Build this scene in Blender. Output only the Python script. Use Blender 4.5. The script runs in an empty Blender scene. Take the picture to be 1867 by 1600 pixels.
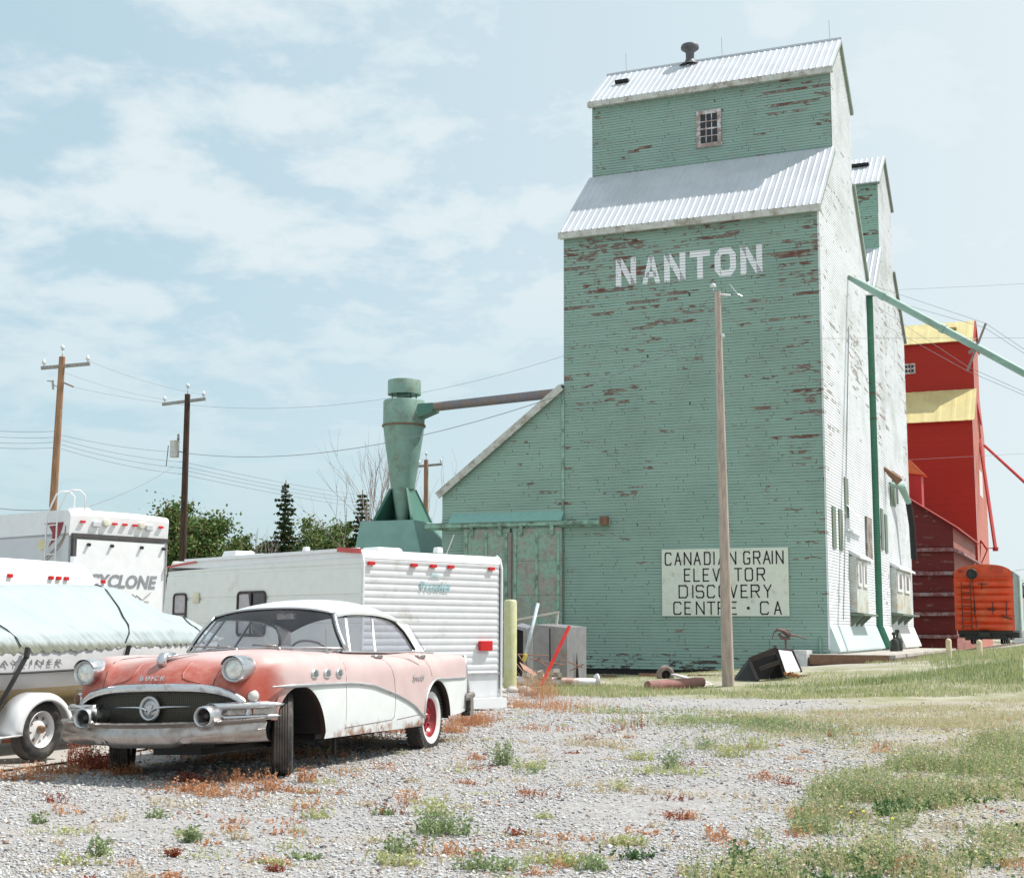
import bpy, math, random
import numpy as np
from mathutils import Vector, Matrix
random.seed(7)
rng = np.random.default_rng(11)
S = bpy.context.scene
COL = S.collection

# ------------------------------------------------------------------ camera
CAMF = 2526.7                      # focal length in photo pixels (1867 wide)
PITCH, ROLL, YAW = 0.136926, 0.004405, -0.396824
def _basis():
    f = np.array([math.sin(YAW)*math.cos(PITCH), math.cos(YAW)*math.cos(PITCH), math.sin(PITCH)])
    r = np.array([math.cos(YAW), -math.sin(YAW), 0.0]); u = np.cross(r, f)
    c, s = math.cos(ROLL), math.sin(ROLL)
    return c*r+s*u, -s*r+c*u, f
RT, UP, FW = _basis()
EYE = np.array([0.0, 0.0, 1.2])
cam = bpy.data.cameras.new('camera'); co = bpy.data.objects.new('camera', cam); COL.objects.link(co)
cam.sensor_width = 36; cam.lens = CAMF/1867*36; cam.clip_start = 0.1; cam.clip_end = 4000
co.matrix_world = Matrix(((RT[0], UP[0], -FW[0], EYE[0]), (RT[1], UP[1], -FW[1], EYE[1]), (RT[2], UP[2], -FW[2], EYE[2]), (0, 0, 0, 1)))
S.camera = co

# ------------------------------------------------------------------ light
SUN = Vector((0.4276, 0.3320, 0.8408)).normalized()
S.view_settings.view_transform = 'Standard'; S.view_settings.look = 'None'
S.view_settings.exposure = 0.48; S.view_settings.gamma = 1.0; S.view_settings.use_curve_mapping = False
ld = bpy.data.lights.new('sun', 'SUN'); ld.energy = 4.1; ld.angle = math.radians(0.6); ld.color = (1.0, 0.955, 0.89)
lo = bpy.data.objects.new('sun', ld); COL.objects.link(lo); lo.rotation_euler = SUN.to_track_quat('Z', 'Y').to_euler()
W = bpy.data.worlds.new('World'); S.world = W; W.use_nodes = True
def world_nodes():
    nt = W.node_tree; N = nt.nodes; L = nt.links; N.clear()
    out = N.new('ShaderNodeOutputWorld'); bg = N.new('ShaderNodeBackground'); bg.inputs[1].default_value = 0.088
    sky = N.new('ShaderNodeTexSky'); sky.sky_type = 'NISHITA'; sky.sun_disc = False
    sky.sun_elevation = math.asin(SUN.z); sky.sun_rotation = math.atan2(SUN.x, SUN.y)
    sky.air_density = 1.1; sky.dust_density = 1.6; sky.ozone_density = 1.2
    tc = N.new('ShaderNodeTexCoord'); sp = N.new('ShaderNodeSeparateXYZ'); L.new(tc.outputs['Generated'], sp.inputs[0])
    # cloud layer: direction projected on a flat deck
    mz = N.new('ShaderNodeMath'); mz.operation = 'MAXIMUM'; L.new(sp.outputs[2], mz.inputs[0]); mz.inputs[1].default_value = 0.0
    az = N.new('ShaderNodeMath'); az.operation = 'ADD'; L.new(mz.outputs[0], az.inputs[0]); az.inputs[1].default_value = 0.22
    dv = N.new('ShaderNodeVectorMath'); dv.operation = 'DIVIDE'; L.new(tc.outputs['Generated'], dv.inputs[0])
    cb = N.new('ShaderNodeCombineXYZ')
    for i in range(3): L.new(az.outputs[0], cb.inputs[i])
    L.new(cb.outputs[0], dv.inputs[1])
    n1 = N.new('ShaderNodeTexNoise'); n1.inputs['Scale'].default_value = 5.2; n1.inputs['Detail'].default_value = 9; n1.inputs['Roughness'].default_value = 0.58; n1.inputs['Distortion'].default_value = 0.15
    mp = N.new('ShaderNodeMapping'); mp.inputs['Location'].default_value = (3.1, 1.7, 0); mp.inputs['Scale'].default_value = (1, 1, 1)
    L.new(dv.outputs[0], mp.inputs[0]); L.new(mp.outputs[0], n1.inputs['Vector'])
    r1 = N.new('ShaderNodeValToRGB'); r1.color_ramp.elements[0].position = 0.38; r1.color_ramp.elements[1].position = 0.60
    r1.color_ramp.interpolation = 'EASE'
    L.new(n1.outputs[0], r1.inputs[0])
    n2 = N.new('ShaderNodeTexNoise'); n2.inputs['Scale'].default_value = 1.1; n2.inputs['Detail'].default_value = 3
    L.new(mp.outputs[0], n2.inputs['Vector'])
    # more veil to the right/top, thinning near horizon
    m1 = N.new('ShaderNodeMath'); m1.operation = 'MULTIPLY'; L.new(r1.outputs[0], m1.inputs[0]); m1.inputs[1].default_value = 0.80
    thin = N.new('ShaderNodeMapRange'); L.new(sp.outputs[2], thin.inputs[0]); thin.inputs[1].default_value = 0.06; thin.inputs[2].default_value = 0.26
    thin.inputs[3].default_value = 0.10; thin.inputs[4].default_value = 1.0
    m2 = N.new('ShaderNodeMath'); m2.operation = 'MULTIPLY'; L.new(m1.outputs[0], m2.inputs[0]); L.new(thin.outputs[0], m2.inputs[1])
    veil = N.new('ShaderNodeMapRange'); L.new(sp.outputs[0], veil.inputs[0]); veil.inputs[1].default_value = -0.62; veil.inputs[2].default_value = 0.02
    veil.inputs[3].default_value = 0.0; veil.inputs[4].default_value = 0.85
    m3 = N.new('ShaderNodeMath'); m3.operation = 'MAXIMUM'; L.new(m2.outputs[0], m3.inputs[0]); L.new(veil.outputs[0], m3.inputs[1])
    mx = N.new('ShaderNodeMix'); mx.data_type = 'RGBA'; L.new(m3.outputs[0], mx.inputs[0])
    hs = N.new('ShaderNodeMix'); hs.data_type = 'RGBA'; hs.inputs[0].default_value = 0.72; L.new(sky.outputs[0], hs.inputs[6]); hs.inputs[7].default_value = (4.9, 6.6, 7.2, 1)
    L.new(hs.outputs[2], mx.inputs[6]); mx.inputs[7].default_value = (6.7, 7.35, 7.6, 1)
    L.new(mx.outputs[2], bg.inputs[0]); L.new(bg.outputs[0], out.inputs[0])
world_nodes()
S.cycles.max_bounces = 6; S.cycles.transparent_max_bounces = 12

# ------------------------------------------------------------------ photo geometry helpers (pixel of the 1867x1600 photo -> place in the world)
def ray(px, py): return FW+RT*(px-933.5)/CAMF-UP*(py-800)/CAMF
def onY(px, py, Y): d = ray(px, py); return EYE+d*(Y/d[1])
def onX(px, py, X): d = ray(px, py); return EYE+d*(X/d[0])
def atd(px, py, D): return EYE+ray(px, py)*D           # D metres along the optical axis
def sstep(a, b, x):
    t = np.clip((np.asarray(x, float)-a)/(b-a), 0, 1); return t*t*(3-2*t)
def ground_z(x, y):
    x = np.asarray(x, float); y = np.asarray(y, float)
    base = -0.2*sstep(17, 27, y)-0.12*sstep(36, 45, y)
    hb = np.interp(x, [-14, -8, -4, 0, 8], [0, .44, .68, .86, .9])
    bank = hb*sstep(31, 43.5, y+0.10*(x+8))
    z = base+bank-0.35*sstep(85, 200, y)*sstep(-30, -10, x)
    und = 0.018*np.sin(x*1.7+y*.6)*np.sin(y*1.1-x*.4)+0.03*np.sin(x*.31+1)*np.sin(y*.27)*sstep(12, 20, y)
    return z+und
def gnd(px, py):
    d = ray(px, py); t = 20.0
    for k in range(60):
        p = EYE+d*t; z = float(ground_z(p[0], p[1])); t += (z-p[2])/d[2]*0.6; t = max(t, 2)
    p = EYE+d*t; return np.array([p[0], p[1], float(ground_z(p[0], p[1]))])

# ------------------------------------------------------------------ mesh builder
class MB:
    def __init__(s): s.v = []; s.f = []; s.m = []; s.n = 0; s.big = []
    def add(s, vs, fs, mi=0):
        o = s.n; s.v += [tuple(map(float, q)) for q in vs]; s.n += len(vs)
        for f in fs: s.f.append([i+o for i in f]); s.m.append(mi)
        return s
    def box(s, c, size, mi=0, R=None, top=(1, 1)):
        x, y, z = [q/2 for q in size]; a, b = top
        vs = [(-x, -y, -z), (x, -y, -z), (x, y, -z), (-x, y, -z), (-x*a, -y*b, z), (x*a, -y*b, z), (x*a, y*b, z), (-x*a, y*b, z)]
        if R is not None: vs = [tuple(R @ Vector(q)) for q in vs]
        vs = [(q[0]+c[0], q[1]+c[1], q[2]+c[2]) for q in vs]
        return s.add(vs, [(0, 3, 2, 1), (4, 5, 6, 7), (0, 1, 5, 4), (1, 2, 6, 5), (2, 3, 7, 6), (3, 0, 4, 7)], mi)
    def bx(s, x0, x1, y0, y1, z0, z1, mi=0):
        return s.box(((x0+x1)/2, (y0+y1)/2, (z0+z1)/2), (abs(x1-x0), abs(y1-y0), abs(z1-z0)), mi)
    def bar(s, a, b, w, h=None, mi=0, up=(0, 0, 1)):
        a = Vector(a); b = Vector(b); d = b-a; L = d.length; d.normalize(); h = h or w
        u = Vector(up); r = d.cross(u)
        if r.length < 1e-4: r = d.cross(Vector((1, 0, 0)))
        r.normalize(); u = r.cross(d); R = Matrix((r, d, u)).transposed()
        return s.box((a+b)/2, (w, L, h), mi, R)
    def tube(s, pts, r, n=8, mi=0, cap=True, ref=(0, 0, 1), flat=1.0):
        pts = [Vector(p) for p in pts]; m = len(pts)
        rr = r if hasattr(r, '__len__') else [r]*m
        rings = []; pu = None
        for i, p in enumerate(pts):
            d = (pts[min(i+1, m-1)]-pts[max(i-1, 0)]).normalized()
            u = pu if pu is not None else Vector(ref)
            q = d.cross(u)
            if q.length < 1e-4: q = d.cross(Vector((1, 0.1, 0)))
            q.normalize(); u = q.cross(d).normalized(); pu = u
            rings.append([p+q*(rr[i]*math.cos(2*math.pi*k/n))+u*(rr[i]*flat*math.sin(2*math.pi*k/n)) for k in range(n)])
        vs = [v for rg in rings for v in rg]; fs = []
        for i in range(m-1):
            for k in range(n): fs.append((i*n+k, i*n+(k+1) % n, (i+1)*n+(k+1) % n, (i+1)*n+k))
        if cap: fs += [tuple(range(n))[::-1], tuple((m-1)*n+k for k in range(n))]
        return s.add(vs, fs, mi)
    def lathe(s, c, axis, prof, n=24, mi=0, ref=(0, 0, 1), mis=None):
        """prof: list of (along axis, radius)"""
        a = Vector(axis).normalized(); q = a.cross(Vector(ref))
        if q.length < 1e-3: q = a.cross(Vector((1, 0, 0)))
        q.normalize(); u = q.cross(a); c = Vector(c); vs = []; m = len(prof)
        for t, r in prof:
            for k in range(n): vs.append(c+a*t+q*(r*math.cos(2*math.pi*k/n))+u*(r*math.sin(2*math.pi*k/n)))
        o = s.n; s.add(vs, [], mi)
        for i in range(m-1):
            for k in range(n):
                s.f.append([o+i*n+k, o+i*n+(k+1) % n, o+(i+1)*n+(k+1) % n, o+(i+1)*n+k]); s.m.append(mis[i] if mis else mi)
        return s
    def grid(s, P, mi=0, closeu=False, mf=None):
        P = np.asarray(P, float); a, b = P.shape[:2]; o = s.n
        s.v += [tuple(q) for q in P.reshape(-1, 3)]; s.n += a*b
        for i in range(a if closeu else a-1):
            for j in range(b-1):
                i2 = (i+1) % a
                s.f.append([o+i*b+j, o+i2*b+j, o+i2*b+j+1, o+i*b+j+1]); s.m.append(mf(i, j) if mf else mi)
        return s
    def poly(s, pts, mi=0): return s.add(pts, [tuple(range(len(pts)))], mi)
    def prism(s, pts, vec, mi=0):
        n = len(pts); v = Vector(vec); vs = [Vector(p) for p in pts]; vs += [p+v for p in vs]
        return s.add(vs, [tuple(range(n))[::-1], tuple(range(n, 2*n))]+[(k, (k+1) % n, n+(k+1) % n, n+k) for k in range(n)], mi)
    def arr(s, V, F, mi=0):
        """numpy bulk: V (n,3), F (m,k) indices"""
        s.big.append((np.asarray(V, float), np.asarray(F), mi)); return s
    def pieces(s, name, mats, parent, per=1, **k):
        '''build runs of `per` solids (each add of verts/faces made by bar/bx = 8 verts) as separate parts'''
        for i in range(0, len(s.f), 6*per):
            m = MB(); fs = s.f[i:i+6*per]; ids = sorted({q for f in fs for q in f}); mp = {q: r for r, q in enumerate(ids)}
            m.v = [s.v[q] for q in ids]; m.n = len(ids); m.f = [[mp[q] for q in f] for f in fs]; m.m = s.m[i:i+6*per]; m.build(name, mats, parent, **k)
    def build(s, name, mats, parent=None, smooth=False, world=True, angle=None, bevel=None, local=None):
        me = bpy.data.meshes.new(name)
        if not isinstance(mats, (list, tuple)): mats = [mats]
        V = np.array(s.v, float).reshape(-1, 3)
        if parent is not None and world:
            Mi = np.array(world_of(parent).inverted()); V = V@Mi[:3, :3].T+Mi[:3, 3]
        if s.big:
            Vb = [V] if len(V) else []; n = len(V); li = []; ls = []; mi_ = []
            li += [i for f in s.f for i in f]; ls += [len(f) for f in s.f]; mi_ += list(s.m)
            LI = [np.array(li, dtype=np.int64)]; LS = [np.array(ls, dtype=np.int64)]; MI = [np.array(mi_, dtype=np.int64)]
            for bv, bf, bm in s.big:
                if parent is not None and world: bv = bv@Mi[:3, :3].T+Mi[:3, 3]
                Vb.append(bv); LI.append((bf+n).ravel()); LS.append(np.full(len(bf), bf.shape[1]));
                MI.append(np.full(len(bf), bm) if np.isscalar(bm) else np.asarray(bm)); n += len(bv)
            V = np.concatenate(Vb); LI = np.concatenate(LI); LS = np.concatenate(LS); MI = np.concatenate(MI)
            me.vertices.add(len(V)); me.vertices.foreach_set('co', V.ravel())
            me.loops.add(len(LI)); me.loops.foreach_set('vertex_index', LI.astype(np.int32))
            me.polygons.add(len(LS)); st = np.concatenate([[0], np.cumsum(LS)[:-1]])
            me.polygons.foreach_set('loop_start', st.astype(np.int32)); me.polygons.foreach_set('loop_total', LS.astype(np.int32))
            me.polygons.foreach_set('material_index', MI.astype(np.int32)); me.update(calc_edges=True); me.validate()
        else:
            me.from_pydata([tuple(q) for q in V], [], s.f)
            me.polygons.foreach_set('material_index', np.array(s.m, dtype=np.int32)); me.update()
        for m in mats: me.materials.append(m)
        if smooth: me.polygons.foreach_set('use_smooth', np.ones(len(me.polygons), dtype=bool))
        o = bpy.data.objects.new(name, me); COL.objects.link(o)
        if parent is not None: o.parent = parent
        if smooth and angle:
            try: me.set_sharp_from_angle(angle=math.radians(angle))
            except Exception: pass
        if bevel:
            b = o.modifiers.new('bevel', 'BEVEL'); b.width = bevel; b.segments = 2; b.limit_method = 'ANGLE'
        return o
def world_of(o):
    M = o.matrix_basis.copy()
    while o.parent is not None: o = o.parent; M = o.matrix_basis @ M
    return M
def tag(o, label=None, cat=None, group=None, kind=None):
    if label: o['label'] = label
    if cat: o['category'] = cat
    if group: o['group'] = group
    if kind: o['kind'] = kind
    return o
def thing(name, label, cat, loc=(0, 0, 0), rz=0, group=None):
    o = bpy.data.objects.new(name, None); COL.objects.link(o); o.location = tuple(map(float, loc)); o.rotation_euler = (0, 0, rz)
    o.empty_display_size = 0.2
    return tag(o, label, cat, group)
def copy_tree(o, parent=None):
    c = o.copy(); COL.objects.link(c); c.parent = parent
    for ch in list(o.children): copy_tree(ch, c)
    return c
def spline(xs, ys, x):
    """monotone-ish cubic through knots (any order of xs)"""
    xs = np.asarray(xs, float); ys = np.asarray(ys, float)
    if xs[0] > xs[-1]: xs = xs[::-1]; ys = ys[::-1]
    x = np.clip(np.asarray(x, float), xs[0], xs[-1]); h = np.diff(xs); d = np.diff(ys)/h
    m = np.concatenate([[d[0]], (d[:-1]+d[1:])/2, [d[-1]]])
    for i in range(len(d)):
        if abs(d[i]) < 1e-9: m[i] = m[i+1] = 0
    for i in range(1, len(m)-1):
        if d[i-1]*d[i] <= 0: m[i] = 0
    k = np.clip(np.searchsorted(xs, x)-1, 0, len(h)-1); t = (x-xs[k])/h[k]
    return (2*t**3-3*t**2+1)*ys[k]+(t**3-2*t**2+t)*h[k]*m[k]+(-2*t**3+3*t**2)*ys[k+1]+(t**3-t**2)*h[k]*m[k+1]

# ------------------------------------------------------------------ materials
class NT:
    def __init__(s, name):
        s.m = bpy.data.materials.new(name); s.m.use_nodes = True; s.t = s.m.node_tree; s.N = s.t.nodes; s.L = s.t.links
        s.b = s.N['Principled BSDF']; s.out = s.N['Material Output']
    def n(s, typ, **k):
        x = s.N.new(typ)
        for a, b in k.items(): setattr(x, a, b)
        return x
    def inp(s, node, i, v):
        if hasattr(v, 'links') or isinstance(v, bpy.types.NodeSocket): s.L.new(v, node.inputs[i])
        else: node.inputs[i].default_value = v
    def math(s, op, a, b=0.0, c=None, clamp=False):
        x = s.n('ShaderNodeMath', operation=op, use_clamp=clamp); s.inp(x, 0, a); s.inp(x, 1, b)
        if c is not None: s.inp(x, 2, c)
        return x.outputs[0]
    def mix(s, f, a, b, blend='MIX'):
        x = s.n('ShaderNodeMix', data_type='RGBA', blend_type=blend); s.inp(x, 0, f)
        s.inp(x, 6, c4(a)); s.inp(x, 7, c4(b)); return x.outputs[2]
    def noise(s, vec, scale=5, detail=4, rough=.55, dist=0, col=False):
        x = s.n('ShaderNodeTexNoise'); s.inp(x, 'Vector', vec); s.inp(x, 'Scale', scale); s.inp(x, 'Detail', detail); s.inp(x, 'Roughness', rough); s.inp(x, 'Distortion', dist)
        return x.outputs[1 if col else 0]
    def step(s, v, a, b, lo=0., hi=1.):
        x = s.n('ShaderNodeMapRange', interpolation_type='SMOOTHSTEP'); s.inp(x, 0, v); s.inp(x, 1, a); s.inp(x, 2, b); s.inp(x, 3, lo); s.inp(x, 4, hi); return x.outputs[0]
    def pos(s): return s.n('ShaderNodeNewGeometry').outputs['Position']
    def obj(s): return s.n('ShaderNodeTexCoord').outputs['Object']
    def sep(s, v): x = s.n('ShaderNodeSeparateXYZ'); s.inp(x, 0, v); return x.outputs
    def comb(s, a, b, c): x = s.n('ShaderNodeCombineXYZ'); s.inp(x, 0, a); s.inp(x, 1, b); s.inp(x, 2, c); return x.outputs[0]
    def bump(s, h, strength=.3, dist=.02):
        x = s.n('ShaderNodeBump'); s.inp(x, 'Strength', strength); s.inp(x, 'Distance', dist); s.inp(x, 'Height', h); s.L.new(x.outputs[0], s.b.inputs['Normal'])
    def base(s, c): s.inp(s.b, 'Base Color', c4(c))
    def set(s, **k):
        for a, b in k.items(): s.inp(s.b, a.replace('_', ' '), b)
def c4(c):
    if isinstance(c, (tuple, list)): return tuple(c)+(1,) if len(c) == 3 else tuple(c)
    return c
def mat(name, col, rough=.6, metal=0., var=.12, scale=6, dirt=None, dirtamt=.3, bump=.1, spec=None, coords='pos', dirt_scale=2.5):
    t = NT(name); p = t.pos() if coords == 'pos' else t.obj()
    n = t.noise(p, scale, 5)
    c = t.mix(t.step(n, .3, .7), tuple(q*(1-var) for q in col), tuple(min(1, q*(1+var)) for q in col))
    if dirt:
        d = t.noise(p, dirt_scale, 8, .65)
        c = t.mix(t.step(d, .62-dirtamt*.4, .80-dirtamt*.3), c, dirt)
    t.base(c); t.set(Roughness=rough, Metallic=metal)
    if bump: t.bump(t.noise(p, scale*6, 4), bump, .01)
    if spec is not None: t.b.inputs['Specular IOR Level'].default_value = spec
    return t.m

EXPO = 0.105                                     # clapboard exposure
def siding(name, paint, wood=(.24, .17, .14), rust=(.20, .06, .045), amount=0.5, E_=EXPO, hi=(3.5, 13), joints=True, bumpy=.3, streak=.5, low=None, paint2=None, grime=1.0):
    t = NT(name); p = t.pos(); x, y, z = t.sep(p)
    u = t.math('ADD', x, t.math('MULTIPLY', y, .97))
    idx = t.math('FLOOR', t.math('DIVIDE', z, E_))
    wn = t.n('ShaderNodeTexWhiteNoise', noise_dimensions='1D'); t.inp(wn, 'W', idx)
    # long streaks along boards
    v1 = t.comb(t.math('ADD', t.math('MULTIPLY', u, .50), t.math('MULTIPLY', idx, 1.31)), t.math('MULTIPLY', idx, .80), 0.0)
    n1 = t.noise(v1, 1.0, 4, .6)
    v2 = t.comb(t.math('MULTIPLY', u, 2.6), t.math('MULTIPLY', z, 9.0), t.math('MULTIPLY', y, .3))
    n2 = t.noise(v2, 1.3, 5, .65)
    big = t.noise(p, .22, 3, .5)
    hgt = t.math('SUBTRACT', t.step(z, hi[0], hi[1], 0., .068), t.step(z, 16.5, 18.5, 0., .055))
    m = t.math('ADD', t.math('MULTIPLY', n1, .62), t.math('MULTIPLY', n2, .38))
    m = t.math('ADD', m, t.math('MULTIPLY', t.math('SUBTRACT', big, .5), .30)); m = t.math('ADD', m, hgt)
    if low is not None: m = t.math('ADD', m, t.step(z, low[0], low[1], .10, 0.))
    th = .675-.12*amount
    mask = t.step(m, th, th+.022)
    v3 = t.comb(t.math('ADD', t.math('MULTIPLY', u, .85), t.math('MULTIPLY', idx, 3.17)), t.math('MULTIPLY', z, 14.0), 0.0)
    thin_ = t.math('MULTIPLY', t.step(t.noise(v3, 1.2, 4, .6), .60, .66), t.step(z, hi[0], hi[1], .25, .8))
    red = t.step(t.noise(v1, 1.7, 2), .50, .60)
    wcol = t.mix(red, wood, rust); wcol = t.mix(t.step(t.noise(v2, 4, 3), .35, .65), wcol, tuple(q*.45 for q in wood))
    base = t.mix(t.math('MULTIPLY', wn.outputs[0], .35), paint, tuple(q*.80 for q in paint))
    base = t.mix(t.step(t.noise(p, .5, 5, .6), .42, .7, 0., streak), base, paint2 or tuple(q*.76 for q in paint))
    base = t.mix(t.step(n2, .58, .75, 0, .35), base, tuple(min(1, q*1.25) for q in paint))
    if low is not None: wcol = t.mix(t.step(z, low[0], low[1], .85, 0.), wcol, (.05, .055, .05))
    base = t.mix(t.math('MULTIPLY', thin_, .8 if grime > .9 else .35), base, tuple(q*1.05 for q in wood))
    col = t.mix(mask, base, wcol)
    if joints:
        fr = t.math('FRACT', t.math('ADD', t.math('DIVIDE', u, 2.9), t.math('MULTIPLY', wn.outputs[0], 13.7)))
        jn = t.math('LESS_THAN', fr, .006)
        ch = t.step(t.noise(t.comb(t.math('MULTIPLY', u, 3.2), t.math('MULTIPLY', idx, 2.77), 0.), 1., 2, .5), .755, .775)
        jm = t.math('MAXIMUM', t.math('MULTIPLY', jn, .85), t.math('MULTIPLY', ch, .9))
        col = t.mix(jm, col, (.035, .04, .035))
    # grime in the gap under each board
    fz = t.math('FRACT', t.math('DIVIDE', z, E_))
    gap = t.math('GREATER_THAN', fz, .86)
    gd = t.math('MULTIPLY', gap, t.step(t.noise(t.comb(t.math('MULTIPLY', u, 1.1), t.math('MULTIPLY', idx, 3.3), 0.), 1., 4, .6), .48, .68, .16*grime, .85*grime))
    col = t.mix(gd, col, (.035, .045, .038))
    t.base(col); t.set(Roughness=.75); t.b.inputs['Specular IOR Level'].default_value = .25
    t.bump(t.math('ADD', t.math('MULTIPLY', mask, -.6), t.noise(v2, 6, 3)), bumpy, .01)
    return t.m
M = {}
M['green'] = siding('green_siding', (.285, .415, .365), wood=(.30, .24, .205), amount=.54, low=(-.1, .9))
M['green_sun'] = siding('sunlit_faded_siding', (.74, .78, .82), wood=(.44, .44, .41), rust=(.44, .36, .31), amount=.34, grime=.55, joints=True, streak=.4, paint2=(.43, .47, .45))  # faded green paint, with the sunlight of this face put into its colour
M['green_sun2'] = siding('sunlit_worn_siding', (.70, .74, .78), wood=(.40, .39, .36), rust=(.36, .26, .22), amount=.52, grime=.6, streak=.6, paint2=(.42, .44, .42))  # worn copy of the green siding, sunlight mixed into the pale colour
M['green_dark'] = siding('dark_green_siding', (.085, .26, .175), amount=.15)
M['green2'] = siding('worn_green_siding', (.28, .44, .37), amount=.85, hi=(14, 18))
M['annexgreen'] = siding('annex_siding', (.30, .435, .38), wood=(.26, .22, .17), rust=(.24, .15, .11), amount=.45, hi=(30, 40))
M['letters'] = siding('white_painted_lettering', (.88, .90, .94), amount=.28, hi=(30, 40), joints=True)
M['redelev'] = siding('red_siding', (.37, .030, .020), wood=(.3, .05, .04), rust=(.3, .03, .03), amount=-.6, E_=.16, joints=False, grime=.25, streak=.35, paint2=(.33, .026, .018))
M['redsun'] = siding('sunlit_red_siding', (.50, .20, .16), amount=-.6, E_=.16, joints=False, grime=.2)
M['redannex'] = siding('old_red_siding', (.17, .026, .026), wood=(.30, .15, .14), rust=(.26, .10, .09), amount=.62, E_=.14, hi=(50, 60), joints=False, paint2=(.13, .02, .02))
M['pinkannex'] = siding('sunlit_worn_red_siding', (.34, .14, .12), wood=(.4, .3, .27), rust=(.35, .2, .18), amount=.8, E_=.14, joints=False)  # worn annex red lightened to pink on its sunlit side, sun put into colour
M['trim_green'] = mat('green_trim', (.27, .45, .37), .6, dirt=(.12, .16, .12), dirtamt=.5)
M['fascia'] = mat('pale_fascia', (.52, .53, .50), .6, dirt=(.3, .27, .22), dirtamt=.4)
M['white'] = mat('white_paint', (.72, .73, .72), .5, var=.05, dirt=(.45, .42, .38), dirtamt=.25)
M['windowframe'] = mat('window_frame_white', (.62, .62, .62), .6, dirt=(.3, .22, .2), dirtamt=.7, dirt_scale=5)
M['dark'] = mat('dark_void', (.012, .012, .013), .8, bump=0)
M['steel'] = mat('galvanised_steel', (.42, .43, .44), .5, .6, var=.12, dirt=(.28, .22, .18), dirtamt=.3)
M['duct'] = mat('weathered_duct', (.20, .19, .22), .55, .3, dirt=(.26, .19, .16), dirtamt=.6)
M['cyclone'] = mat('painted_green_steel', (.215, .35, .30), .55, .0, var=.09, scale=2, dirt=(.17, .20, .15), dirtamt=.35, dirt_scale=1.5)
M['cyclone_dark'] = mat('painted_dark_green_steel', (.07, .19, .15), .55, .0, var=.07, scale=2)
M['concrete'] = mat('old_concrete', (.44, .41, .38), .85, var=.15, dirt=(.3, .27, .23), dirtamt=.5, bump=.4)
M['rustwood'] = mat('brown_timber', (.20, .11, .07), .8, dirt=(.1, .07, .05))
M['vent'] = mat('dark_vent_metal', (.11, .11, .12), .5, .3, dirt=(.2, .15, .12), dirtamt=.2)
M['greywood'] = mat('grey_timber', (.30, .27, .25), .85, dirt=(.15, .12, .10), dirtamt=.6)
M['glassdark'] = mat('dark_window_glass', (.015, .018, .025), .15, bump=0, var=0)
M['plaster'] = mat('painted_sign_board', (.68, .72, .64), .55, var=.03, dirt=(.45, .45, .38), dirtamt=.2)
M['black'] = mat('black_paint', (.02, .02, .02), .5, bump=0)
def doormat():
    t = NT('weathered_door_plywood'); p = t.pos(); x, y, z = t.sep(p)
    n = t.noise(t.comb(t.math('MULTIPLY', x, 1.2), z, t.math('MULTIPLY', z, .4)), 1.6, 7, .68)
    c = t.mix(t.step(n, .40, .60), (.28, .43, .36), (.36, .33, .30))
    c = t.mix(t.step(t.noise(p, 9, 5), .4, .75, 0, .5), c, (.15, .16, .13))
    seam = t.math('LESS_THAN', t.math('FRACT', t.math('DIVIDE', z, 1.22)), .014)
    c = t.mix(t.math('MULTIPLY', seam, .7), c, (.07, .08, .07))
    t.base(c); t.set(Roughness=.8); return t.m
M['door'] = doormat()
def roofmetal(name, col, rust=(.4, .3, .25), amt=.1, metal=.35, rough=.42):
    t = NT(name); p = t.pos(); n = t.noise(p, .8, 5)
    x, y, z = t.sep(p)
    st = t.noise(t.comb(t.math('MULTIPLY', x, 3.0), t.math('MULTIPLY', y, .5), t.math('MULTIPLY', z, .4)), 1.4, 4)
    c = t.mix(t.step(n, .3, .7), col, tuple(q*.86 for q in col)); c = t.mix(t.step(st, .5, .72, 0, .35), c, tuple(q*.75 for q in col))
    c = t.mix(t.step(t.noise(p, 2.2, 8, .7), .72-amt, .8), c, rust)
    t.base(c); t.set(Roughness=rough, Metallic=metal); return t.m
M['roof'] = roofmetal('corrugated_roof_metal', (.56, .59, .64), metal=.12, rough=.5)
M['roofyellow'] = roofmetal('yellow_roof_metal', (.66, .56, .27), metal=.05)
M['redroof'] = roofmetal('red_roof_metal', (.42, .025, .02), metal=.0)

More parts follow.
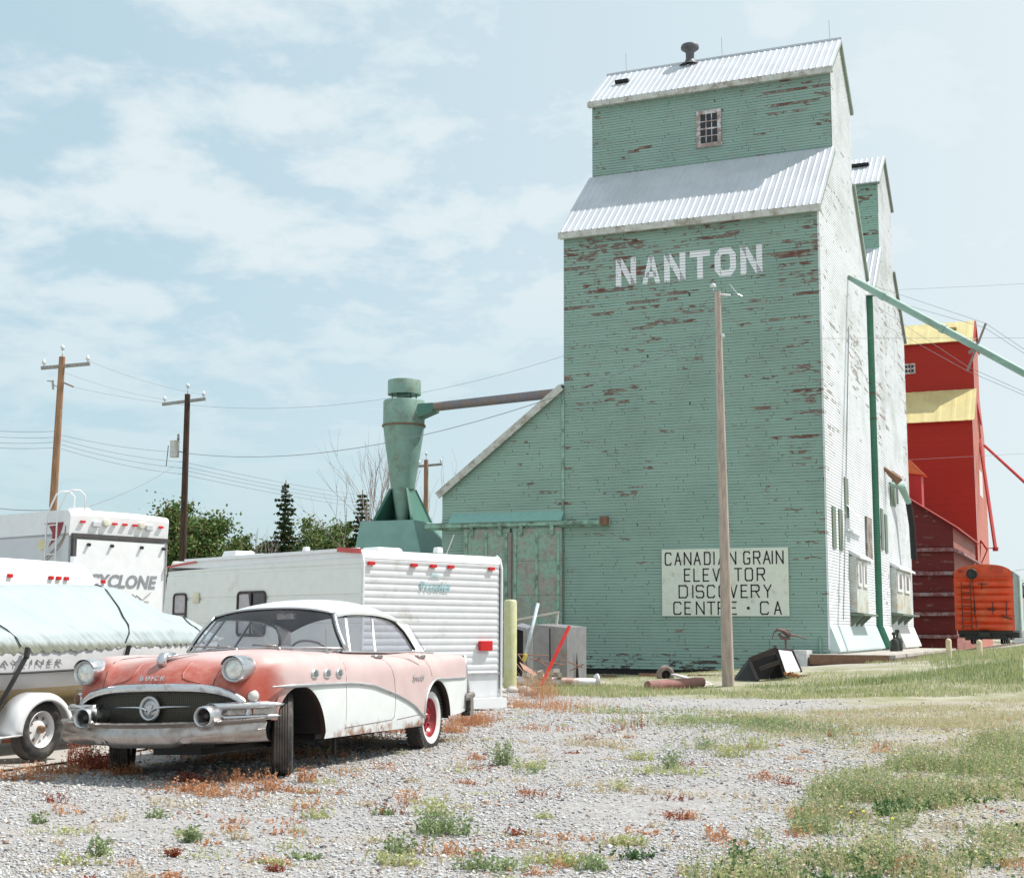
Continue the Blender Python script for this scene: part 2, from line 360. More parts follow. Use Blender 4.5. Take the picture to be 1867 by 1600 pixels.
# ------------------------------------------------------------------ clapboard wall
def clip(poly, a, b):
    for lim, sg in ((a, 1), (b, -1)):
        out = []
        for i in range(len(poly)):
            p, q = poly[i], poly[(i+1) % len(poly)]
            dp, dq = sg*(p[1]-lim), sg*(q[1]-lim)
            if dp >= 0: out.append(p)
            if dp*dq < 0: t = dp/(dp-dq); out.append((p[0]+(q[0]-p[0])*t, lim))
        poly = out
        if len(poly) < 3: return []
    return poly
def clap(mb, poly, axis, off, side, mi=0, E_=EXPO, lap=.020, proud=0.0, lip=True):
    """lay lapped boards over a convex polygon [(u,z)]; axis 'x': u is x, wall plane at y=off; side = outward sign"""
    def P(u, z, o): return (u, off+side*o, z) if axis == 'x' else (off+side*o, u, z)
    z0 = min(p[1] for p in poly); z1 = max(p[1] for p in poly)
    rev = (axis == 'x') == (side > 0)
    for i in range(int(math.floor(z0/E_)), int(math.ceil(z1/E_))):
        a, b = i*E_, (i+1)*E_; c = clip(poly, a, b)
        if len(c) < 3: continue
        vs = [P(u, z, proud+.002+lap*(b-z)/E_) for u, z in c]
        mb.add(vs, [tuple(range(len(vs)))[::-1] if rev else tuple(range(len(vs)))], mi)
        lo_ = [p for p in c if abs(p[1]-a) < 1e-6]
        if lip and len(lo_) >= 2:
            u0, u1 = min(p[0] for p in lo_), max(p[0] for p in lo_)
            vs = [P(u0, a, proud), P(u1, a, proud), P(u1, a, proud+.002+lap), P(u0, a, proud+.002+lap)]
            mb.add(vs, [(0, 1, 2, 3) if rev else (3, 2, 1, 0)], mi)
def ribbed(mb, a, b, c, d, mi=0, pitch=.235, h=.016, th=.05):
    """ribbed sheet roof: a->b along eave, d->c along ridge; ribs run eave->ridge"""
    a, b, c, d = map(Vector, (a, b, c, d)); n = (b-a).cross(d-a).normalized()
    L = (b-a).length; k = max(2, int(L/pitch)); prof = []
    for i in range(k):
        for s_, hh in ((0, 0), (.30, 0), (.42, h), (.58, h), (.70, 0)): prof.append(((i+s_)/k, hh))
    prof.append((1, 0))
    top = [[a.lerp(b, s_)+n*(hh+th), d.lerp(c, s_)+n*(hh+th)] for s_, hh in prof]
    mb.grid([[tuple(q) for q in row] for row in top], mi)
    mb.add([a, b, c, d], [(0, 3, 2, 1)], mi)
    for p, q in ((a, b), (b, c), (c, d), (d, a)): mb.add([p, q, q+n*th, p+n*th], [(0, 1, 2, 3)], mi)

# ================================================================== GREEN ELEVATOR 1
XL, XR, YF, YB = -17.45, -8.14, 46.53, 57.13
G0 = -.45
el = thing('grain_elevator', 'tall pale green clapboard grain elevator with white town name and metal roofs', 'grain elevator', (XL, YF, 0))
CY0, CY1, CYM = 49.75, 54.25, 51.95
mb = MB(); clap(mb, [(XL, -.12), (XR, -.12), (XR, 15.83), (XL, 15.83)], 'x', YF, -1)
mb.bx(XL+.02, XR-.02, YF+.05, YB-.1, G0, 15.8, 0)
mb.build('front_wall', M['green'], el)
mb = MB(); mb.bx(XL+.05, XR-.05, YF+.03, YF+.045, G0, -.1, 0); mb.build('foundation', M['dark'], el)
mb = MB()
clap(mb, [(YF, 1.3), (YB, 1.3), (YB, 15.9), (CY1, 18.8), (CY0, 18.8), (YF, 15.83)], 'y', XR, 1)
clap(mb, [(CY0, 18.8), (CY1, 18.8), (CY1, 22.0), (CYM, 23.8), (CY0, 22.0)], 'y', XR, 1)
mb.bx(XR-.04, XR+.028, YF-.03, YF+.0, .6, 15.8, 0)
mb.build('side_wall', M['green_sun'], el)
mb = MB(); 
for y0, y1 in ((YF, 48.35), (48.38, YB-.02)):
    mb.prism([(XR, y0, 1.42), (XR+.03, y0, 1.40), (XR+.34, y0, .60), (XR+.34, y0, .54), (XR, y0, .54)], (0, y1-y0, 0))
mb.build('flared_skirt', mat('pale_green_sheet', (.50, .62, .62), .5, var=.05), el)
mb = MB(); mb.bx(XR-.4, XR+.22, YF+.02, YB, -.1, .535); mb.build('footing', M['white'], el)
mb = MB(); clap(mb, [(XL, 18.75), (XR, 18.75), (XR, 22.05), (XL, 22.05)], 'x', CY0, -1)
mb.build('cupola_wall', M['green'], el)
mb = MB(); clap(mb, [(YF, G0), (YB, G0), (YB, 15.9), (CY1, 18.8), (CY0, 18.8), (YF, 15.83)], 'y', XL, -1)
clap(mb, [(CY0, 18.8), (CY1, 18.8), (CY1, 22.0), (CYM, 23.8), (CY0, 22.0)], 'y', XL, -1)
clap(mb, [(XL, 18.75), (XR, 18.75), (XR, 22.05), (XL, 22.05)], 'x', CY1, 1)
clap(mb, [(XL, G0), (XR, G0), (XR, 15.83), (XL, 15.83)], 'x', YB, 1)
mb.build('rear_wall', M['green'], el)
ov = .13
mb = MB(); ribbed(mb, (XL-ov, YF-.28, 15.62), (XR+ov, YF-.28, 15.62), (XR+ov, CY0, 18.80), (XL-ov, CY0, 18.80))
mb.build('lower_roof', M['roof'], el)
mb = MB(); ribbed(mb, (XR+ov, YB+.28, 15.62), (XL-ov, YB+.28, 15.62), (XL-ov, CY1, 18.80), (XR+ov, CY1, 18.80)); mb.build('rear_roof', M['roof'], el)
mb = MB(); ribbed(mb, (XL-ov, CY0-.24, 21.82), (XR+ov, CY0-.24, 21.82), (XR+ov, CYM, 23.85), (XL-ov, CYM, 23.85))
ribbed(mb, (XR+ov, CY1+.24, 21.82), (XL-ov, CY1+.24, 21.82), (XL-ov, CYM, 23.85), (XR+ov, CYM, 23.85))
mb.bx(XL-ov, XR+ov, CYM-.06, CYM+.06, 23.88, 23.96)
rf = mb.build('cupola_roof', M['roof'], el)
mb = MB()
mb.bx(XL-ov, XR+ov, YF-.31, YF-.283, 15.42, 15.66); mb.bx(XL-ov, XR+ov, YF-.283, YF-.02, 15.47, 15.50)
mb.bx(XL-ov, XR+ov, CY0-.27, CY0-.243, 21.64, 21.86); mb.bx(XL-ov, XR+ov, CY0-.243, CY0-.02, 21.68, 21.71)
mb.pieces('fascia_board', M['fascia'], el, per=2)
mb = MB()
mb.bar((XR+.06, YF-.25, 15.55), (XR+.06, CY0+.02, 18.70), .12, .12); mb.bar((XR+.06, YB+.25, 15.60), (XR+.06, CY1, 18.76), .12, .12)
mb.bar((XR+.06, CY0-.22, 21.75), (XR+.06, CYM, 23.78), .12, .12); mb.bar((XR+.06, CY1+.22, 21.75), (XR+.06, CYM, 23.78), .12, .12)
mb.pieces('rake_board', mat('dark_green_rake', (.20, .26, .20), .7), el)
mb = MB(); mb.bx(XL+.60, XL+1.15, CYM-1.2, CYM-.95, 23.02, 23.14); mb.build('roof_hatch', M['dark'], rf)
# roof ventilator
mb = MB(); VX = onY(1258, 105, CYM)[0]
mb.lathe((VX, CYM, 23.6), (0, 0, 1), [(0, .17), (.72, .17), (.80, .25), (.88, .36), (.96, .37), (1.03, .34), (1.12, .12), (1.13, 0)], 20)
mb.lathe((VX, CYM, 23.75), (0, 0, 1), [(0, .45), (.18, .22), (.25, .2)], 20)
mb.build('roof_ventilator', M['vent'], rf, smooth=True, angle=40)
for px_, py0 in ((1142, 133), (1258, 80), (1317, 115), (1513, 72)):
    p = onY(px_, py0, CYM); mb = MB(); mb.tube([(p[0], CYM, 23.8), (p[0]-.02, CYM, 24.75)], .008, 5); mb.build('lightning_rod', M['duct'], rf)
# front cupola window (4 by 3 panes in two sashes)
def window(parent, cx_, cz, w, h, plane, axis, side, cols, rows, fm, gm, fw=.10, mw=.035, pane_name='pane'):
    def put(mb, u0, u1, z0, z1, o0, o1):
        if axis == 'x': mb.bx(u0, u1, plane+side*o0, plane+side*o1, z0, z1)
        else: mb.bx(plane+side*o0, plane+side*o1, u0, u1, z0, z1)
    a = MB(); x0, x1, z0, z1 = cx_-w/2, cx_+w/2, cz-h/2, cz+h/2
    put(a, x0, x0+fw, z0, z1, .0, .07); put(a, x1-fw, x1, z0, z1, .0, .07); put(a, x0+fw, x1-fw, z1-fw, z1, 0, .068); put(a, x0-.03, x1+.03, z0-.04, z0+fw*.7, 0, .09)
    iw, ih = w-2*fw, h-fw*1.7
    for i in range(1, cols): u = x0+fw+iw*i/cols; put(a, u-mw/2, u+mw/2, z0+fw*.7, z1-fw, .03, .052)
    for j in range(1, rows): q = z0+fw*.7+ih*j/rows; k = mw*(1.7 if j*2 == rows else 1); put(a, x0+fw, x1-fw, q-k/2, q+k/2, .03, .054)
    f = a.build('window', fm, parent); b = MB(); put(b, x0+fw-.01, x1-fw+.01, z0+.02, z1-.02, .02, .029); b.build(pane_name, gm, f); return f
wp = onY(1293, 234, CY0); window(el, wp[0], wp[2], .96, 1.42, CY0, 'x', -1, 3, 4, M['windowframe'], M['glassdark'], fw=.15)

# NANTON in strokes painted over the boards
def quadstroke(a, b, w):
    a = np.array(a, float); b = np.array(b, float); d = (b-a)/np.linalg.norm(b-a); n = np.array([-d[1], d[0]])*w/2
    return [tuple(a-n), tuple(b-n), tuple(b+n), tuple(a+n)]
LET = {'N': [[(0, 0), (.27, 0), (.27, 1), (0, 1)], [(.73, 0), (1, 0), (1, 1), (.73, 1)], [(0, 1), (.30, 1), (1, 0), (.70, 0)]],
 'A': [[(0, 0), (.27, 0), (.62, 1), (.38, 1)], [(.73, 0), (1, 0), (.62, 1), (.38, 1)], [(.2, .22), (.8, .22), (.74, .42), (.26, .42)]],
 'T': [[(0, .78), (1, .78), (1, 1), (0, 1)], [(.36, 0), (.64, 0), (.64, .78), (.36, .78)]],
 'O': [[(0, .24), (.28, .30), (.28, .70), (0, .76)], [(.72, .30), (1, .24), (1, .76), (.72, .70)], [(.24, 0), (.76, 0), (.66, .22), (.34, .22)], [(.34, .78), (.66, .78), (.76, 1), (.24, 1)],
       [(0, .24), (.24, 0), (.34, .22), (.28, .30)], [(.76, 0), (1, .24), (.72, .30), (.66, .22)], [(.66, .78), (.72, .70), (1, .76), (.76, 1)], [(.28, .70), (.34, .78), (.24, 1), (0, .76)]]}
tx = []
for ch, (x0, y0), (x1, y1) in (('N', (1123, 475), (1160, 522)), ('A', (1171, 471), (1204, 514)), ('N', (1211, 466), (1250, 512)), ('T', (1258, 460), (1295, 505)), ('O', (1303, 453), (1342, 498)), ('N', (1350, 449), (1390, 493))):
    a = onY(x0, (y0+y1)/2, YF); b = onY(x1, (y0+y1)/2, YF); tx.append((ch, a[0], b[0]))
for ch, a, b in tx:
    mb = MB()
    for q in LET[ch]:
        clap(mb, [(a+(b-a)*u, 13.50+v*1.02) for u, v in q], 'x', YF, -1, proud=.004, lip=True)
    mb.build('painted_letter', M['letters'], el)

# side bays, shutters and slots on the lit face of the elevator
def side_details(parent, X, py, slots, shutters, bay):
    for (yy0, yy1, z0, z1) in slots:
        mb = MB(); mb.bx(X, X+.05, yy0, yy1, z0, z1); mb.build('shutter', M['slot'], parent)
    for (yy0, yy1, z0, z1, hood) in shutters:
        mb = MB(); mb.bx(X, X+.10, yy0, yy1, z0, z1); mb.build('wooden_panel', M['greywood'], parent)
M['slot'] = mat('dull_green_slot', (.13, .19, .15), .7, dirt=(.2, .17, .13), dirtamt=.4)
def Yof(px, X): return onX(px, 1000, X)[1]
def Zof(px, py, X): return onX(px, py, X)[2]
for (pxa, pxb, pya, pyb) in ((1517, 1523, 926, 1000), (1529, 1535, 931, 1004), (1541, 1547, 875, 945)):
    y0, y1 = Yof(pxa, XR), Yof(pxb, XR); z0, z1 = Zof(pxb, pyb, XR), Zof(pxb, pya, XR)
    mb = MB(); mb.bx(XR+.02, XR+.06, y0, y1, z0, z1); mb.build('vent_slot', M['slot'], el)
y0, y1 = Yof(1577.5, XR), Yof(1587, XR); mb = MB(); mb.bx(XR+.02, XR+.09, y0, y1, Zof(1583, 1022, XR), Zof(1583, 944, XR)); mb.build('wooden_panel', M['greywood'], el)
def bay(parent, X, pl, pr, pt, pb_, side_px, hood=True):
    y0, y1 = Yof(pl, X), Yof(pr, X); z1 = Zof((pl+pr)/2, pt, X); z0 = Zof((pl+pr)/2, pb_, X)
    mb = MB(); mb.bx(X+.02, X+.26, y0, y1, z0, z1-.12)
    b = mb.build('boarded_bay', mat('pale_board_panel', (.52, .56, .53), .6, dirt=(.42, .33, .22), dirtamt=.42, dirt_scale=1.2), parent)
    mb = MB(); mb.prism([(X+.02, y0-.06, z1+.10), (X+.02, y0-.06, z1-.06), (X+.42, y0-.06, z1-.22), (X+.42, y0-.06, z1-.14)], (0, y1-y0+.5, 0)); mb.build('hood', M['green_sun2'], parent)
    w = y1-y0
    for k in (0, 1):
        a0 = y0+.12+k*(w*.48); a1 = a0+w*.34; mb = MB(); mb.bx(X+.262, X+.31, a0, a1, z0+(z1-z0)*.44, z1-.3)
        f = mb.build('sash', M['white'], b); mb = MB(); mb.bx(X+.312, X+.316, a0+w*.09, a1-w*.09, z0+(z1-z0)*.5, z1-.42); mb.build('pane', mat('hazy_glass', (.20, .20, .23), .3, bump=0), f)
    mb = MB(); mb.bx(X+.02, X+.52, y0-.15, y1+.55, z0-.10, z0-.03)
    for k in range(3): mb.prism([(X+.02, y0+.05+k*w*.4, z0-.10), (X+.45, y0+.05+k*w*.4, z0-.10), (X+.02, y0+.05+k*w*.4, z0-.5)], (0, .09, 0))
    mb.build('bracket_shelf', M['slot'], parent)
bay(el, XR, 1547, 1568, 1010, 1117, None)
mb = MB(); a = (XR+.02, Yof(1542, XR), Zof(1542, 918, XR)); b = (XR+.42, Yof(1547, XR), Zof(1547, 945, XR))
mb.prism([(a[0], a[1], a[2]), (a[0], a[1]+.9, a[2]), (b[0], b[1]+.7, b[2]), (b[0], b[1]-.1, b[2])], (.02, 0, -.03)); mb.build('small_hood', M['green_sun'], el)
mb = MB(); mb.bar((XR+.07, Yof(1541, XR), Zof(1541, 965, XR)), (XR+.07, Yof(1566, XR), Zof(1566, 977, XR)), .1, .06); mb.build('ledge', M['green_sun2'], el)
mb = MB(); xx = Yof(1541, XR); mb.bar((XR+.045, onX(1546, 620, XR)[1], 12.6), (XR+.045, Yof(1532, XR), 1.6), .035, .03); mb.build('conduit', M['steel'], el)
mb = MB(); mb.tube([(XR-.3, YF-.06, -.1), (XR-.3, YF-.06, 1.0)], .05, 8); mb.build('standpipe', M['cyclone'], el)

# ================================================================== GREEN ELEVATOR 2 (behind)
X2L, X2R, Y2F, Y2B = -17.3, -7.90, 57.3, 67.4
e2 = thing('grain_elevator', 'second green grain elevator directly behind the first, with more flaking side boards', 'grain elevator', (X2L, Y2F, 0))
K0, K1, KM = 59.9, 64.1, 61.9
mb = MB(); clap(mb, [(X2L, 1.3), (X2R, 1.3), (X2R, 15.1), (X2L, 15.1)], 'x', Y2F, -1); mb.bx(X2L+.02, X2R-.04, Y2F+.05, Y2B-.1, 0, 15.0)
mb.prism([(X2R-.3, Y2F-.01, 1.42), (X2R+.03, Y2F-.01, 1.40), (X2R+.34, Y2F-.01, .60), (X2R+.3, Y2F-.01, .54), (X2R-.3, Y2F-.01, .54)], (0, .1, 0))
mb.build('front_wall', M['green_dark'], e2)
mb = MB(); clap(mb, [(Y2F, 1.3), (Y2B, 1.3), (Y2B, 15.1), (K1, 17.6), (K0, 17.6), (Y2F, 15.1)], 'y', X2R, 1)
clap(mb, [(K0, 17.6), (K1, 17.6), (K1, 20.7), (KM, 22.3), (K0, 20.7)], 'y', X2R, 1); mb.build('side_wall', M['green_sun2'], e2)
mb = MB()
for y0, y1 in ((Y2F+.1, 60.3), (61.6, Y2B-.02)): mb.prism([(X2R, y0, 1.42), (X2R+.03, y0, 1.40), (X2R+.34, y0, .60), (X2R+.34, y0, .54), (X2R, y0, .54)], (0, y1-y0, 0))
mb.build('flared_skirt', M['white'], e2)
mb = MB(); mb.bx(X2R-.4, X2R+.22, Y2F+.1, Y2B, 0, .535); mb.build('footing', M['white'], e2)
mb = MB(); clap(mb, [(X2L, 17.5), (X2R, 17.5), (X2R, 20.75), (X2L, 20.75)], 'x', K0, -1); mb.build('cupola_wall', M['green2'], e2)
mb = MB(); ribbed(mb, (X2L-ov, Y2F-.25, 14.9), (X2R+ov, Y2F-.25, 14.9), (X2R+ov, K0, 17.6), (X2L-ov, K0, 17.6))
ribbed(mb, (X2R+ov, Y2B+.25, 14.9), (X2L-ov, Y2B+.25, 14.9), (X2L-ov, K1, 17.6), (X2R+ov, K1, 17.6)); mb.build('lower_roof', M['roof'], e2)
mb = MB(); ribbed(mb, (X2L-ov, K0-.22, 20.52), (X2R+ov, K0-.22, 20.52), (X2R+ov, KM, 22.35), (X2L-ov, KM, 22.35))
ribbed(mb, (X2R+ov, K1+.22, 20.52), (X2L-ov, K1+.22, 20.52), (X2L-ov, KM, 22.35), (X2R+ov, KM, 22.35)); r2 = mb.build('cupola_roof', M['roof'], e2)
mb = MB(); mb.bx(X2R-1.3, X2R-.5, KM-.9, KM-.65, 21.80, 21.92); mb.build('roof_hatch', M['dark'], r2)
mb = MB(); mb.bar((X2R+.06, Y2F-.2, 14.9), (X2R+.06, K0, 17.56), .12, .12); mb.bar((X2R+.06, Y2B+.22, 14.95), (X2R+.06, K1, 17.56), .12, .12)
mb.bar((X2R+.06, K0-.2, 20.5), (X2R+.06, KM, 22.28), .12, .12); mb.bar((X2R+.06, K1+.2, 20.5), (X2R+.06, KM, 22.28), .12, .12)
mb.pieces('rake_board', mat('dark_green_rake2', (.17, .2, .16), .7), e2)
for (pxa, pxb, pya, pyb) in ((1606, 1610, 930, 1002), (1613, 1617, 940, 1008), (1630, 1634, 865, 925), (1637, 1639, 870, 920), (1625, 1629, 885, 925)):
    y0, y1 = Yof(pxa, X2R), Yof(pxb, X2R); z0, z1 = Zof(pxb, pyb, X2R), Zof(pxb, pya, X2R)
    mb = MB(); mb.bx(X2R+.02, X2R+.06, y0, y1, z0, z1); mb.build('vent_slot', M['slot'], e2)
mb = MB(); mb.tube([(X2R+.1, Yof(1622, X2R), Zof(1622, 884, X2R)), (X2R+.4, Yof(1630, X2R), Zof(1630, 890, X2R)), (X2R+.5, Yof(1638, X2R), Zof(1638, 918, X2R))], [.07, .16, .13], 10)
ch = mb.build('loading_chute', M['cyclone'], e2)
mb = MB(); mb.tube([(X2R+.5, Yof(1638, X2R), Zof(1638, 918, X2R)), (X2R+.55, Yof(1641, X2R), Zof(1643, 960, X2R)), (X2R+.5, Yof(1645, X2R), Zof(1645, 1018, X2R))], .14, 10); mb.build('flexible_hose', M['dark'], ch)
mb = MB(); mb.tube([(X2R-.1, Yof(1615, X2R), Zof(1617, 862, X2R)+.2), (X2R+.5, Yof(1620, X2R), Zof(1621, 880, X2R))], [.04, .24], 4); mb.build('chute_hopper', M['rustwood'], ch)
bay(e2, X2R, 1621, 1648, 1032, 1118, None)

# ================================================================== DRIVE SHED (annex)
AX = -22.3
an = thing('drive_shed', 'low green clapboard shed with steep lean-to roof and big sliding doors against the elevator', 'shed', (AX, YF, 0))
mb = MB(); clap(mb, [(AX, G0), (XL-.02, G0), (XL-.02, 9.95), (AX, 6.34)], 'x', YF+.01, -1)
mb.build('front_wall', M['annexgreen'], an)
mb = MB(); mb.prism([(AX+.02, YF+.05, G0), (XL-.03, YF+.05, G0), (XL-.03, YF+.05, 9.85), (AX+.02, YF+.05, 6.28)], (0, 7.4, 0)); mb.build('side_wall', M['annexgreen'], an)
mb = MB(); ribbed(mb, (AX-.10, YF+7.7, 6.26), (AX-.10, YF-.14, 6.26), (XL-.03, YF-.14, 10.02), (XL-.03, YF+7.7, 10.02)); mb.build('roof', M['roof'], an)
mb = MB(); mb.bar((AX-.14, YF-.17, 6.14), (XL-.05, YF-.17, 9.93), .06, .26); mb.build('fascia_board', M['fascia'], an)
mb = MB(); mb.bx(XL-.09, XL+.01, YF-.05, YF-.025, 5.1, 9.8); mb.build('corner_trim', M['trim_green'], an)
# sliding doors
for (x0, x1) in ((-21.35, -19.52), (-19.40, -17.5)):
    mb = MB(); mb.bx(x0, x1, YF-.15, YF-.09, -.3, 4.85); d = mb.build('sliding_door', M['door'], an)
    for k in range(3):
        xx = x0+.12+(x1-x0-.24)*k/2; mb = MB(); mb.bx(xx-.05, xx+.05, YF-.185, YF-.152, -.3, 4.72); mb.build('batten', M['trim_green'], d)
    for xx in (x0+.35, x1-.35): mb = MB(); mb.bx(xx-.07, xx+.07, YF-.25, YF-.155, 4.6, 5.0); mb.build('door_hanger', M['trim_green'], d)
mb = MB(); mb.bx(-19.50, -19.42, YF-.20, YF-.1, -.3, 4.7); mb.build('door_post', mat('bare_grey_post', (.27, .22, .22), .8), an)
mb = MB(); mb.bx(-22.9, -15.9, YF-.26, YF-.19, 4.93, 5.07); mb.bx(-22.9, -15.7, YF-.12, YF-.03, 4.86, 5.12, 0)
tr = mb.build('door_track', M['trim_green'], an)
mb = MB(); mb.bx(-16.0, -15.72, YF-.34, YF-.10, 4.88, 5.18); mb.build('track_stop', M['rustwood'], tr)
mb = MB(); mb.prism([(-21.9, YF-.02, 5.46), (-21.9, YF-.30, 5.12), (-21.9, YF-.30, 5.08), (-21.9, YF-.02, 5.42)], (4.45, 0, 0)); mb.build('track_hood', mat('teal_flashing', (.22, .42, .38), .5, var=.05), an)

# ================================================================== DUST COLLECTOR
YC = 49.5
def cpt(px, py): return onY(px, py, YC)
cyc = thing('dust_collector', 'green cone shaped dust collector on a sheet metal bin left of the shed', 'dust collector', (cpt(737, 1000)[0], YC, 0))
cxx = cpt(736, 800)[0]; s_ = (cpt(770, 760)[0]-cpt(702, 760)[0])/2
zz = lambda py: cpt(736, py)[2]
mb = MB(); mb.lathe((cxx, YC, 0), (0, 0, 1), [(zz(775), 0), (zz(775), s_), (zz(733), s_), (zz(731), s_*.97), (zz(731), 0)], 32); 
mb.build('cyclone_drum', M['cyclone'], cyc, smooth=True, angle=40)
mb = MB(); mb.lathe((cxx, YC, 0), (0, 0, 1), [(zz(778.5), s_*.98), (zz(778), s_*1.05), (zz(775), s_*1.05), (zz(774.5), s_*.98)], 32); mb.build('seam_flange', mat('rusty_green_flange', (.12, .15, .11), .7, dirt=(.22, .12, .07), dirtamt=.8, dirt_scale=6), cyc, smooth=True, angle=30)
mb = MB(); mb.lathe((cxx, YC, 0), (0, 0, 1), [(zz(778), s_*.99), (zz(892), s_*.56)], 32); mb.bar((cxx-.02, YC-s_*.97, zz(782)), (cxx-.02, YC-s_*.53, zz(888)), .05, .04)
mb.build('cone', M['cyclone'], cyc, smooth=True, angle=40)
mb = MB(); mb.lathe((cxx, YC, 0), (0, 0, 1), [(zz(732), s_*.36), (zz(716), s_*.36)], 20)
for k in range(4): mb.bar((cxx+s_*.6*math.cos(k*1.57+.8), YC+s_*.6*math.sin(k*1.57+.8), zz(733)), (cxx+s_*.6*math.cos(k*1.57+.8), YC+s_*.6*math.sin(k*1.57+.8), zz(710)), .04, .04)
mb.build('neck', M['cyclone_dark'], cyc, smooth=True, angle=30)
mb = MB(); mb.lathe((cxx, YC, 0), (0, 0, 1), [(zz(716), 0), (zz(717), s_*.5), (zz(720), s_*.80), (zz(695), s_*.80), (zz(694), s_*.78), (zz(693), 0)], 32); mb.build('rain_cap', M['cyclone'], cyc, smooth=True, angle=40)
b0, b1 = cpt(682, 955)[0], cpt(802, 955)[0]; t0, t1 = cpt(704, 955)[0], cpt(775, 955)[0]
zb = zz(953); hw = s_*.43
mb = MB()
for sx in (-1, 1):
    for sy in (-1, 1):
        mb.bar((cxx+sx*hw, YC+sy*hw, zz(892)), (cxx+sx*s_*1.02, YC+sy*s_*1.02, zb), .09, .09)
mb.prism([(cxx-hw, YC+hw*.9, zz(892)), (cxx-s_*1.05, YC+s_*.95, zb), (cxx+s_*1.05, YC+s_*.95, zb), (cxx+hw, YC+hw*.9, zz(892))], (0, .03, 0))
for sx in (-1, 1):
    mb.add([(cxx+sx*hw, YC-hw, zz(892)), (cxx+sx*s_*1.02, YC-s_*1.02, zb), (cxx+sx*s_*1.02, YC+s_*1.02, zb), (cxx+sx*hw, YC+hw, zz(892))], [(0, 1, 2, 3)])
mb.build('support_frame', M['cyclone_dark'], cyc)
mb = MB(); mb.lathe((cxx, YC, 0), (0, 0, 1), [(zz(892), s_*.54), (zz(950), s_*.26)], 20); mb.build('discharge_cone', M['cyclone'], cyc, smooth=True)
mb = MB(); zt = zb; bw0 = (b1-b0)/2*.92; bw1 = (b1-b0)/2*1.08; cxb = (b0+b1)/2
vs = [(cxb-bw1, YC-1.6, zt-1.9), (cxb+bw1, YC-1.6, zt-1.9), (cxb+bw1, YC+1.6, zt-1.9), (cxb-bw1, YC+1.6, zt-1.9), (cxb-bw0, YC-1.35, zt), (cxb+bw0*.72, YC-1.35, zt), (cxb+bw0*.72, YC+1.35, zt), (cxb-bw0, YC+1.35, zt)]
mb.add(vs, [(0, 3, 2, 1), (4, 5, 6, 7), (0, 1, 5, 4), (1, 2, 6, 5), (2, 3, 7, 6), (3, 0, 4, 7)])
mb.bx(cxb-bw1, cxb+bw1, YC-1.6, YC+1.6, .9, zt-1.9)
mb.build('dust_bin', mat('teal_steel_bin', (.21, .37, .34), .5, var=.08, scale=1.5), cyc)
for k in range(4): mb = MB(); mb.bx(cxb+(-1)**k*bw1*.85-.08, cxb+(-1)**k*bw1*.85+.08, YC+(-1.5 if k < 2 else 1.4), YC+(-1.4 if k < 2 else 1.5), -.4, .95); mb.build('leg', M['cyclone_dark'], cyc)
a = cpt(770, 738); a2 = cpt(770, 764)
mb = MB(); q = cpt(793, 735); q2 = cpt(793, 750)
mb.prism([(a[0]-.1, YC-.35, a[2]), (a2[0]-.1, YC-.35, a2[2]), (q2[0], YC-.2, q2[2]), (q[0], YC-.2, q[2])], (0, .6, 0)); mb.build('inlet_box', M['cyclone_dark'], cyc)
p0 = cpt(790, 742); p1 = onY(1030, 715, 48.2)
mb = MB(); mb.tube([tuple(p0), tuple(p0*.5+p1*.5), tuple(p1)], .185, 16); mb.build('duct_pipe', M['duct'], cyc, smooth=True, angle=40)

# ================================================================== TEXT
def text_part(name, body, m, parent, M4, size, extrude=.004, shear=0., offset=0., xscale=1., spacing=1., align='CENTER'):
    cu = bpy.data.curves.new(name, 'FONT'); cu.body = body; cu.size = size; cu.extrude = extrude; cu.shear = shear; cu.offset = offset
    cu.align_x = align; cu.align_y = 'CENTER'; cu.space_character = spacing; cu.resolution_u = 3
    tmp = bpy.data.objects.new(name, cu); COL.objects.link(tmp)
    dg = bpy.context.evaluated_depsgraph_get(); dg.update(); me = bpy.data.meshes.new_from_object(tmp.evaluated_get(dg)); me.name = name
    bpy.data.objects.remove(tmp); bpy.data.curves.remove(cu)
    me.transform(Matrix.Diagonal((xscale, 1, 1, 1))); me.transform(M4)
    if parent is not None: me.transform(world_of(parent).inverted())
    me.materials.clear(); me.materials.append(m)
    o = bpy.data.objects.new(name, me); COL.objects.link(o)
    if parent is not None: o.parent = parent
    return o
def frame4(p, xa, ya):
    xa = Vector(xa).normalized(); ya = Vector(ya); ya = (ya-xa*ya.dot(xa)).normalized(); za = xa.cross(ya)
    return Matrix(((xa.x, ya.x, za.x, p[0]), (xa.y, ya.y, za.y, p[1]), (xa.z, ya.z, za.z, p[2]), (0, 0, 0, 1)))

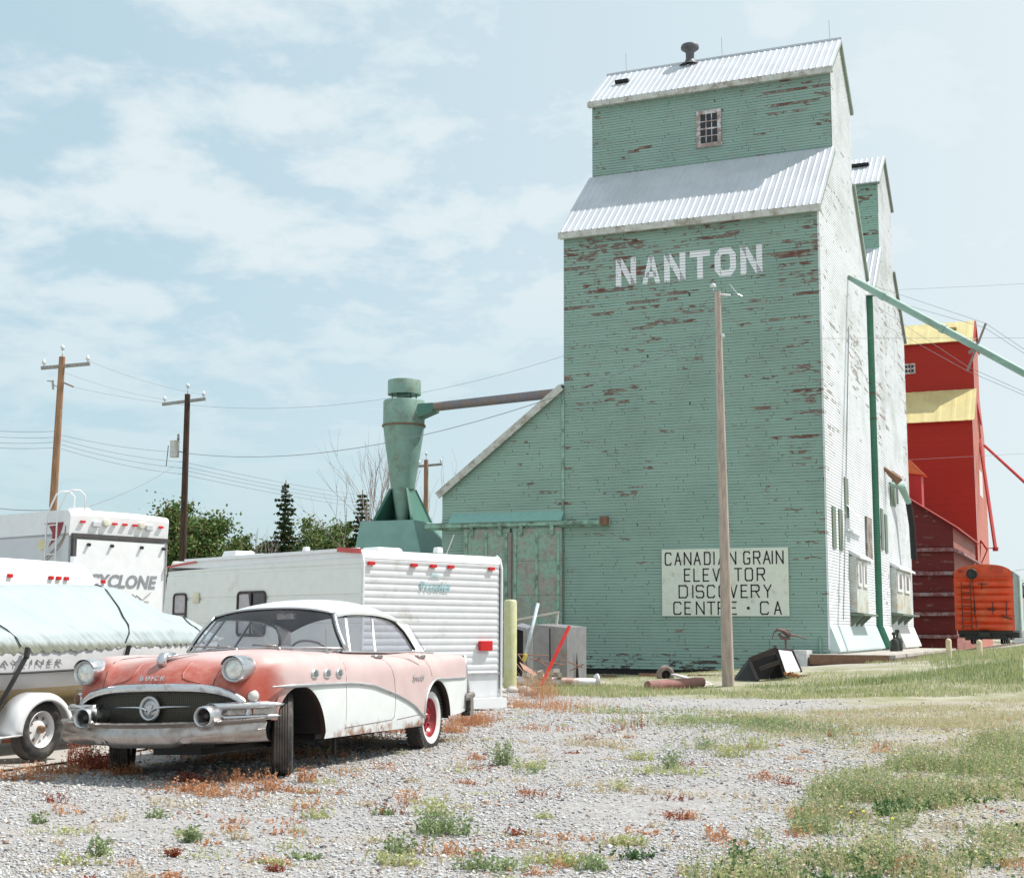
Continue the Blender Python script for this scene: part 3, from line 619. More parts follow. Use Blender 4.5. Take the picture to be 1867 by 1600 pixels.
# ================================================================== THE CAR
def carpaint():
    t = NT('faded_pink_paint'); o = t.obj(); x, y, z = t.sep(o)
    n = t.noise(o, 3.2, 6, .6); n2 = t.noise(o, 11, 5, .6)
    # unfaded salmon red survives on the nose of the hood and round the headlamps
    front = t.step(t.math('ADD', x, t.math('MULTIPLY', t.math('SUBTRACT', n, .5), .60)), .20, .52)
    zc = t.step(t.math('ADD', z, t.math('MULTIPLY', t.math('SUBTRACT', n, .5), .2)), .86, 1.0, 1., .15)
    red = t.math('MULTIPLY', front, zc)
    low = t.step(t.math('ADD', x, t.math('MULTIPLY', t.math('SUBTRACT', n2, .5), .4)), .25, .5)
    base = t.mix(t.step(n, .3, .7), (.50, .37, .36), (.55, .42, .415))
    base = t.mix(t.step(n2, .5, .8, 0, .4), base, (.50, .33, .30))
    base = t.mix(red, base, t.mix(t.step(n2, .35, .7), (.35, .075, .05), (.42, .145, .115)))
    deep = t.math('MULTIPLY', t.step(x, .30, .50), t.math('MULTIPLY', t.step(t.math('ABSOLUTE', y), .62, .74), t.step(t.math('ADD', z, t.math('MULTIPLY', n2, .10)), .84, .92, 1., 0.)))
    base = t.mix(t.math('MULTIPLY', deep, .75), base, (.36, .05, .025))
    rust = t.step(t.noise(o, 7, 8, .7), .70, .78)
    base = t.mix(t.math('MULTIPLY', rust, .7), base, (.24, .10, .06))
    spk = t.step(t.noise(o, 55, 3, .7), .66, .74)
    base = t.mix(t.math('MULTIPLY', spk, t.math('MULTIPLY', red, .8)), base, (.45, .38, .34))
    t.base(base); t.set(Roughness=.48); t.b.inputs['Coat Weight'].default_value = .12; t.b.inputs['Coat Roughness'].default_value = .35
    t.bump(n2, .04, .01); return t.m
def carwhite():
    t = NT('old_white_car_paint'); o = t.obj(); x, y, z = t.sep(o)
    n = t.noise(o, 4, 7, .65); n2 = t.noise(o, 16, 6, .7)
    base = t.mix(t.step(n, .35, .7), (.64, .67, .68), (.70, .73, .735))
    low = t.step(t.math('ADD', z, t.math('MULTIPLY', t.math('SUBTRACT', n2, .5), .28)), .27, .385, 1., 0.)
    lowz = t.math('LESS_THAN', z, .6)
    r = t.math('MULTIPLY', t.math('MULTIPLY', low, lowz), t.step(t.noise(o, 5, 4, .6), .44, .6))
    base = t.mix(r, base, t.mix(n2, (.30, .13, .05), (.20, .08, .03)))
    base = t.mix(t.step(t.noise(o, 9, 8, .75), .70, .76, 0, .55), base, (.42, .30, .2))
    t.base(base); t.set(Roughness=.35); t.b.inputs['Coat Weight'].default_value = .25; return t.m
def chrome(name, col=(.62, .63, .65), rough=.16, dirt=.35):
    t = NT(name); o = t.obj(); n = t.noise(o, 9, 7, .65)
    k = t.step(n, .60-.2*dirt, .74)
    t.base(t.mix(t.math('MULTIPLY', k, .7), col, (.26, .20, .17))); t.inp(t.b, 'Roughness', t.step(n, .3, .75, rough, rough+.3)); t.inp(t.b, 'Metallic', t.step(n, .5, .8, 1., .55))
    return t.m
M['pink'] = carpaint(); M['carwhite'] = carwhite(); M['chrome'] = chrome('chrome_trim'); M['chromeold'] = chrome('pitted_chrome', (.46, .42, .40), .22, 1.0)
M['chromedim'] = chrome('dull_bright_trim', (.52, .53, .54), .32, .4)
M['rubber'] = mat('tyre_rubber', (.022, .022, .023), .8, var=.3, scale=12, dirt=(.10, .09, .08), dirtamt=.4, coords='obj', dirt_scale=8)
M['treadrub'] = mat('tread_rubber', (.05, .046, .045), .85, var=.3, scale=20, dirt=(.12, .10, .09), dirtamt=.6, coords='obj')
M['whitewall'] = mat('whitewall_rubber', (.62, .62, .60), .7, var=.08, dirt=(.4, .36, .32), coords='obj')
M['redrim'] = mat('red_wheel_enamel', (.26, .012, .022), .28, var=.15, scale=9, coords='obj', dirt=(.3, .12, .09), dirtamt=.3, bump=0)
M['gap'] = mat('panel_gap', (.10, .05, .045), .9, bump=0)
M['seal'] = mat('rubber_seal', (.012, .012, .012), .7, bump=0)
def glassmat(name, tint=(.82, .83, .87), gl=.0, haze=.045, hazecol=(.40, .40, .46)):
    t = NT(name); tr = t.n('ShaderNodeBsdfTransparent'); tr.inputs[0].default_value = c4(tint)
    g = t.n('ShaderNodeBsdfGlossy'); g.inputs['Roughness'].default_value = .04
    lw = t.n('ShaderNodeLayerWeight'); lw.inputs[0].default_value = .5
    mx = t.n('ShaderNodeMixShader'); f = t.math('MULTIPLY_ADD', t.math('POWER', lw.outputs[1], 4.0), .65, .05+gl, clamp=True); t.L.new(f, mx.inputs[0]); t.L.new(tr.outputs[0], mx.inputs[1]); t.L.new(g.outputs[0], mx.inputs[2])
    df = t.n('ShaderNodeBsdfDiffuse'); df.inputs[0].default_value = c4(hazecol); m2 = t.n('ShaderNodeMixShader')
    n = t.noise(t.obj(), 4, 6, .6); t.L.new(t.step(n, .35, .8, haze*.4, haze*1.8), m2.inputs[0]); t.L.new(mx.outputs[0], m2.inputs[1]); t.L.new(df.outputs[0], m2.inputs[2])
    t.L.new(m2.outputs[0], t.out.inputs[0]); return t.m
M['glass'] = glassmat('dusty_car_glass')
M['lens'] = mat('sealed_beam_glass', (.70, .71, .68), .16, .55, var=.2, scale=25, coords='obj')
M['redlens'] = mat('red_lamp_lens', (.55, .008, .012), .2, bump=0, var=.05)
M['fabric'] = mat('seat_cloth', (.42, .40, .39), .9, coords='obj')
M['headliner'] = mat('car_headliner', (.055, .045, .055), .9, coords='obj')

M['gel2'] = mat('bright_port_metal', (.60, .62, .63), .25, .5, bump=0)
M['rustedge'] = mat('rusty_edge', (.035, .020, .015), .8, bump=0)
ca = .084; cro = .033; cpi = .015
_fx = Vector((math.sin(ca)*math.cos(cpi), -math.cos(ca)*math.cos(cpi), math.sin(cpi))); _l0 = Vector((math.cos(ca), math.sin(ca), 0)); _u0 = _fx.cross(_l0)
_ly = _l0*math.cos(cro)+_u0*math.sin(cro); _uz = _fx.cross(_ly)
car = thing('vintage_car', 'faded pink and white vintage hardtop sedan with chrome grille parked on the gravel', 'car')
car.matrix_basis = Matrix(((_fx.x, _ly.x, _uz.x, -6.979), (_fx.y, _ly.y, _uz.y, 9.967), (_fx.z, _ly.z, _uz.z, -.012), (0, 0, 0, 1)))
Wx = lambda s: spline([-4.13, -4.0, -3.6, -3.0, -1.0, -.3, .2, .5, .7, .8], [.885, .912, .945, .965, .968, .962, .945, .90, .84, .80], s)
FT = lambda s: spline([-4.13, -4.05, -3.9, -3.4, -2.65, -2.0, -1.2, -.8, -.2, .3, .55, .7, .8], [.962, .972, .978, .988, 1.005, .985, .99, 1.0, 1.008, 1.0, .985, .96, .93], s)
HC = lambda s: spline([-4.13, -4.05, -3.8, -3.4, -3.1, -1.1, -.9, -.5, 0, .4, .6, .7, .8], [.82, .90, .975, 1.02, 1.035, 1.04, 1.045, 1.03, 1.01, .975, .935, .90, .85], s)
SP = lambda x: np.interp(x, [-2.61, -2.5, -2.35, -2.15, -1.9, -1.65, -1.36, -1.05, -.77, .5], [.355, .405, .475, .535, .595, .64, .69, .714, .722, .722])
def archF(x):
    u = np.clip((x-.06)/np.where(x > .06, .46, .44), -1, 1); z0 = np.where(x > .06, .45, .28)
    return np.where(np.abs(u) < 1, z0+(.715-z0)*np.sqrt(1-u*u), 0)
def archR(x): u = np.clip((x+3.03)/.40, -1, 1); return np.where(np.abs(u) < 1, .335+.375*np.sqrt(1-u*u), 0)
def botz(x):
    b = np.interp(x, [-4.1, -3.43, -3.42, -2.64, -2.63, -.39, .4, .5], [.37, .335, .335, .335, .265, .275, .46, .46])
    b = np.where((x < -.379) & (x > -2.63), .27+0*x, b); b = np.where((x <= .06) & (x > -.38), archF(x), b); b = np.where((x > .06) & (x < .52), np.maximum(archF(x), .45), b)
    b = np.where((x < -2.63) & (x > -3.43), np.maximum(archR(x), .335), b); return b
def spear(x):
    s_ = SP(x); s_ = np.where(x < -2.61, np.maximum(archR(x)+.004, .35), s_); return np.where(x < -3.03, .715+0*x, s_)
AYZ = [(0, .745), (.20, .743), (.36, .737), (.46, .728), (.55, .712), (.64, .685), (.70, .652), (.74, .622), (.765, .598), (.78, .575), (.79, .555), (.80, .53), (.80, .50), (.80, .47), (.77, .47)]
def section(s):
    w = float(Wx(s)); ft = float(FT(s)); hc = float(HC(s)); hv = min(hc, ft)-.022 if s > -1.2 else min(hc, ft)-.012
    hv += 0
    sp = float(spear(np.array(s))); bo = float(botz(np.array(s))); sp = max(sp, bo+.008)
    sh = max(ft-.2, sp+.03)
    P = [(0, hc), (.25*w, hc-.006), (.43*w, hc-.026), (.54*w, hv), (.64*w, ft-.016), (.74*w, ft), (.85*w, ft-.016), (.935*w, ft-.058), (.982*w, ft-.12), (w, sh),
         (w+.003, sp), (w+.001, sp*.6+bo*.4), (w-(.001 if bo > .295 else .006), sp*.25+bo*.75), (w-(.004 if bo > .295 else .022), bo), (w-.05, bo+.004)]
    if s < -2.9:
        k2 = float(sstep(2.9, 4.0, -s)); Q = [(0, hc), (.25*w, hc-.004), (.45*w, hc-.012), (.60*w, hv), (.74*w, ft-.012), (.86*w, ft), (.935*w, ft-.008), (.975*w, ft-.032), (.993*w, ft-.08)]
        P = [(a*(1-k2)+c*k2, b*(1-k2)+d*k2) for (a, b), (c, d) in zip(P[:9], Q)]+P[9:]
    if s > .50:
        q = min(1, (s-.50)/.30); k = 1-math.sqrt(max(0, 1-q**2.2))
        P = [(a*(1-k)+c*k, b*(1-k)+d*k) for (a, b), (c, d) in zip(P, AYZ)]
    # densify the crown rows
    out = []
    ys = np.array(P)
    for i in range(len(P)-1):
        if i < 9:
            p0, p1, p2, p3 = ys[max(i-1, 0)], ys[i], ys[i+1], ys[min(i+2, 10)]
            if i == 0: p0 = np.array([-p2[0], p2[1]])
            for t in (0, 1/3, 2/3):
                out.append(.5*((2*p1)+(-p0+p2)*t+(2*p0-5*p1+4*p2-p3)*t*t+(-p0+3*p1-3*p2+p3)*t**3))
        elif i in (9, 10, 11): out += [ys[i], ys[i]*.5+ys[i+1]*.5]
        else: out.append(ys[i])
    out.append(ys[-1])
    k = float(sstep(.05, .8, s))
    return [(s-.175*k*(abs(p[0])/.78)**1.5, p[0], p[1]) for p in out]
ss = set(np.linspace(-4.13, .80, 130).round(4))
for c_, a_ in ((.06, .459), (-3.03, .399), (.06, .439)):
    for th in np.linspace(0, math.pi, 40): ss.add(round(float(c_+a_*math.cos(th)), 4))
for q in np.linspace(0, math.pi/2, 16): ss.add(round(.5+.3*math.sin(q), 4))
for q in (-2.629, -2.631, -.379, -.381, .519, .521, -3.429, -3.431, .5): ss.add(q)
ss = sorted(ss, reverse=True); ss = [ss[0]]+[b for a, b in zip(ss, ss[1:]) if a-b > .0015]
GR = np.array([section(s) for s in ss]); NR = GR.shape[1]; RSP = 29   # first row under the spear
body = MB(); keep = lambda i, j: not (-3.12 < ss[i] < -1.10 and j < 15)
for sg in (1, -1):
    P = GR*np.array([1, sg, 1]); o = body.n; body.v += [tuple(q) for q in P.reshape(-1, 3)]; body.n += P.shape[0]*NR
    for i in range(len(ss)-1):
        for j in range(NR-1):
            if not keep(i, j): continue
            xm = (GR[i, j, 0]+GR[i+1, j, 0])/2; f = [o+i*NR+j, o+i*NR+j+1, o+(i+1)*NR+j+1, o+(i+1)*NR+j]
            body.f.append(f if sg > 0 else f[::-1]); body.m.append(2 if j == NR-2 else 1 if (j >= RSP and xm < .1 and not (-3.03 < xm < -2.62)) else 0)
# tail panel
e = GR[-1]; tail = [tuple(q) for q in e]+[(q[0], -q[1], q[2]) for q in e[::-1]]; body.add(tail, [tuple(range(len(tail)))])
for sg in (1, -1):      # lower valance round the front corner below the fender
    fr = [q*np.array([1, sg, 1]) for q in GR[0]]
body_o = body.build('body', [M['pink'], M['carwhite'], M['rustedge']], car, smooth=True, world=False, angle=38)
def side_pt(x, z, out=0.0, sg=1):
    i = int(np.argmin(np.abs(np.array(ss)-x))); row = GR[i]; r = row[12:]
    k = int(np.argmin(np.abs(r[:, 2]-z))); y = np.interp(z, r[::-1, 2][:], r[::-1, 1][:]) if False else None
    best = None
    for a, b in zip(r[:-1], r[1:]):
        if (a[2]-z)*(b[2]-z) <= 0 and abs(a[2]-b[2]) > 1e-6:
            t = (z-a[2])/(b[2]-a[2]); best = a[1]+(b[1]-a[1])*t; break
    if best is None: best = r[k, 1]
    return (x, sg*(best+out), z)
# bright trim following the sweep
for sg in (1, -1):
    mb = MB()
    xs = np.linspace(.50, -2.60, 70); pts = [side_pt(x, float(SP(x)), .004, sg) for x in xs]
    th = np.linspace(0, math.pi/2, 16); arcp = [(-3.03+.405*math.cos(t), .335+.385*math.sin(t)) for t in th]
    pts2 = [side_pt(x, z+.004, .002, sg) for x, z in arcp]+[side_pt(x, .722, .004, sg) for x in np.linspace(-3.1, -4.0, 14)]
    mb.tube(pts, [.004+.012*min(1, i/6) for i in range(70)], 8, ref=(0, 1, 0)); mb.tube(pts2, .013, 8, ref=(0, 1, 0))
    mb.build('side_trim', M['chromedim'], car, smooth=True, world=False)
    # door gaps
    gaps = [[(-.775, .985), (-.772, .85), (-.775, .6), (-.78, .34)], [(-1.60, .97), (-1.70, .95), (-1.80, .86), (-1.86, .74), (-1.88, .55), (-1.86, .39), (-1.80, .365)], [(-1.80, .365), (-.78, .34)], [(-1.92, .36), (-2.48, .385)],
            [(-2.58, .985), (-2.70, .95), (-2.80, .85), (-2.86, .75)]]
    mb = MB()
    for g in gaps:
        mb = MB(); mb.tube([side_pt(a[0]+(b[0]-a[0])*t, a[1]+(b[1]-a[1])*t, -.001, sg) for a, b in zip(g[:-1], g[1:]) for t in (0, .33, .66, 1)], .0035, 5); mb.build('door_gap', M['gap'], car, world=False)
    mb = MB(); cr = [(-1.93, .965), (-2.15, .955), (-2.35, .925), (-2.50, .88), (-2.60, .82)]
    mb.tube([side_pt(a, b, -.006, sg) for a, b in cr], [.004, .016, .022, .018, .004], 8); mb.build('fender_crease', M['pink'], car, smooth=True, world=False)
    for x, z in ((-1.57, .955), (-2.60, .955)):
        mb = MB(); p = side_pt(x, z, .0, sg); q = side_pt(x-.17, z-.004, .0, sg)
        mb.tube([(p[0]+.01, p[1], p[2]), (p[0]-.02, p[1]+sg*.035, p[2]+.004), (q[0]+.03, q[1]+sg*.035, q[2]+.004), (q[0], q[1], q[2])], [.010, .013, .013, .010], 8)
        mb.lathe((q[0]+.01, q[1]+sg*.01, q[2]), (0, sg, 0), [(0, .02), (.02, .02), (.026, 0)], 12); mb.build('door_handle', M['chromeold'], car, smooth=True, world=False)
    for x in (-.16, -.395, -.63):
        p = side_pt(x, .815, 0, sg); mb = MB()
        R = [(math.cos(t)*.068, math.sin(t)*.040) for t in np.linspace(0, 2*math.pi, 25)[:-1]]
        rings = [[(p[0]+a*k, p[1]+sg*d, p[2]+b*k) for a, b in R] for k, d in ((1.05, -.01), (1, .010), (.88, .016), (.60, .013))]
        mb.grid([list(r) for r in zip(*rings)], closeu=True); f = mb.build('fender_port', M['gel2'], car, smooth=True, world=False, angle=50)
        mb = MB(); mb.poly([(p[0]+a*.60, p[1]+sg*.0125, p[2]+b*.60) for a, b in R]); mb.poly([(p[0]+a*.72, p[1]+sg*.0165, p[2]+b*.72) for a, b in R if b < -.002]); mb.build('port_recess', mat('port_shadow', (.14, .14, .15), .4, bump=0), f, world=False)
text_part('script_emblem', 'Special', M['chrome'], car, world_of(car) @ frame4(side_pt(-2.45, .745, .006), (-1, 0, 0), (0, 0, 1)), .095, .002, shear=.5, spacing=1.15)
text_part('hood_lettering', 'B U I C K', M['chrome'], car, world_of(car) @ frame4((.785, 0, .805), (0, 1, 0), (-.42, 0, .9)), .055, .006, offset=.0015, spacing=1.0)
# hood shut line and raised panels
def surf(s, y):
    r = GR[int(np.argmin(np.abs(np.array(ss)-s)))]
    k = np.searchsorted(r[:26, 1], abs(y)); k = min(max(k, 1), 25); a, b = r[k-1], r[k]; t = (abs(y)-a[1])/max(1e-6, b[1]-a[1]); q = a+(b-a)*t
    return (q[0], math.copysign(q[1], y), q[2]+.001)
for sg in (1, -1): mb = MB(); mb.tube([surf(s, sg*y) for s, y in ((.798, .50), (.77, .505), (.72, .52), (.6, .535), (.4, .55), (.1, .56), (-.3, .58), (-.7, .62), (-.95, .66))], .0045, 5); mb.build('hood_gap', M['gap'], car, world=False)
for sg in (1, -1): mb = MB(); mb.tube([surf(s, sg*y) for s, y in ((.785, .40), (.778, .29), (.765, .245), (.72, .225), (.62, .225), (.45, .23), (.2, .24))], [.003, .008, .009, .009, .008, .006, .002], 6); mb.build('hood_bead', M['pink'], car, smooth=True, world=False)
# hood ornament
mb = MB(); zt = surf(.60, 0)[2]
mb.tube([(.64, 0, zt-.03), (.66, 0, zt+.02), (.63, 0, zt+.055), (.52, 0, zt+.07), (.40, 0, zt+.06)], [.035, .045, .04, .025, .012], 12, flat=.7)
for sg in (1, -1): mb.tube([(.62, sg*.01, zt+.04), (.50, sg*.05, zt+.062), (.26, sg*.10, zt+.066)], [.02, .022, .006], 8, flat=.3)
mb.build('hood_ornament', M['chrome'], car, smooth=True, world=False)
# headlamps
for sg in (1, -1):
    c_ = (.60, sg*.675, .868); mb = MB(); ax = (1, sg*.03, -.03)
    mb.lathe(c_, ax, [(-.12, .095), (-.02, .106), (.07, .106), (.115, .101), (.126, .093), (.116, .084), (.10, .080)], 32)
    o = mb.build('headlamp_bezel', M['chrome'], car, smooth=True, world=False, angle=60)
    mb = MB()
    for t in np.linspace(.25, math.pi-.25, 17): pass
    vis = [[(c_[0]+d, c_[1]+r*math.cos(t), c_[2]+r*math.sin(t)) for d, r in ((-.05, .103), (.09, .108), (.130+.014*math.sin(t), .103), (.10, .098))] for t in np.linspace(.35, math.pi-.35, 22)]
    mb.grid(vis); mb.build('lamp_hood', M['chrome'], o, smooth=True, world=False, angle=60)
    mb = MB(); mb.lathe(c_, ax, [(.095, .083), (.108, .068), (.116, .045), (.120, .02), (.121, 0)], 28); mb.build('headlamp', M['lens'], car, smooth=True, world=False)
    mb = MB(); q = (.585, sg*.79, .652); mb.lathe(q, (1, sg*.5, 0), [(-.02, .05), (.02, .05), (.035, .042)], 20); a = mb.build('parking_lamp', M['chrome'], car, smooth=True, world=False, angle=40)
    mb = MB(); mb.lathe(q, (1, sg*.5, 0), [(.034, .043), (.05, .03), (.056, 0)], 20); mb.build('lamp_lens', mat('frosted_lens', (.62, .60, .56), .25, bump=0) if sg > 0 else mat('amber_dark_lens', (.12, .04, .02), .3, bump=0), a, smooth=True, world=False)
# grille
def arcx(y): return .80-.175*(abs(y)/.78)**1.5
def arcz(y): return float(np.interp(abs(y), [a[0] for a in AYZ[:11]], [a[1] for a in AYZ[:11]]))
def grillemat():
    t = NT('woven_grille'); o = t.obj(); x, y, z = t.sep(o)
    gy = t.math('FRACT', t.math('MULTIPLY', y, 62)); gz = t.math('FRACT', t.math('MULTIPLY', z, 62))
    m = t.math('MINIMUM', t.step(t.math('ABSOLUTE', t.math('SUBTRACT', gy, .5)), .18, .3), 1.0)
    m2 = t.step(t.math('ABSOLUTE', t.math('SUBTRACT', gz, .5)), .18, .3); k = t.math('MAXIMUM', m, m2)
    t.base(t.mix(k, (.006, .007, .006), (.075, .070, .055))); t.inp(t.b, 'Metallic', t.math('MULTIPLY', k, .6)); t.set(Roughness=.45); t.bump(k, .6, .01); return t.m
mb = MB(); ys = np.linspace(-.72, .72, 41); P = []
for y in ys: P.append([(arcx(y)-.035-.02*abs(v-.5), y*(1-.0*v), .42+(arcz(y)-.42)*v) for v in np.linspace(0, 1, 9)])
mb.grid(P); mb.build('grille_mesh', grillemat(), car, smooth=True, world=False)
mb = MB(); mb.bx(.15, .62, -.62, .62, .30, .70); mb.build('radiator_core', M['dark'], car, world=False)
mb = MB(); ys = np.concatenate([np.linspace(-.775, -.6, 10), np.linspace(-.55, .55, 23), np.linspace(.6, .775, 10)])
prof = [(-.02, .018), (.016, .022), (.036, .006), (.042, -.016), (.034, -.036), (.004, -.044), (-.02, -.040)]
mb.grid([[(arcx(y)+a-.002, y, arcz(y)+b) for a, b in prof] for y in ys])
mb.tube([(arcx(y)+.012, y, z) for y, z in ((.775, .575), (.775, .54), (.765, .50))], .022, 8); mb.tube([(arcx(y)+.012, -y, z) for y, z in ((.775, .575), (.775, .54), (.765, .50))], .022, 8)
gb = mb.build('grille_bar', M['chrome'], car, smooth=True, world=False, angle=50)
mb = MB(); ring = [(.052, 0)]; c_ = (.815, 0, .572)
T_ = [[(c_[0]+.014*math.cos(b), (.078+.014*math.sin(b))*math.cos(a), c_[2]+(.088+.014*math.sin(b))*math.sin(a)) for b in np.linspace(0, 2*math.pi, 9)] for a in np.linspace(0, 2*math.pi, 33)]
mb.grid(T_); mb.lathe((c_[0]-.012, 0, c_[2]), (1, 0, 0), [(0, .078), (.008, .07), (.012, .03), (.014, 0)], 24)
mb.prism([(c_[0]-.002, -.035, c_[2]+.03), (c_[0]-.002, .035, c_[2]+.03), (c_[0]-.002, 0, c_[2]-.05)], (.014, 0, 0))
em = mb.build('grille_emblem', M['chromedim'], car, smooth=True, world=False, angle=40)
mb = MB()
for sg in (1, -1): mb.grid([[(c_[0]+.005+d-.05*(t**2), sg*(.02+.33*t), c_[2]+.012-.03*math.exp(-t*9)+h*(1-t)**.6) for d, h in ((-.006, -.014), (.012, -.004), (.016, .004), (-.006, .014))] for t in np.linspace(0, 1, 14)])
mb.build('wing_bar', M['chrome'], em, smooth=True, world=False)
# front bumper
def bxx(y, x0=.93, k=.34, w=.95, p=2.6): return x0-k*(abs(y)/w)**p
ys = np.linspace(-.93, .93, 61)
mb = MB(); prof = [(-.05, .465), (.03, .468), (.052, .455), (.030, .437), (.010, .425), (.012, .40), (.022, .38), (.020, .345), (.006, .305), (-.02, .275), (-.06, .27)]
def bp(y, dx, z):
    lift = .03*(abs(y)/.93)**2; cut = sstep(.25, .36, abs(y)); z2 = z if z > .30 else z+.02*float(cut)-.0
    return (bxx(y)+dx+.010*float(cut)*(1 if .29 < z < .41 else 0), y, z2+lift*(.5+.5*(z > .3)))
mb.grid([[bp(y, a, b) for a, b in prof] for y in ys]); bm = mb.build('front_bumper', M['chromeold'], car, smooth=True, world=False, angle=50)
for sg in (1, -1):
    mb = MB()
    for (z0, x0, y1, r) in ((.580, .865, .985, .046), (.492, .855, .965, .030)):
        Y = np.linspace(.50, y1, 22); pts = [(bxx(y, x0, .40, .97, 2.8), sg*y, z0+.012*(y-.5)) for y in Y]
        mb.tube(pts, [r*(1 if t < 17 else (1-(t-17)/5.5)) for t in range(22)], 12, flat=.66)
    Y = np.linspace(.55, .94, 12); mb.grid([[(bxx(y, .84, .40, .97, 2.8), sg*y, z) for z in (.60, .47)] for y in Y], 1)
    mb.build('bumper_wing', [M['chrome'], M['chromeold']], bm, smooth=True, world=False)
for sg in (1, -1):
    mb = MB(); mb.tube([(bp(y*sg, .020, z)[0], y*sg, bp(y*sg, 0, z)[2]) for y, z in [(.925, .372), (.8, .368), (.6, .362), (.42, .358), (.36, .350), (.325, .325), (.31, .295)]], .0065, 6); mb.build('bumper_bead', M['chromeold'], bm, smooth=True, world=False)
    c_ = (.78, sg*.54, .515); mb = MB(); mb.lathe(c_, (1, 0, -.04), [(-.16, .10), (-.05, .098), (.04, .09), (.12, .083), (.150, .080), (.158, .072), (.150, .064), (.10, .054), (.06, .050)], 28)
    q = mb.build('bumper_bullet', M['chrome'], bm, smooth=True, world=False, angle=60)
    mb = MB(); mb.lathe((c_[0]+.06, c_[1], c_[2]), (1, 0, -.04), [(0, .052), (.01, .03), (.02, .026), (.045, .022), (.05, 0)], 18); mb.build('fog_lamp', mat('dark_socket', (.07, .06, .06), .35, .5, bump=0), car, smooth=True, world=False)
# rear bumper, tail lamp
mb = MB(); ys = np.linspace(-.97, .97, 41); prof = [(.05, .46), (-.03, .47), (-.05, .44), (-.035, .40), (-.045, .36), (-.02, .33), (.04, .33)]
mb.grid([[(-4.27+.30*(abs(y)/.97)**3.2+a, y, b+.02) for a, b in prof] for y in ys])
for sg in (1, -1): mb.tube([(-3.97, sg*.945, .53), (-4.08, sg*.965, .535), (-4.22, sg*.90, .53)], [.03, .035, .03], 10); mb.bx(-4.22, -4.10, sg*.88-.05, sg*.88+.05, .31, .52)
mb.build('rear_bumper', M['chromeold'], car, smooth=True, world=False, angle=45)
for sg in (1, -1):
    mb = MB(); mb.tube([(-4.12, sg*.865, .965), (-4.135, sg*.872, .80), (-4.15, sg*.878, .66), (-4.17, sg*.885, .53)], [.022, .024, .026, .026], 10); tl = mb.build('tail_lamp_housing', M['chromedim'], car, smooth=True, world=False)
    mb = MB(); mb.lathe((-4.17, sg*.80, .74), (-1, 0, 0), [(0, .06), (.04, .05), (.05, 0)], 16); mb.build('tail_lamp', M['redlens'], tl, smooth=True, world=False)
# greenhouse
RS = [-1.22, -1.32, -1.5, -1.8, -2.1, -2.4, -2.65, -2.85, -2.98]
ZC = [1.425, 1.452, 1.49, 1.522, 1.53, 1.52, 1.493, 1.455, 1.41]
ZR = [1.352, 1.366, 1.382, 1.390, 1.388, 1.368, 1.335, 1.300, 1.265]
YR = [.615, .635, .655, .668, .672, .672, .672, .675, .685]
RXs = [-1.26, -1.34, -1.5, -1.8, -2.1, -2.4, -2.65, -2.83, -2.955]
def roofsec(k):
    rs = []
    for a in np.linspace(-1, 1, 25):
        q = abs(a)**2.6; f = RS[k]+(RXs[k]-RS[k])*abs(a)**3
        rs.append((f, a*YR[k], ZR[k]+(ZC[k]-ZR[k])*(1-q)))
    s0 = rs[0]; s1 = rs[-1]
    return [(s0[0], s0[1]-.012, s0[2]-.035)]+[(s0[0], s0[1]-.016, s0[2]-.012)]+rs+[(s1[0], s1[1]+.016, s1[2]-.012), (s1[0], s1[1]+.012, s1[2]-.035)]
RP = np.array([roofsec(k) for k in range(9)])
def dens(P, n=5):
    xs = np.arange(len(P)); xi = np.linspace(0, len(P)-1, (len(P)-1)*n+1); out = np.zeros((len(xi),)+P.shape[1:])
    for j in range(P.shape[1]):
        for c in range(3): out[:, j, c] = spline(xs, P[:, j, c], xi)
    return out
RPd = dens(RP); mb = MB(); mb.grid(RPd)
# C pillars
for sg in (1, -1):
    F = [(-2.60, .684, 1.305), (-2.76, .705, 1.20), (-2.84, .735, 1.10), (-2.86, .785, 1.005)]; Bk = [(-2.97, .687, 1.262), (-3.02, .705, 1.18), (-3.08, .74, 1.09), (-3.12, .785, 1.01)]
    G = [[tuple(np.array(f)*(1-t)+np.array(b)*t+np.array([0, .012*math.sin(t*3.14), 0])) for t in np.linspace(0, 1, 5)] for f, b in zip(F, Bk)]
    mb.grid([[(p[0], sg*p[1], p[2]) for p in r] for r in G])
ro = mb.build('roof', M['carwhite'], car, smooth=True, world=False, angle=50)
mb = MB(); mb.grid(RPd[:, 2:-2]*np.array([1, .98, 1])-np.array([0, 0, .025])); mb.build('headliner', M['headliner'], car, smooth=True, world=False)
def wcurve(base, n=29):
    out = []
    for a in np.linspace(-1, 1, n):
        if base: q = abs(a); out.append((-.80-.30*q**3.2, a*.80, 1.052-.022*q**2))
        else: q = abs(a); out.append((-1.225-.035*q**3, a*.612, 1.418-.062*q**2.6))
    return np.array(out)
wb, wt = wcurve(True), wcurve(False); mb = MB(); G = []
for v in np.linspace(0, 1, 9): r = wb*(1-v)+wt*v; r[:, 0] += .035*math.sin(v*math.pi); G.append(r)
mb.grid(np.array(G)); mb.build('windshield', M['glass'], car, smooth=True, world=False)
mb = MB(); mb.tube([tuple(q+np.array([.004, 0, 0])) for q in wb], .012, 8); mb.tube([tuple(q+np.array([.006, 0, .004])) for q in wt], .011, 8)
for sg in (1, -1):
    i = -1 if sg > 0 else 0; c_ = [tuple(g[i]) for g in G]; mb.tube([(a+.0, b+sg*.012, c) for a, b, c in c_], .020, 8)
mb.build('windshield_frame', M['chromedim'], car, smooth=True, world=False)
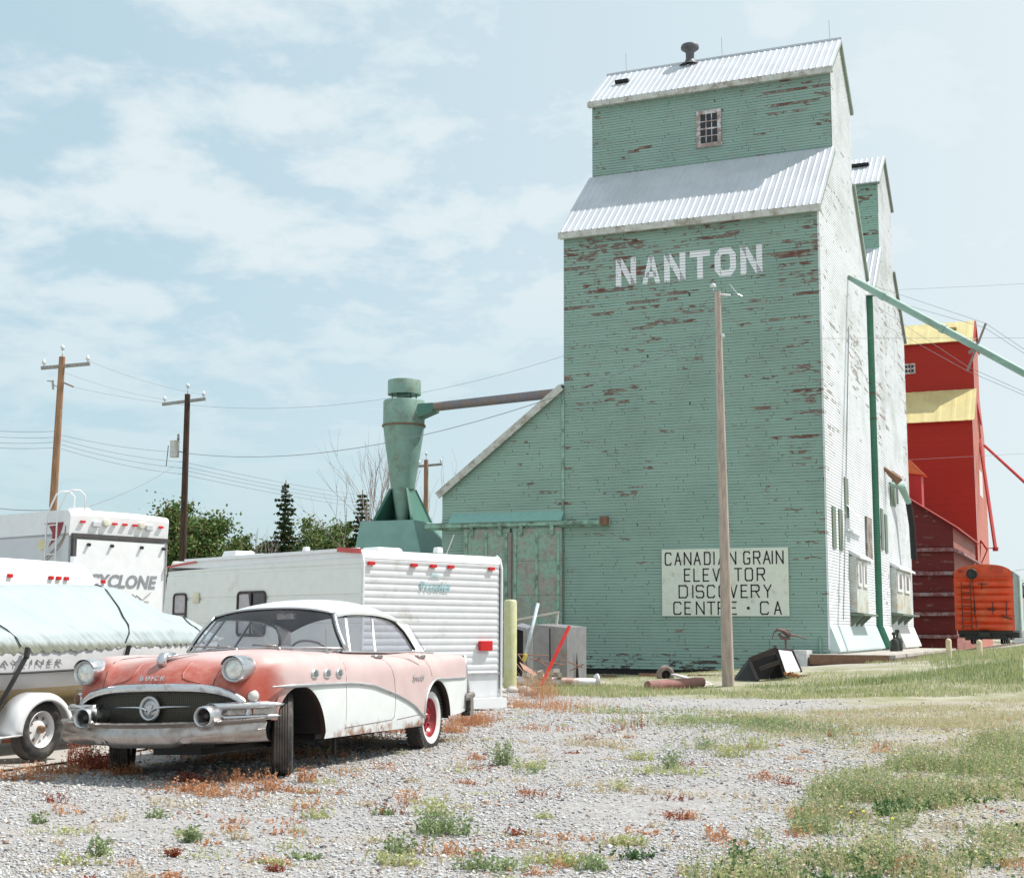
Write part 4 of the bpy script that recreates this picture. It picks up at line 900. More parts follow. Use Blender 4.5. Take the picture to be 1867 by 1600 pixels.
mb = MB(); mb.tube([tuple(q+np.array([.010, 0, -.010])) for q in wt], .010, 6)
for sg in (1, -1):
    i = -1 if sg > 0 else 0; mb.tube([(g[i][0]+.012, g[i][1]-sg*.012, g[i][2]) for g in G], .009, 6)
mb.build('windshield_seal', M['seal'], car, smooth=True, world=False)
railx = [-1.27, -1.5, -1.8, -2.05, -2.3, -2.5, -2.62, -2.74, -2.81, -2.84]; railz = [1.328, 1.345, 1.352, 1.350, 1.332, 1.302, 1.270, 1.20, 1.12, 1.01]; raily = [.622, .652, .664, .668, .668, .672, .676, .70, .73, .785]
for sg in (1, -1):
    R_ = [(a, sg*(b-.004), c) for a, b, c in zip(railx, raily, railz)]
    mb = MB(); mb.tube([(a, b+sg*.006, c+.012) for a, b, c in R_], .013, 8); mb.build('drip_seal', M['seal'], car, smooth=True, world=False)
    def gp(x, v):   # v=0 belt, 1 rail
        z1 = float(np.interp(-x, [-q for q in railx], railz)); y1 = float(np.interp(-x, [-q for q in railx], raily)); return (x, sg*(.79+(y1-.79)*v)*1.0-sg*.01, .995+(z1-.995)*v)
    top = lambda x: (x, sg*(float(np.interp(-x, [-q for q in railx], raily))-.012), float(np.interp(-x, [-q for q in railx], railz))-.006)
    bot = lambda x: (x, sg*.785, 1.0)
    panes = [[bot(-1.08), bot(-1.24), top(-1.47), top(-1.29)], [bot(-1.26), bot(-1.82), top(-2.04), top(-1.75), top(-1.49)],
             [bot(-1.84), bot(-2.81), top(-2.83), top(-2.80), top(-2.73), top(-2.62), top(-2.5), top(-2.3), top(-2.06)]]
    for k, pn in enumerate(panes):
        mb = MB(); mb.poly(pn if sg > 0 else pn[::-1]); g = mb.build(('vent_window', 'door_window', 'rear_window')[k], M['glass'], car, world=False)
        mb = MB(); mb.tube(pn+[pn[0]], .009, 6, cap=False); mb.build('window_frame', M['chromedim'], g, smooth=True, world=False)
    mb = MB(); mb.tube([(-1.06, sg*.80, 1.003), (-2.0, sg*.802, 1.0), (-2.86, sg*.80, 1.006)], .008, 6); mb.build('belt_trim', M['chromedim'], car, world=False)
mb = MB(); n = 21; G = []
for a in np.linspace(-1, 1, n):
    t0 = np.array((-2.985+.0*abs(a), a*.684, 1.40-.14*abs(a)**2.4)); b0 = np.array((-3.42+.30*abs(a)**3, a*.79, 1.02)); G.append([tuple(t0*(1-v)+b0*v+np.array([-.05*math.sin(v*3.14)*(1-abs(a)**2), 0, .02*math.sin(v*3.14)])) for v in np.linspace(0, 1, 7)])
mb.grid(G); mb.build('rear_windshield', M['glass'], car, smooth=True, world=False)
mb = MB(); mb.tube([g[-1] for g in G], .014, 6); mb.tube([g[0] for g in G], .010, 6); mb.build('rear_windshield_frame', M['chromedim'], car, smooth=True, world=False)
# wipers, antenna
for y0, y1 in ((.33, .02), (-.10, -.60)):
    mb = MB(); mb.tube([(-.76, y0, 1.045), (-.80, y0*.75+y1*.25, 1.068), (-.82-.02*abs(y1), y1, 1.078)], .006, 6); mb.tube([(-.80, y0*.8+y1*.2, 1.066), (-.82-.14*abs(y1)**2, y1*1.05, 1.082)], .008, 6); mb.lathe((-.74, y0, 1.03), (0, 0, 1), [(0, .018), (.02, .014), (.024, 0)], 10); mb.build('wiper', M['chromeold'], car, smooth=True, world=False)
mb = MB(); mb.tube([(-.72, .80, .99), (-.72, .80, 1.03)], [.03, .018], 10); mb.tube([(-.72, .80, 1.02), (-.73, .79, 1.20)], .0035, 5); mb.build('antenna', M['chromeold'], car, world=False)
# interior
mb = MB(); mb.bx(-1.14, -.95, -.74, .74, .90, 1.015); mb.build('dashboard', mat('dash_paint', (.30, .22, .22), .6, coords='obj'), car, world=False, bevel=.03)
for (x0, x1, zt_, dx) in ((-1.95, -1.45, .90, -.20), (-3.02, -2.55, .96, -.22)):
    mb = MB(); mb.bx(x0, x1, -.66, .66, .42, .58); mb.box((x0-.02, 0, (.5+zt_)/2), (.17, 1.34, zt_-.45)); mb.build('bench_seat', M['fabric'], car, world=False, bevel=.05)
mb = MB(); cw = Vector((-1.33, .37, .985)); ax = Vector((-.62, 0, .78)).normalized(); u = Vector((0, 1, 0)); w = ax.cross(u)
mb.tube([cw+u*(.205*math.cos(t))+w*(.205*math.sin(t)) for t in np.linspace(0, 2*math.pi, 33)], .011, 7, cap=False)
mb.tube([cw+u*.2, cw-ax*.03, cw-u*.2], .010, 6); mb.tube([cw-ax*.02, cw-ax*.35], .02, 8)
mb.build('steering_wheel', mat('wheel_plastic', (.30, .26, .26), .35, bump=0), car, smooth=True, world=False)
mb = MB(); mb.bx(-1.55, -1.50, -.09, .09, 1.33, 1.385); mb.tube([(-1.40, 0, 1.41), (-1.50, 0, 1.37)], .006, 6); mb.build('rear_view_mirror', M['chromeold'], car, world=False)
mb = MB()
for sg in (1, -1): mb.bx(-3.2, -1.0, sg*.765, sg*.785, .3, .99)
mb.bx(-3.2, -.95, -.78, .78, .27, .30); mb.bx(-3.5, -3.06, -.74, .74, .90, 1.0); mb.bx(-.95, -.93, -.78, .78, .27, 1.0); mb.build('cabin_lining', mat('cabin_trim', (.17, .14, .14), .9, coords='obj'), car, world=False)
# underbody
mb = MB(); mb.bx(-3.95, .50, -.40, .40, .25, .31); mb.bx(-2.5, -.5, -.80, .80, .26, .30); mb.tube([(.0, -.70, .33), (0, .70, .33)], .05, 8); mb.tube([(-3.05, -.7, .33), (-3.05, .7, .33)], .06, 8)
mb.lathe((-3.05, -.12, .33), (0, 1, 0), [(0, .1), (.04, .15), (.2, .15), (.24, .1)], 14); mb.bx(-.9, .40, -.22, .22, .19, .5); mb.tube([(-.6, .3, .22), (-2.6, .35, .22), (-3.9, .45, .26)], .03, 8)
mb.bx(.35, .62, -.7, .7, .30, .40); mb.tube([(-1.05, .72, .10), (-1.05, .72, .26)], .02, 6)
for sg in (1, -1):
    for xc in (.06, -3.03):
        A = np.linspace(.0, math.pi, 24); mb.grid([[(xc+.47*math.cos(t), sg*y, .31+.44*math.sin(t)) for y in (.46, .90)] for t in A])
        mb.poly([(xc+.47*math.cos(t), sg*.46, .31+.44*math.sin(t)) for t in A])
mb.build('underbody', M['black'], car, world=False)
# wheels
def tyre_prof(Rt=.338, w=.155, bead=.200, groove=.010):
    p = [(-w*.40, bead), (-w*.50, bead+.03), (-w*.56, (Rt+bead)/2), (-w*.52, Rt-.028), (-w*.44, Rt-.008)]
    g = 5; tw = w*.80
    for k in range(g+1):
        a = -tw/2+tw*k/(g+1); b = a+tw/(g+1)
        p += [(a+.002, Rt), (b-.006, Rt)]
        if k < g: p += [(b-.004, Rt-groove), (b, Rt-groove)]
    p += [(w*.44, Rt-.008), (w*.52, Rt-.028), (w*.56, (Rt+bead)/2), (w*.50, bead+.03), (w*.40, bead)]
    return p
def make_wheel(x, y, sg, steer, whitewall, lugs=False):
    c_ = Vector((x, y, .335)); ax = Matrix.Rotation(steer, 3, 'Z') @ Vector((0, sg, 0))
    mb = MB(); pr = tyre_prof(); mis = [0]*(len(pr)-1)
    for i in range(4, len(pr)-6): mis[i] = 1
    if whitewall:
        pr = pr[:-3]+[(.155*.555, .262), (.155*.53, .238), (.155*.50, .222), (.155*.40, .198)]; mis = mis[:len(pr)-1]; mis = [0 if i < 4 else 1 for i in range(len(pr)-1)]
        for i in range(len(pr)-7, len(pr)-1): mis[i] = 0
        mis[-2] = mis[-1] = 2; mis[-3] = 2
    mb.lathe(c_, ax, pr, 56, mis=mis)
    if lugs:
        q = ax.cross(Vector((0, 0, 1))).normalized()
        for k in range(56):
            t = 2*math.pi*k/56; d = q*math.cos(t)+Vector((0, 0, 1))*math.sin(t); tt = -q*math.sin(t)+Vector((0, 0, 1))*math.cos(t)
            for s2 in (-1, 1): mb.bar(c_+d*.335+ax*(s2*.035)-tt*.0, c_+d*.328+ax*(s2*.082)+tt*.01, .016, .018, 1, up=tuple(d))
    w = mb.build('wheel', [M['rubber'], M['treadrub'], M['whitewall']], car, smooth=True, world=False, angle=35)
    mb = MB(); mb.lathe(c_, ax, [(-.06, .20), (.05, .20), (.066, .196), (.064, .186), (.045, .180), (.02, .165), (.0, .150), (.008, .13), (.022, .115), (.026, .09), (.012, .07), (.018, .055), (.045, .045), (.055, .03), (.057, 0)], 36)
    mb.lathe(c_, ax, [(-.06, .2), (-.055, 0)], 24)
    q = ax.cross(Vector((0, 0, 1))).normalized()
    for k in range(5):
        d = q*math.cos(k*1.2566+.3)+Vector((0, 0, 1))*math.sin(k*1.2566+.3); mb.lathe(c_+d*.085+ax*.015, ax, [(0, .012), (.028, .012), (.03, 0)], 8)
    mb.build('rim', M['redrim'], w, smooth=True, world=False, angle=40)
st = math.radians(27)
make_wheel(.02, .755, 1, st, False); make_wheel(.02, -.755, -1, st, False); make_wheel(-3.04, .80, 1, 0, True, True); make_wheel(-3.04, -.80, -1, 0, False, True)

# ================================================================== GROUND
def groundmat():
    t = NT('gravel_yard'); p = t.pos(); x, y, z = t.sep(p)
    n = t.noise(p, 1.1, 6, .6); n2 = t.noise(p, 26, 4, .7); n3 = t.noise(p, .35, 5, .6); n4 = t.noise(p, 6, 5, .65)
    grav = t.mix(t.step(n2, .32, .68), (.26, .255, .255), (.50, .49, .49)); grav = t.mix(t.step(n4, .35, .65, 0, .5), grav, (.27, .255, .25))
    grav = t.mix(t.step(n, .5, .72, 0, .45), grav, (.40, .35, .29))
    dry = t.mix(n4, (.28, .245, .17), (.46, .41, .31)); dry = t.mix(t.step(n, .45, .7), dry, (.26, .26, .15))
    grass = t.mix(n4, (.19, .21, .11), (.36, .34, .23)); grass = t.mix(t.step(n, .42, .62), grass, (.40, .38, .31))
    wob = t.math('MULTIPLY', t.math('SUBTRACT', n3, .5), 9)
    # grass verge before the buildings and the bank
    yw = t.math('ADD', y, wob); f = t.math('MULTIPLY', t.step(yw, 28.5, 30.5), t.step(y, 62, 80, 1, .3))
    # worn dry grass beside the track, right
    xr = t.math('ADD', t.math('ADD', x, t.math('MULTIPLY', y, .16)), t.math('MULTIPLY', wob, .35))
    d = t.math('MULTIPLY', t.step(xr, -1.0, 1.3), t.step(n, .33, .6, .35, 1))
    c = t.mix(d, grav, dry); c = t.mix(f, c, grass)
    gtop = t.math('MULTIPLY', t.step(y, 38, 43), t.step(x, -12, -9)); c = t.mix(t.math('MULTIPLY', gtop, t.step(n4, .4, .6, .9, .35)), c, (.44, .42, .40))
    t.base(c); t.set(Roughness=.95); t.b.inputs['Specular IOR Level'].default_value = .15
    t.bump(t.math('ADD', n2, t.math('MULTIPLY', n4, .5)), .9, .03); return t.m
mb = MB()
def gax(a, b, fine0, fine1, nf, nc): return np.unique(np.concatenate([-np.geomspace(1, 1+fine0-a, nc)+1+fine0, np.linspace(fine0, fine1, nf), np.geomspace(1, 1+b-fine1, nc)-1+fine1]))
X_, Y_ = np.meshgrid(gax(-1500, 1500, -30, 12, 170, 22), gax(-300, 2500, 0, 60, 240, 22), indexing='ij')
Z_ = ground_z(X_, Y_); mb.grid(np.dstack([X_, Y_, Z_])); tag(mb.build('ground', groundmat(), smooth=True), kind='structure')
mb = MB(); px_ = np.linspace(-13.5, -8.1, 20); py_ = np.linspace(3, 19.5, 30)
def padz(x, y): return float(ground_z(x, y))+.02
c_ = [(-8.22, 3.0), (-8.30, 11.0), (-8.9, 14.5), (-9.2, 19.2), (-22, 22), (-22, 3)]
P = [[(c_[0][0]*(1-t)+(-22)*t if False else -8.2-.06*(y-3)-13*t, y, 0) for t in np.linspace(0, 1, 30)] for y in np.linspace(3, 20, 34)]
P = np.array(P); P[:, :, 2] = ground_z(P[:, :, 0], P[:, :, 1])+.022
mb.grid(P); pm = NT('concrete_pad'); pp = pm.pos(); xx, yy, zz_ = pm.sep(pp); pn = pm.noise(pp, 1.5, 7, .6)
pc = pm.mix(pm.step(pn, .35, .65), (.46, .44, .41), (.38, .36, .33)); pc = pm.mix(pm.step(pm.noise(pp, 9, 5), .6, .75, 0, .6), pc, (.22, .19, .17))
gp_ = pm.math('LESS_THAN', pm.math('FRACT', pm.math('DIVIDE', yy, 1.6)), .03); pc = pm.mix(gp_, pc, (.12, .10, .09)); pm.base(pc); pm.set(Roughness=.85)
tag(mb.build('concrete_pad', pm.m, smooth=True), kind='structure')

# crushed stones lying on the yard
def stones(n, r0, r1, az0, az1, s0, s1, seed, sub=None):
    g = np.random.default_rng(seed)
    r = r0*(r1/r0)**(g.random(n)**1.25); az = g.uniform(az0, az1, n); x = r*np.sin(az); y = r*np.cos(az)
    sz = g.gamma(5, 1/5., n)*(s0+(s1-s0)*(r-r0)/(r1-r0)); return x, y, sz
OCT = np.array([(1, 0, 0), (0, 1, 0), (-1, 0, 0), (0, -1, 0), (0, 0, 1), (.35, .35, -.8)], float)
OF = np.array([(0, 1, 4), (1, 2, 4), (2, 3, 4), (3, 0, 4), (1, 0, 5), (2, 1, 5), (3, 2, 5), (0, 3, 5)])
def scatter_rocks(mb, x, y, sz, seed, mats_n, probs, flat=.55, sink=.25):
    g = np.random.default_rng(seed); n = len(x); z = ground_z(x, y)
    V = OCT[None]*(1+g.uniform(-.35, .35, (n, 6, 3))); V *= (sz[:, None, None]*g.uniform(.7, 1.3, (n, 1, 3)))*np.array([1, 1, flat])
    a = g.uniform(0, 6.28, n); c, s_ = np.cos(a), np.sin(a); vx = V[:, :, 0]*c[:, None]-V[:, :, 1]*s_[:, None]; vy = V[:, :, 0]*s_[:, None]+V[:, :, 1]*c[:, None]
    tl = g.uniform(-.5, .5, n); vz = V[:, :, 2]+vx*np.sin(tl)[:, None]
    W_ = np.stack([vx+x[:, None], vy+y[:, None], vz+(z+sz*flat*sink)[:, None]], -1).reshape(-1, 3)
    F = (OF[None]+6*np.arange(n)[:, None, None]).reshape(-1, 3); mi = np.repeat(g.choice(mats_n, n, p=probs), 8); mb.arr(W_, F, mi)
def noise2(x, y, s, seed=0):
    r_ = np.random.default_rng(seed); v = np.zeros_like(x)
    for k in range(6): a = r_.uniform(0, 6.28); f = s*(1.0+.55*k); v += np.sin(f*(x*np.cos(a)+y*np.sin(a))+r_.uniform(0, 6.28))/(1+.35*k)
    return v/2.6
def yard_ok(x, y):
    pad = (x < -8.2-.06*(y-3)) & (y < 19.6); return ~pad
pal = [mat('stone_pale', (.52, .52, .525), .9, bump=0, var=.25, scale=30), mat('stone_grey', (.38, .378, .385), .9, bump=0, var=.2, scale=30), mat('stone_dark', (.12, .11, .11), .9, bump=0, var=.2), mat('stone_brown', (.26, .16, .12), .9, bump=0), mat('stone_cream', (.50, .45, .38), .9, bump=0)]
mb = MB(); x, y, sz = stones(270000, 5.2, 32, -.80, .04, .0066, .020, 3); k = yard_ok(x, y) & (x < 1.8)
dens_ = np.clip(1.15-.75*sstep(-1.2, 1.2, x+.16*y), .2, 1)*np.clip(.72+.55*noise2(x, y, 1.1, 9)+.25*noise2(x, y, 4.0, 10), .18, 1)*(1-.55*np.exp(-((x+1.9+.10*y+.25*np.sin(y*.35))/.28)**2))*(1-.5*np.exp(-((x+3.5+.10*y+.25*np.sin(y*.35))/.28)**2)); k &= rng.random(len(x)) < dens_*(1-.75*sstep(17, 21, y)); k &= ~((x > -14) & (y > 29.5))
scatter_rocks(mb, x[k], y[k], sz[k], 5, 5, [.42, .34, .07, .05, .12])
tag(mb.build('gravel_stones', pal), 'loose pale grey crushed gravel covering the yard', 'gravel', kind='stuff')
# single larger dark stones one can point at are few: part of the gravel

# ------------------------------------------------------------------ weeds and grass
def blades(mb, x, y, h, w, mi, seed, lean=.35, leaf=0, leafs=.02, zoff=0.0, leafmi=None, curve=.3):
    """one bent two segment blade per entry, optionally with leaflets up the stalk"""
    g = np.random.default_rng(seed); n = len(x)
    if n == 0: return
    z = ground_z(x, y)+zoff-.01; a = g.uniform(0, 6.28, n); l = g.uniform(0, lean, n)*h; dx, dy = np.cos(a)*l, np.sin(a)*l; b = g.uniform(0, 6.28, n); wx, wy = np.cos(b)*w/2, np.sin(b)*w/2
    p0 = np.stack([x-wx, y-wy, z], -1); p1 = np.stack([x+wx, y+wy, z], -1)
    mx, my, mz = x+dx*curve, y+dy*curve, z+h*.55
    p2 = np.stack([mx+wx*.8, my+wy*.8, mz], -1); p3 = np.stack([mx-wx*.8, my-wy*.8, mz], -1); p4 = np.stack([x+dx, y+dy, z+h*(1-.15*(l/np.maximum(h, 1e-6)))], -1)
    V = np.stack([p0, p1, p2, p3, p4], 1).reshape(-1, 3); o = 5*np.arange(n)
    mi = np.broadcast_to(mi, (n,))
    mb.arr(V, np.stack([o, o+1, o+2, o+3], -1), mi.copy()); mb.arr(V*1.0, np.stack([o+3, o+2, o+4], -1), mi.copy())
    if leaf:
        t = g.uniform(.12, 1.02, (n, leaf)); cx = x[:, None]+dx[:, None]*t; cy = y[:, None]+dy[:, None]*t; cz = z[:, None]+h[:, None]*t
        ls = leafs*g.uniform(.5, 1.3, (n, leaf)); d = g.normal(size=(n, leaf, 3)); d /= np.linalg.norm(d, axis=2, keepdims=True); d[:, :, 2] = abs(d[:, :, 2])*.8
        e = np.cross(d, g.normal(size=(n, leaf, 3))); e /= np.linalg.norm(e, axis=2, keepdims=True)+1e-9
        c = np.stack([cx, cy, cz], -1); L_ = ls[..., None]
        Q = np.stack([c, c+d*L_*.5+e*L_*.28, c+d*L_, c+d*L_*.5-e*L_*.28], 2).reshape(-1, 3); o = 4*np.arange(n*leaf)
        lm = mi if leafmi is None else np.broadcast_to(leafmi, (n,)); mb.arr(Q, np.stack([o, o+1, o+2, o+3], -1), np.repeat(lm, leaf))
def leafmat(name, a, b, tr=.25):
    t = NT(name); n = t.noise(t.pos(), 3.1, 3); n2 = t.noise(t.pos(), 40, 2); c = t.mix(t.step(t.math('ADD', t.math('MULTIPLY', n, .5), t.math('MULTIPLY', n2, .5)), .35, .65), a, b)
    t.base(c); t.set(Roughness=.7); t.b.inputs['Specular IOR Level'].default_value = .2
    df = t.n('ShaderNodeBsdfTranslucent'); t.L.new(c, df.inputs[0]); mx = t.n('ShaderNodeMixShader'); mx.inputs[0].default_value = tr; t.L.new(t.b.outputs[0], mx.inputs[1]); t.L.new(df.outputs[0], mx.inputs[2]); t.L.new(mx.outputs[0], t.out.inputs[0]); return t.m
M['rustweed'] = leafmat('dry_rust_weed', (.46, .20, .10), (.62, .36, .20)); M['darkweed'] = leafmat('dried_dark_weed', (.26, .06, .04), (.36, .12, .06)); M['straw'] = leafmat('straw', (.50, .41, .27), (.64, .55, .40))
M['gweed'] = leafmat('green_weed', (.19, .26, .12), (.35, .42, .22)); M['gweed2'] = leafmat('yellow_green_grass', (.38, .42, .17), (.56, .56, .30)); M['gdark'] = leafmat('dark_green_leaf', (.05, .12, .04), (.13, .21, .08))
WM = [M['rustweed'], M['darkweed'], M['straw'], M['gweed'], M['gweed2'], M['gdark']]
g = np.random.default_rng(21)
def patch(px, py, rx, ry, n):
    c = gnd(px, py); return c[0]+g.normal(0, rx, n), c[1]+g.normal(0, ry, n)
rw = MB()
for (px, py, rx, ry, n, h, mi, lf) in (
    (185, 1402, .16, .10, 260, .15, 1, 9), (150, 1395, .10, .06, 70, .24, 1, 14), (100, 1410, .22, .08, 130, .10, 0, 8), (30, 1420, .2, .08, 90, .09, 0, 7), (225, 1412, .08, .05, 60, .11, 0, 8),
    (370, 1448, .22, .10, 150, .09, 0, 8), (330, 1470, .16, .08, 80, .08, 2, 6), (490, 1440, .05, .05, 40, .15, 0, 10), (560, 1425, .06, .05, 40, .12, 0, 9), (350, 1425, .10, .05, 50, .08, 1, 8), (550, 1445, .22, .05, 60, .06, 0, 6), (430, 1425, .12, .05, 60, .10, 0, 8),
    (640, 1345, .25, .08, 160, .16, 0, 8), (710, 1335, .20, .08, 130, .16, 0, 8), (760, 1330, .1, .05, 60, .12, 0, 7), (660, 1352, .2, .05, 80, .1, 2, 6), (420, 1385, .5, .1, 120, .10, 0, 7), (560, 1378, .3, .08, 80, .1, 0, 7),
    (820, 1335, .14, .10, 130, .13, 0, 9), (850, 1322, .16, .12, 170, .17, 0, 10), (880, 1315, .12, .12, 110, .14, 0, 9), (810, 1352, .14, .06, 60, .08, 2, 6), (905, 1300, .25, .1, 60, .06, 0, 6),
    (982, 1272, .26, .30, 200, .55, 0, 16), (968, 1262, .20, .2, 90, .5, 2, 12), (1000, 1292, .5, .35, 260, .22, 0, 8), (1035, 1300, .22, .2, 90, .15, 0, 8), (955, 1290, .25, .2, 90, .16, 0, 8),
    (990, 1332, .25, .06, 80, .09, 0, 7), (960, 1330, .1, .05, 40, .09, 0, 7), (1110, 1335, .10, .04, 30, .12, 1, 8), (1135, 1330, .08, .04, 30, .16, 0, 9), (1170, 1327, .07, .04, 30, .19, 1, 10), (1150, 1337, .3, .04, 40, .04, 2, 5),
    (870, 1385, .08, .05, 30, .08, 0, 7), (745, 1465, .06, .04, 40, .12, 0, 9), (835, 1560, .10, .06, 60, .08, 0, 8), (785, 1560, .16, .10, 70, .06, 2, 6), (560, 1480, .06, .04, 30, .10, 0, 8), (520, 1520, .10, .05, 40, .05, 0, 6), (490, 1500, .2, .06, 60, .04, 0, 6),
    (1060, 1433, .10, .03, 30, .05, 2, 6), (1160, 1445, .18, .05, 90, .06, 2, 6), (1250, 1450, .25, .06, 90, .05, 2, 6), (1180, 1520, .10, .05, 40, .04, 0, 6), (1050, 1530, .12, .04, 60, .05, 0, 6), (1310, 1530, .05, .04, 40, .10, 0, 9), (1340, 1540, .08, .05, 30, .05, 0, 7), (1010, 1570, .12, .06, 60, .12, 2, 6), (1430, 1480, .2, .1, 90, .07, 2, 6), (1400, 1420, .05, .05, 30, .08, 0, 7), (1435, 1430, .05, .05, 30, .07, 1, 7), (1610, 1365, .05, .05, 30, .12, 0, 9)):
    n = n if py < 1300 or (px < 900 and py < 1460) else int(n*.45)
    x, y = patch(px, py, rx, ry, n); blades(rw, x, y, h*g.uniform(.4, 1.15, n), np.full(n, .0055), mi, int(px*7+py), lean=.5, leaf=lf, leafs=.022)
# random small tufts over the whole yard
nt = 340; r = 6*(26/6)**g.random(nt); az = g.uniform(-.72, -.02, nt); tx_, ty_ = r*np.sin(az), r*np.cos(az); ok = yard_ok(tx_, ty_)
for a, b in zip(tx_[ok], ty_[ok]):
    n = int(g.integers(6, 34)); h = float(g.uniform(.02, .085)); mi = int(g.choice([0, 0, 2, 2, 2, 1, 4])); s_ = float(g.uniform(.02, .10))
    blades(rw, a+g.normal(0, s_, n), b+g.normal(0, s_*.8, n), h*g.uniform(.4, 1.1, n), np.full(n, .005), mi, int(a*977+b*313) & 65535, lean=.7, leaf=6, leafs=.018)
tag(rw.build('dry_weeds', WM), 'rust orange dried weeds and straw tufts scattered over the gravel yard', 'weeds', kind='stuff')
gw = MB()
for (px, py, rx, ry, n, h, mi, lf) in (
    (917, 1395, .05, .05, 60, .22, 3, 14), (805, 1520, .09, .07, 130, .12, 3, 8), (795, 1485, .08, .06, 50, .12, 4, 7), (970, 1400, .10, .06, 45, .09, 4, 7), (965, 1410, .06, .06, 26, .09, 3, 7), (182, 1560, .03, .03, 26, .11, 3, 10), (345, 1535, .03, .03, 30, .10, 3, 10), (68, 1500, .03, .02, 18, .07, 3, 9),
    (140, 1575, .08, .04, 30, .07, 4, 6), (290, 1490, .04, .03, 24, .06, 3, 8), (700, 1485, .04, .03, 20, .05, 3, 8), (730, 1555, .06, .04, 50, .10, 3, 8), (720, 1575, .06, .04, 50, .07, 4, 8), (1095, 1300, .25, .25, 90, .14, 4, 7), (1140, 1300, .35, .25, 120, .12, 3, 7), (1090, 1360, .2, .12, 120, .10, 2, 6), (1170, 1385, .08, .08, 50, .10, 4, 7), (1225, 1400, .05, .05, 40, .18, 3, 9), (1215, 1410, .22, .08, 90, .08, 4, 7), (1285, 1365, .06, .06, 40, .11, 3, 8), (1250, 1320, .1, .1, 50, .14, 3, 8),
    (1140, 1540, .06, .05, 60, .06, 4, 7), (1165, 1565, .05, .04, 30, .06, 5, 8), (1010, 1575, .10, .04, 60, .06, 4, 7), (900, 1585, .10, .05, 80, .08, 3, 7), (1080, 1585, .05, .03, 40, .07, 3, 7), (1130, 1440, .04, .04, 20, .1, 4, 8), (555, 1565, .05, .03, 30, .04, 3, 8), (500, 1575, .05, .03, 30, .03, 4, 8), (575, 1490, .05, .04, 30, .06, 4, 7),
    (1330, 1380, .12, .08, 80, .14, 4, 7), (1385, 1365, .1, .1, 60, .12, 4, 7), (1405, 1325, .2, .12, 180, .14, 3, 6), (1350, 1320, .6, .25, 420, .12, 3, 6), (1440, 1335, .5, .2, 300, .13, 3, 6), (1300, 1318, .5, .2, 200, .12, 4, 6), (1370, 1310, .8, .2, 300, .10, 4, 5)):
    x, y = patch(px, py, rx, ry, n); blades(gw, x, y, h*g.uniform(.4, 1.15, n), np.full(n, .005), mi, int(px*5+py), lean=.55, leaf=lf, leafs=.024)
def inpoly(px, py, poly):
    c = np.zeros(len(px), bool); j = len(poly)-1
    for i in range(len(poly)):
        xi, yi = poly[i]; xj, yj = poly[j]; c ^= ((yi > py) != (yj > py)) & (px < (xj-xi)*(py-yi)/(yj-yi+1e-12)+xi); j = i
    return c
def field(mb, polypx, n, h, w, mis, pr, seed, thr=-.2, sc=2.2, leaf=4, leafs=.02, lean=.6, dbias=.5):
    W_ = [gnd(*q)[:2] for q in polypx]; xs = [q[0] for q in W_]; ys = [q[1] for q in W_]; g2 = np.random.default_rng(seed)
    x = g2.uniform(min(xs), max(xs), n*4); y = min(ys)*(max(ys)/min(ys))**g2.random(n*4); k = inpoly(x, y, W_) & (noise2(x, y, sc, seed)+g2.normal(0, .25, n*4) > thr); x, y = x[k][:n], y[k][:n]
    hh = h*(.3+g2.gamma(2.2, .26, len(x)))*(1+.35*noise2(x, y, sc*.6, seed+1)); blades(mb, x, y, np.maximum(hh, .01), np.full(len(x), w), g2.choice(mis, len(x), p=pr), seed, lean=lean, leaf=leaf, leafs=leafs)
field(gw, [(1250, 1600), (1330, 1540), (1450, 1480), (1480, 1420), (1600, 1395), (1700, 1360), (1867, 1330), (1990, 1330), (1990, 1600), (1700, 1640), (1250, 1640)], 9500, .085, .004, [3, 4, 5, 2], [.40, .26, .06, .28], 31, thr=.36, sc=3.4, leaf=5)
field(gw, [(1440, 1520), (1480, 1440), (1640, 1395), (1867, 1345), (1867, 1440), (1700, 1470), (1640, 1530)], 7000, .12, .004, [3, 4, 2], [.56, .28, .16], 32, thr=.16, sc=2.8, leaf=6)
field(gw, [(1300, 1610), (1340, 1560), (1700, 1585), (1867, 1500), (1867, 1620)], 2300, .05, .006, [5, 3, 4], [.60, .25, .15], 33, thr=.38, sc=4.2, leaf=5, leafs=.030)
field(gw, [(1590, 1470), (1867, 1430), (1867, 1470), (1600, 1490)], 700, .04, .006, [5, 3], [.7, .3], 34, thr=.3, sc=3.3, leaf=7, leafs=.034)
field(gw, [(1330, 1300), (1867, 1270), (1867, 1345), (1620, 1380), (1350, 1330)], 13000, .07, .006, [2, 4, 3], [.66, .24, .10], 35, thr=-.15, sc=1.0, leaf=2)
field(gw, [(1060, 1300), (1330, 1290), (1600, 1350), (1500, 1400), (1200, 1360)], 2600, .09, .006, [3, 4, 2], [.4, .3, .3], 36, thr=.35, sc=1.4, leaf=4)
tag(gw.build('green_weeds', WM), 'green weeds and short grass growing through the gravel at the right', 'weeds', kind='stuff')
fl = MB()
for px, py in ((1535, 1500), (1628, 1524), (1690, 1449), (1552, 1512), (1575, 1510)):
    c = gnd(px, py); fl.lathe((c[0], c[1], c[2]+.10), (0, -.3, 1), [(0, .004), (.005, .009), (.008, .007), (.009, 0)], 9)
tag(fl.build('dandelion_flowers', mat('yellow_petals', (.75, .60, .03), .7, bump=0)), 'tiny yellow dandelion heads among the green weeds', 'flowers', kind='stuff')
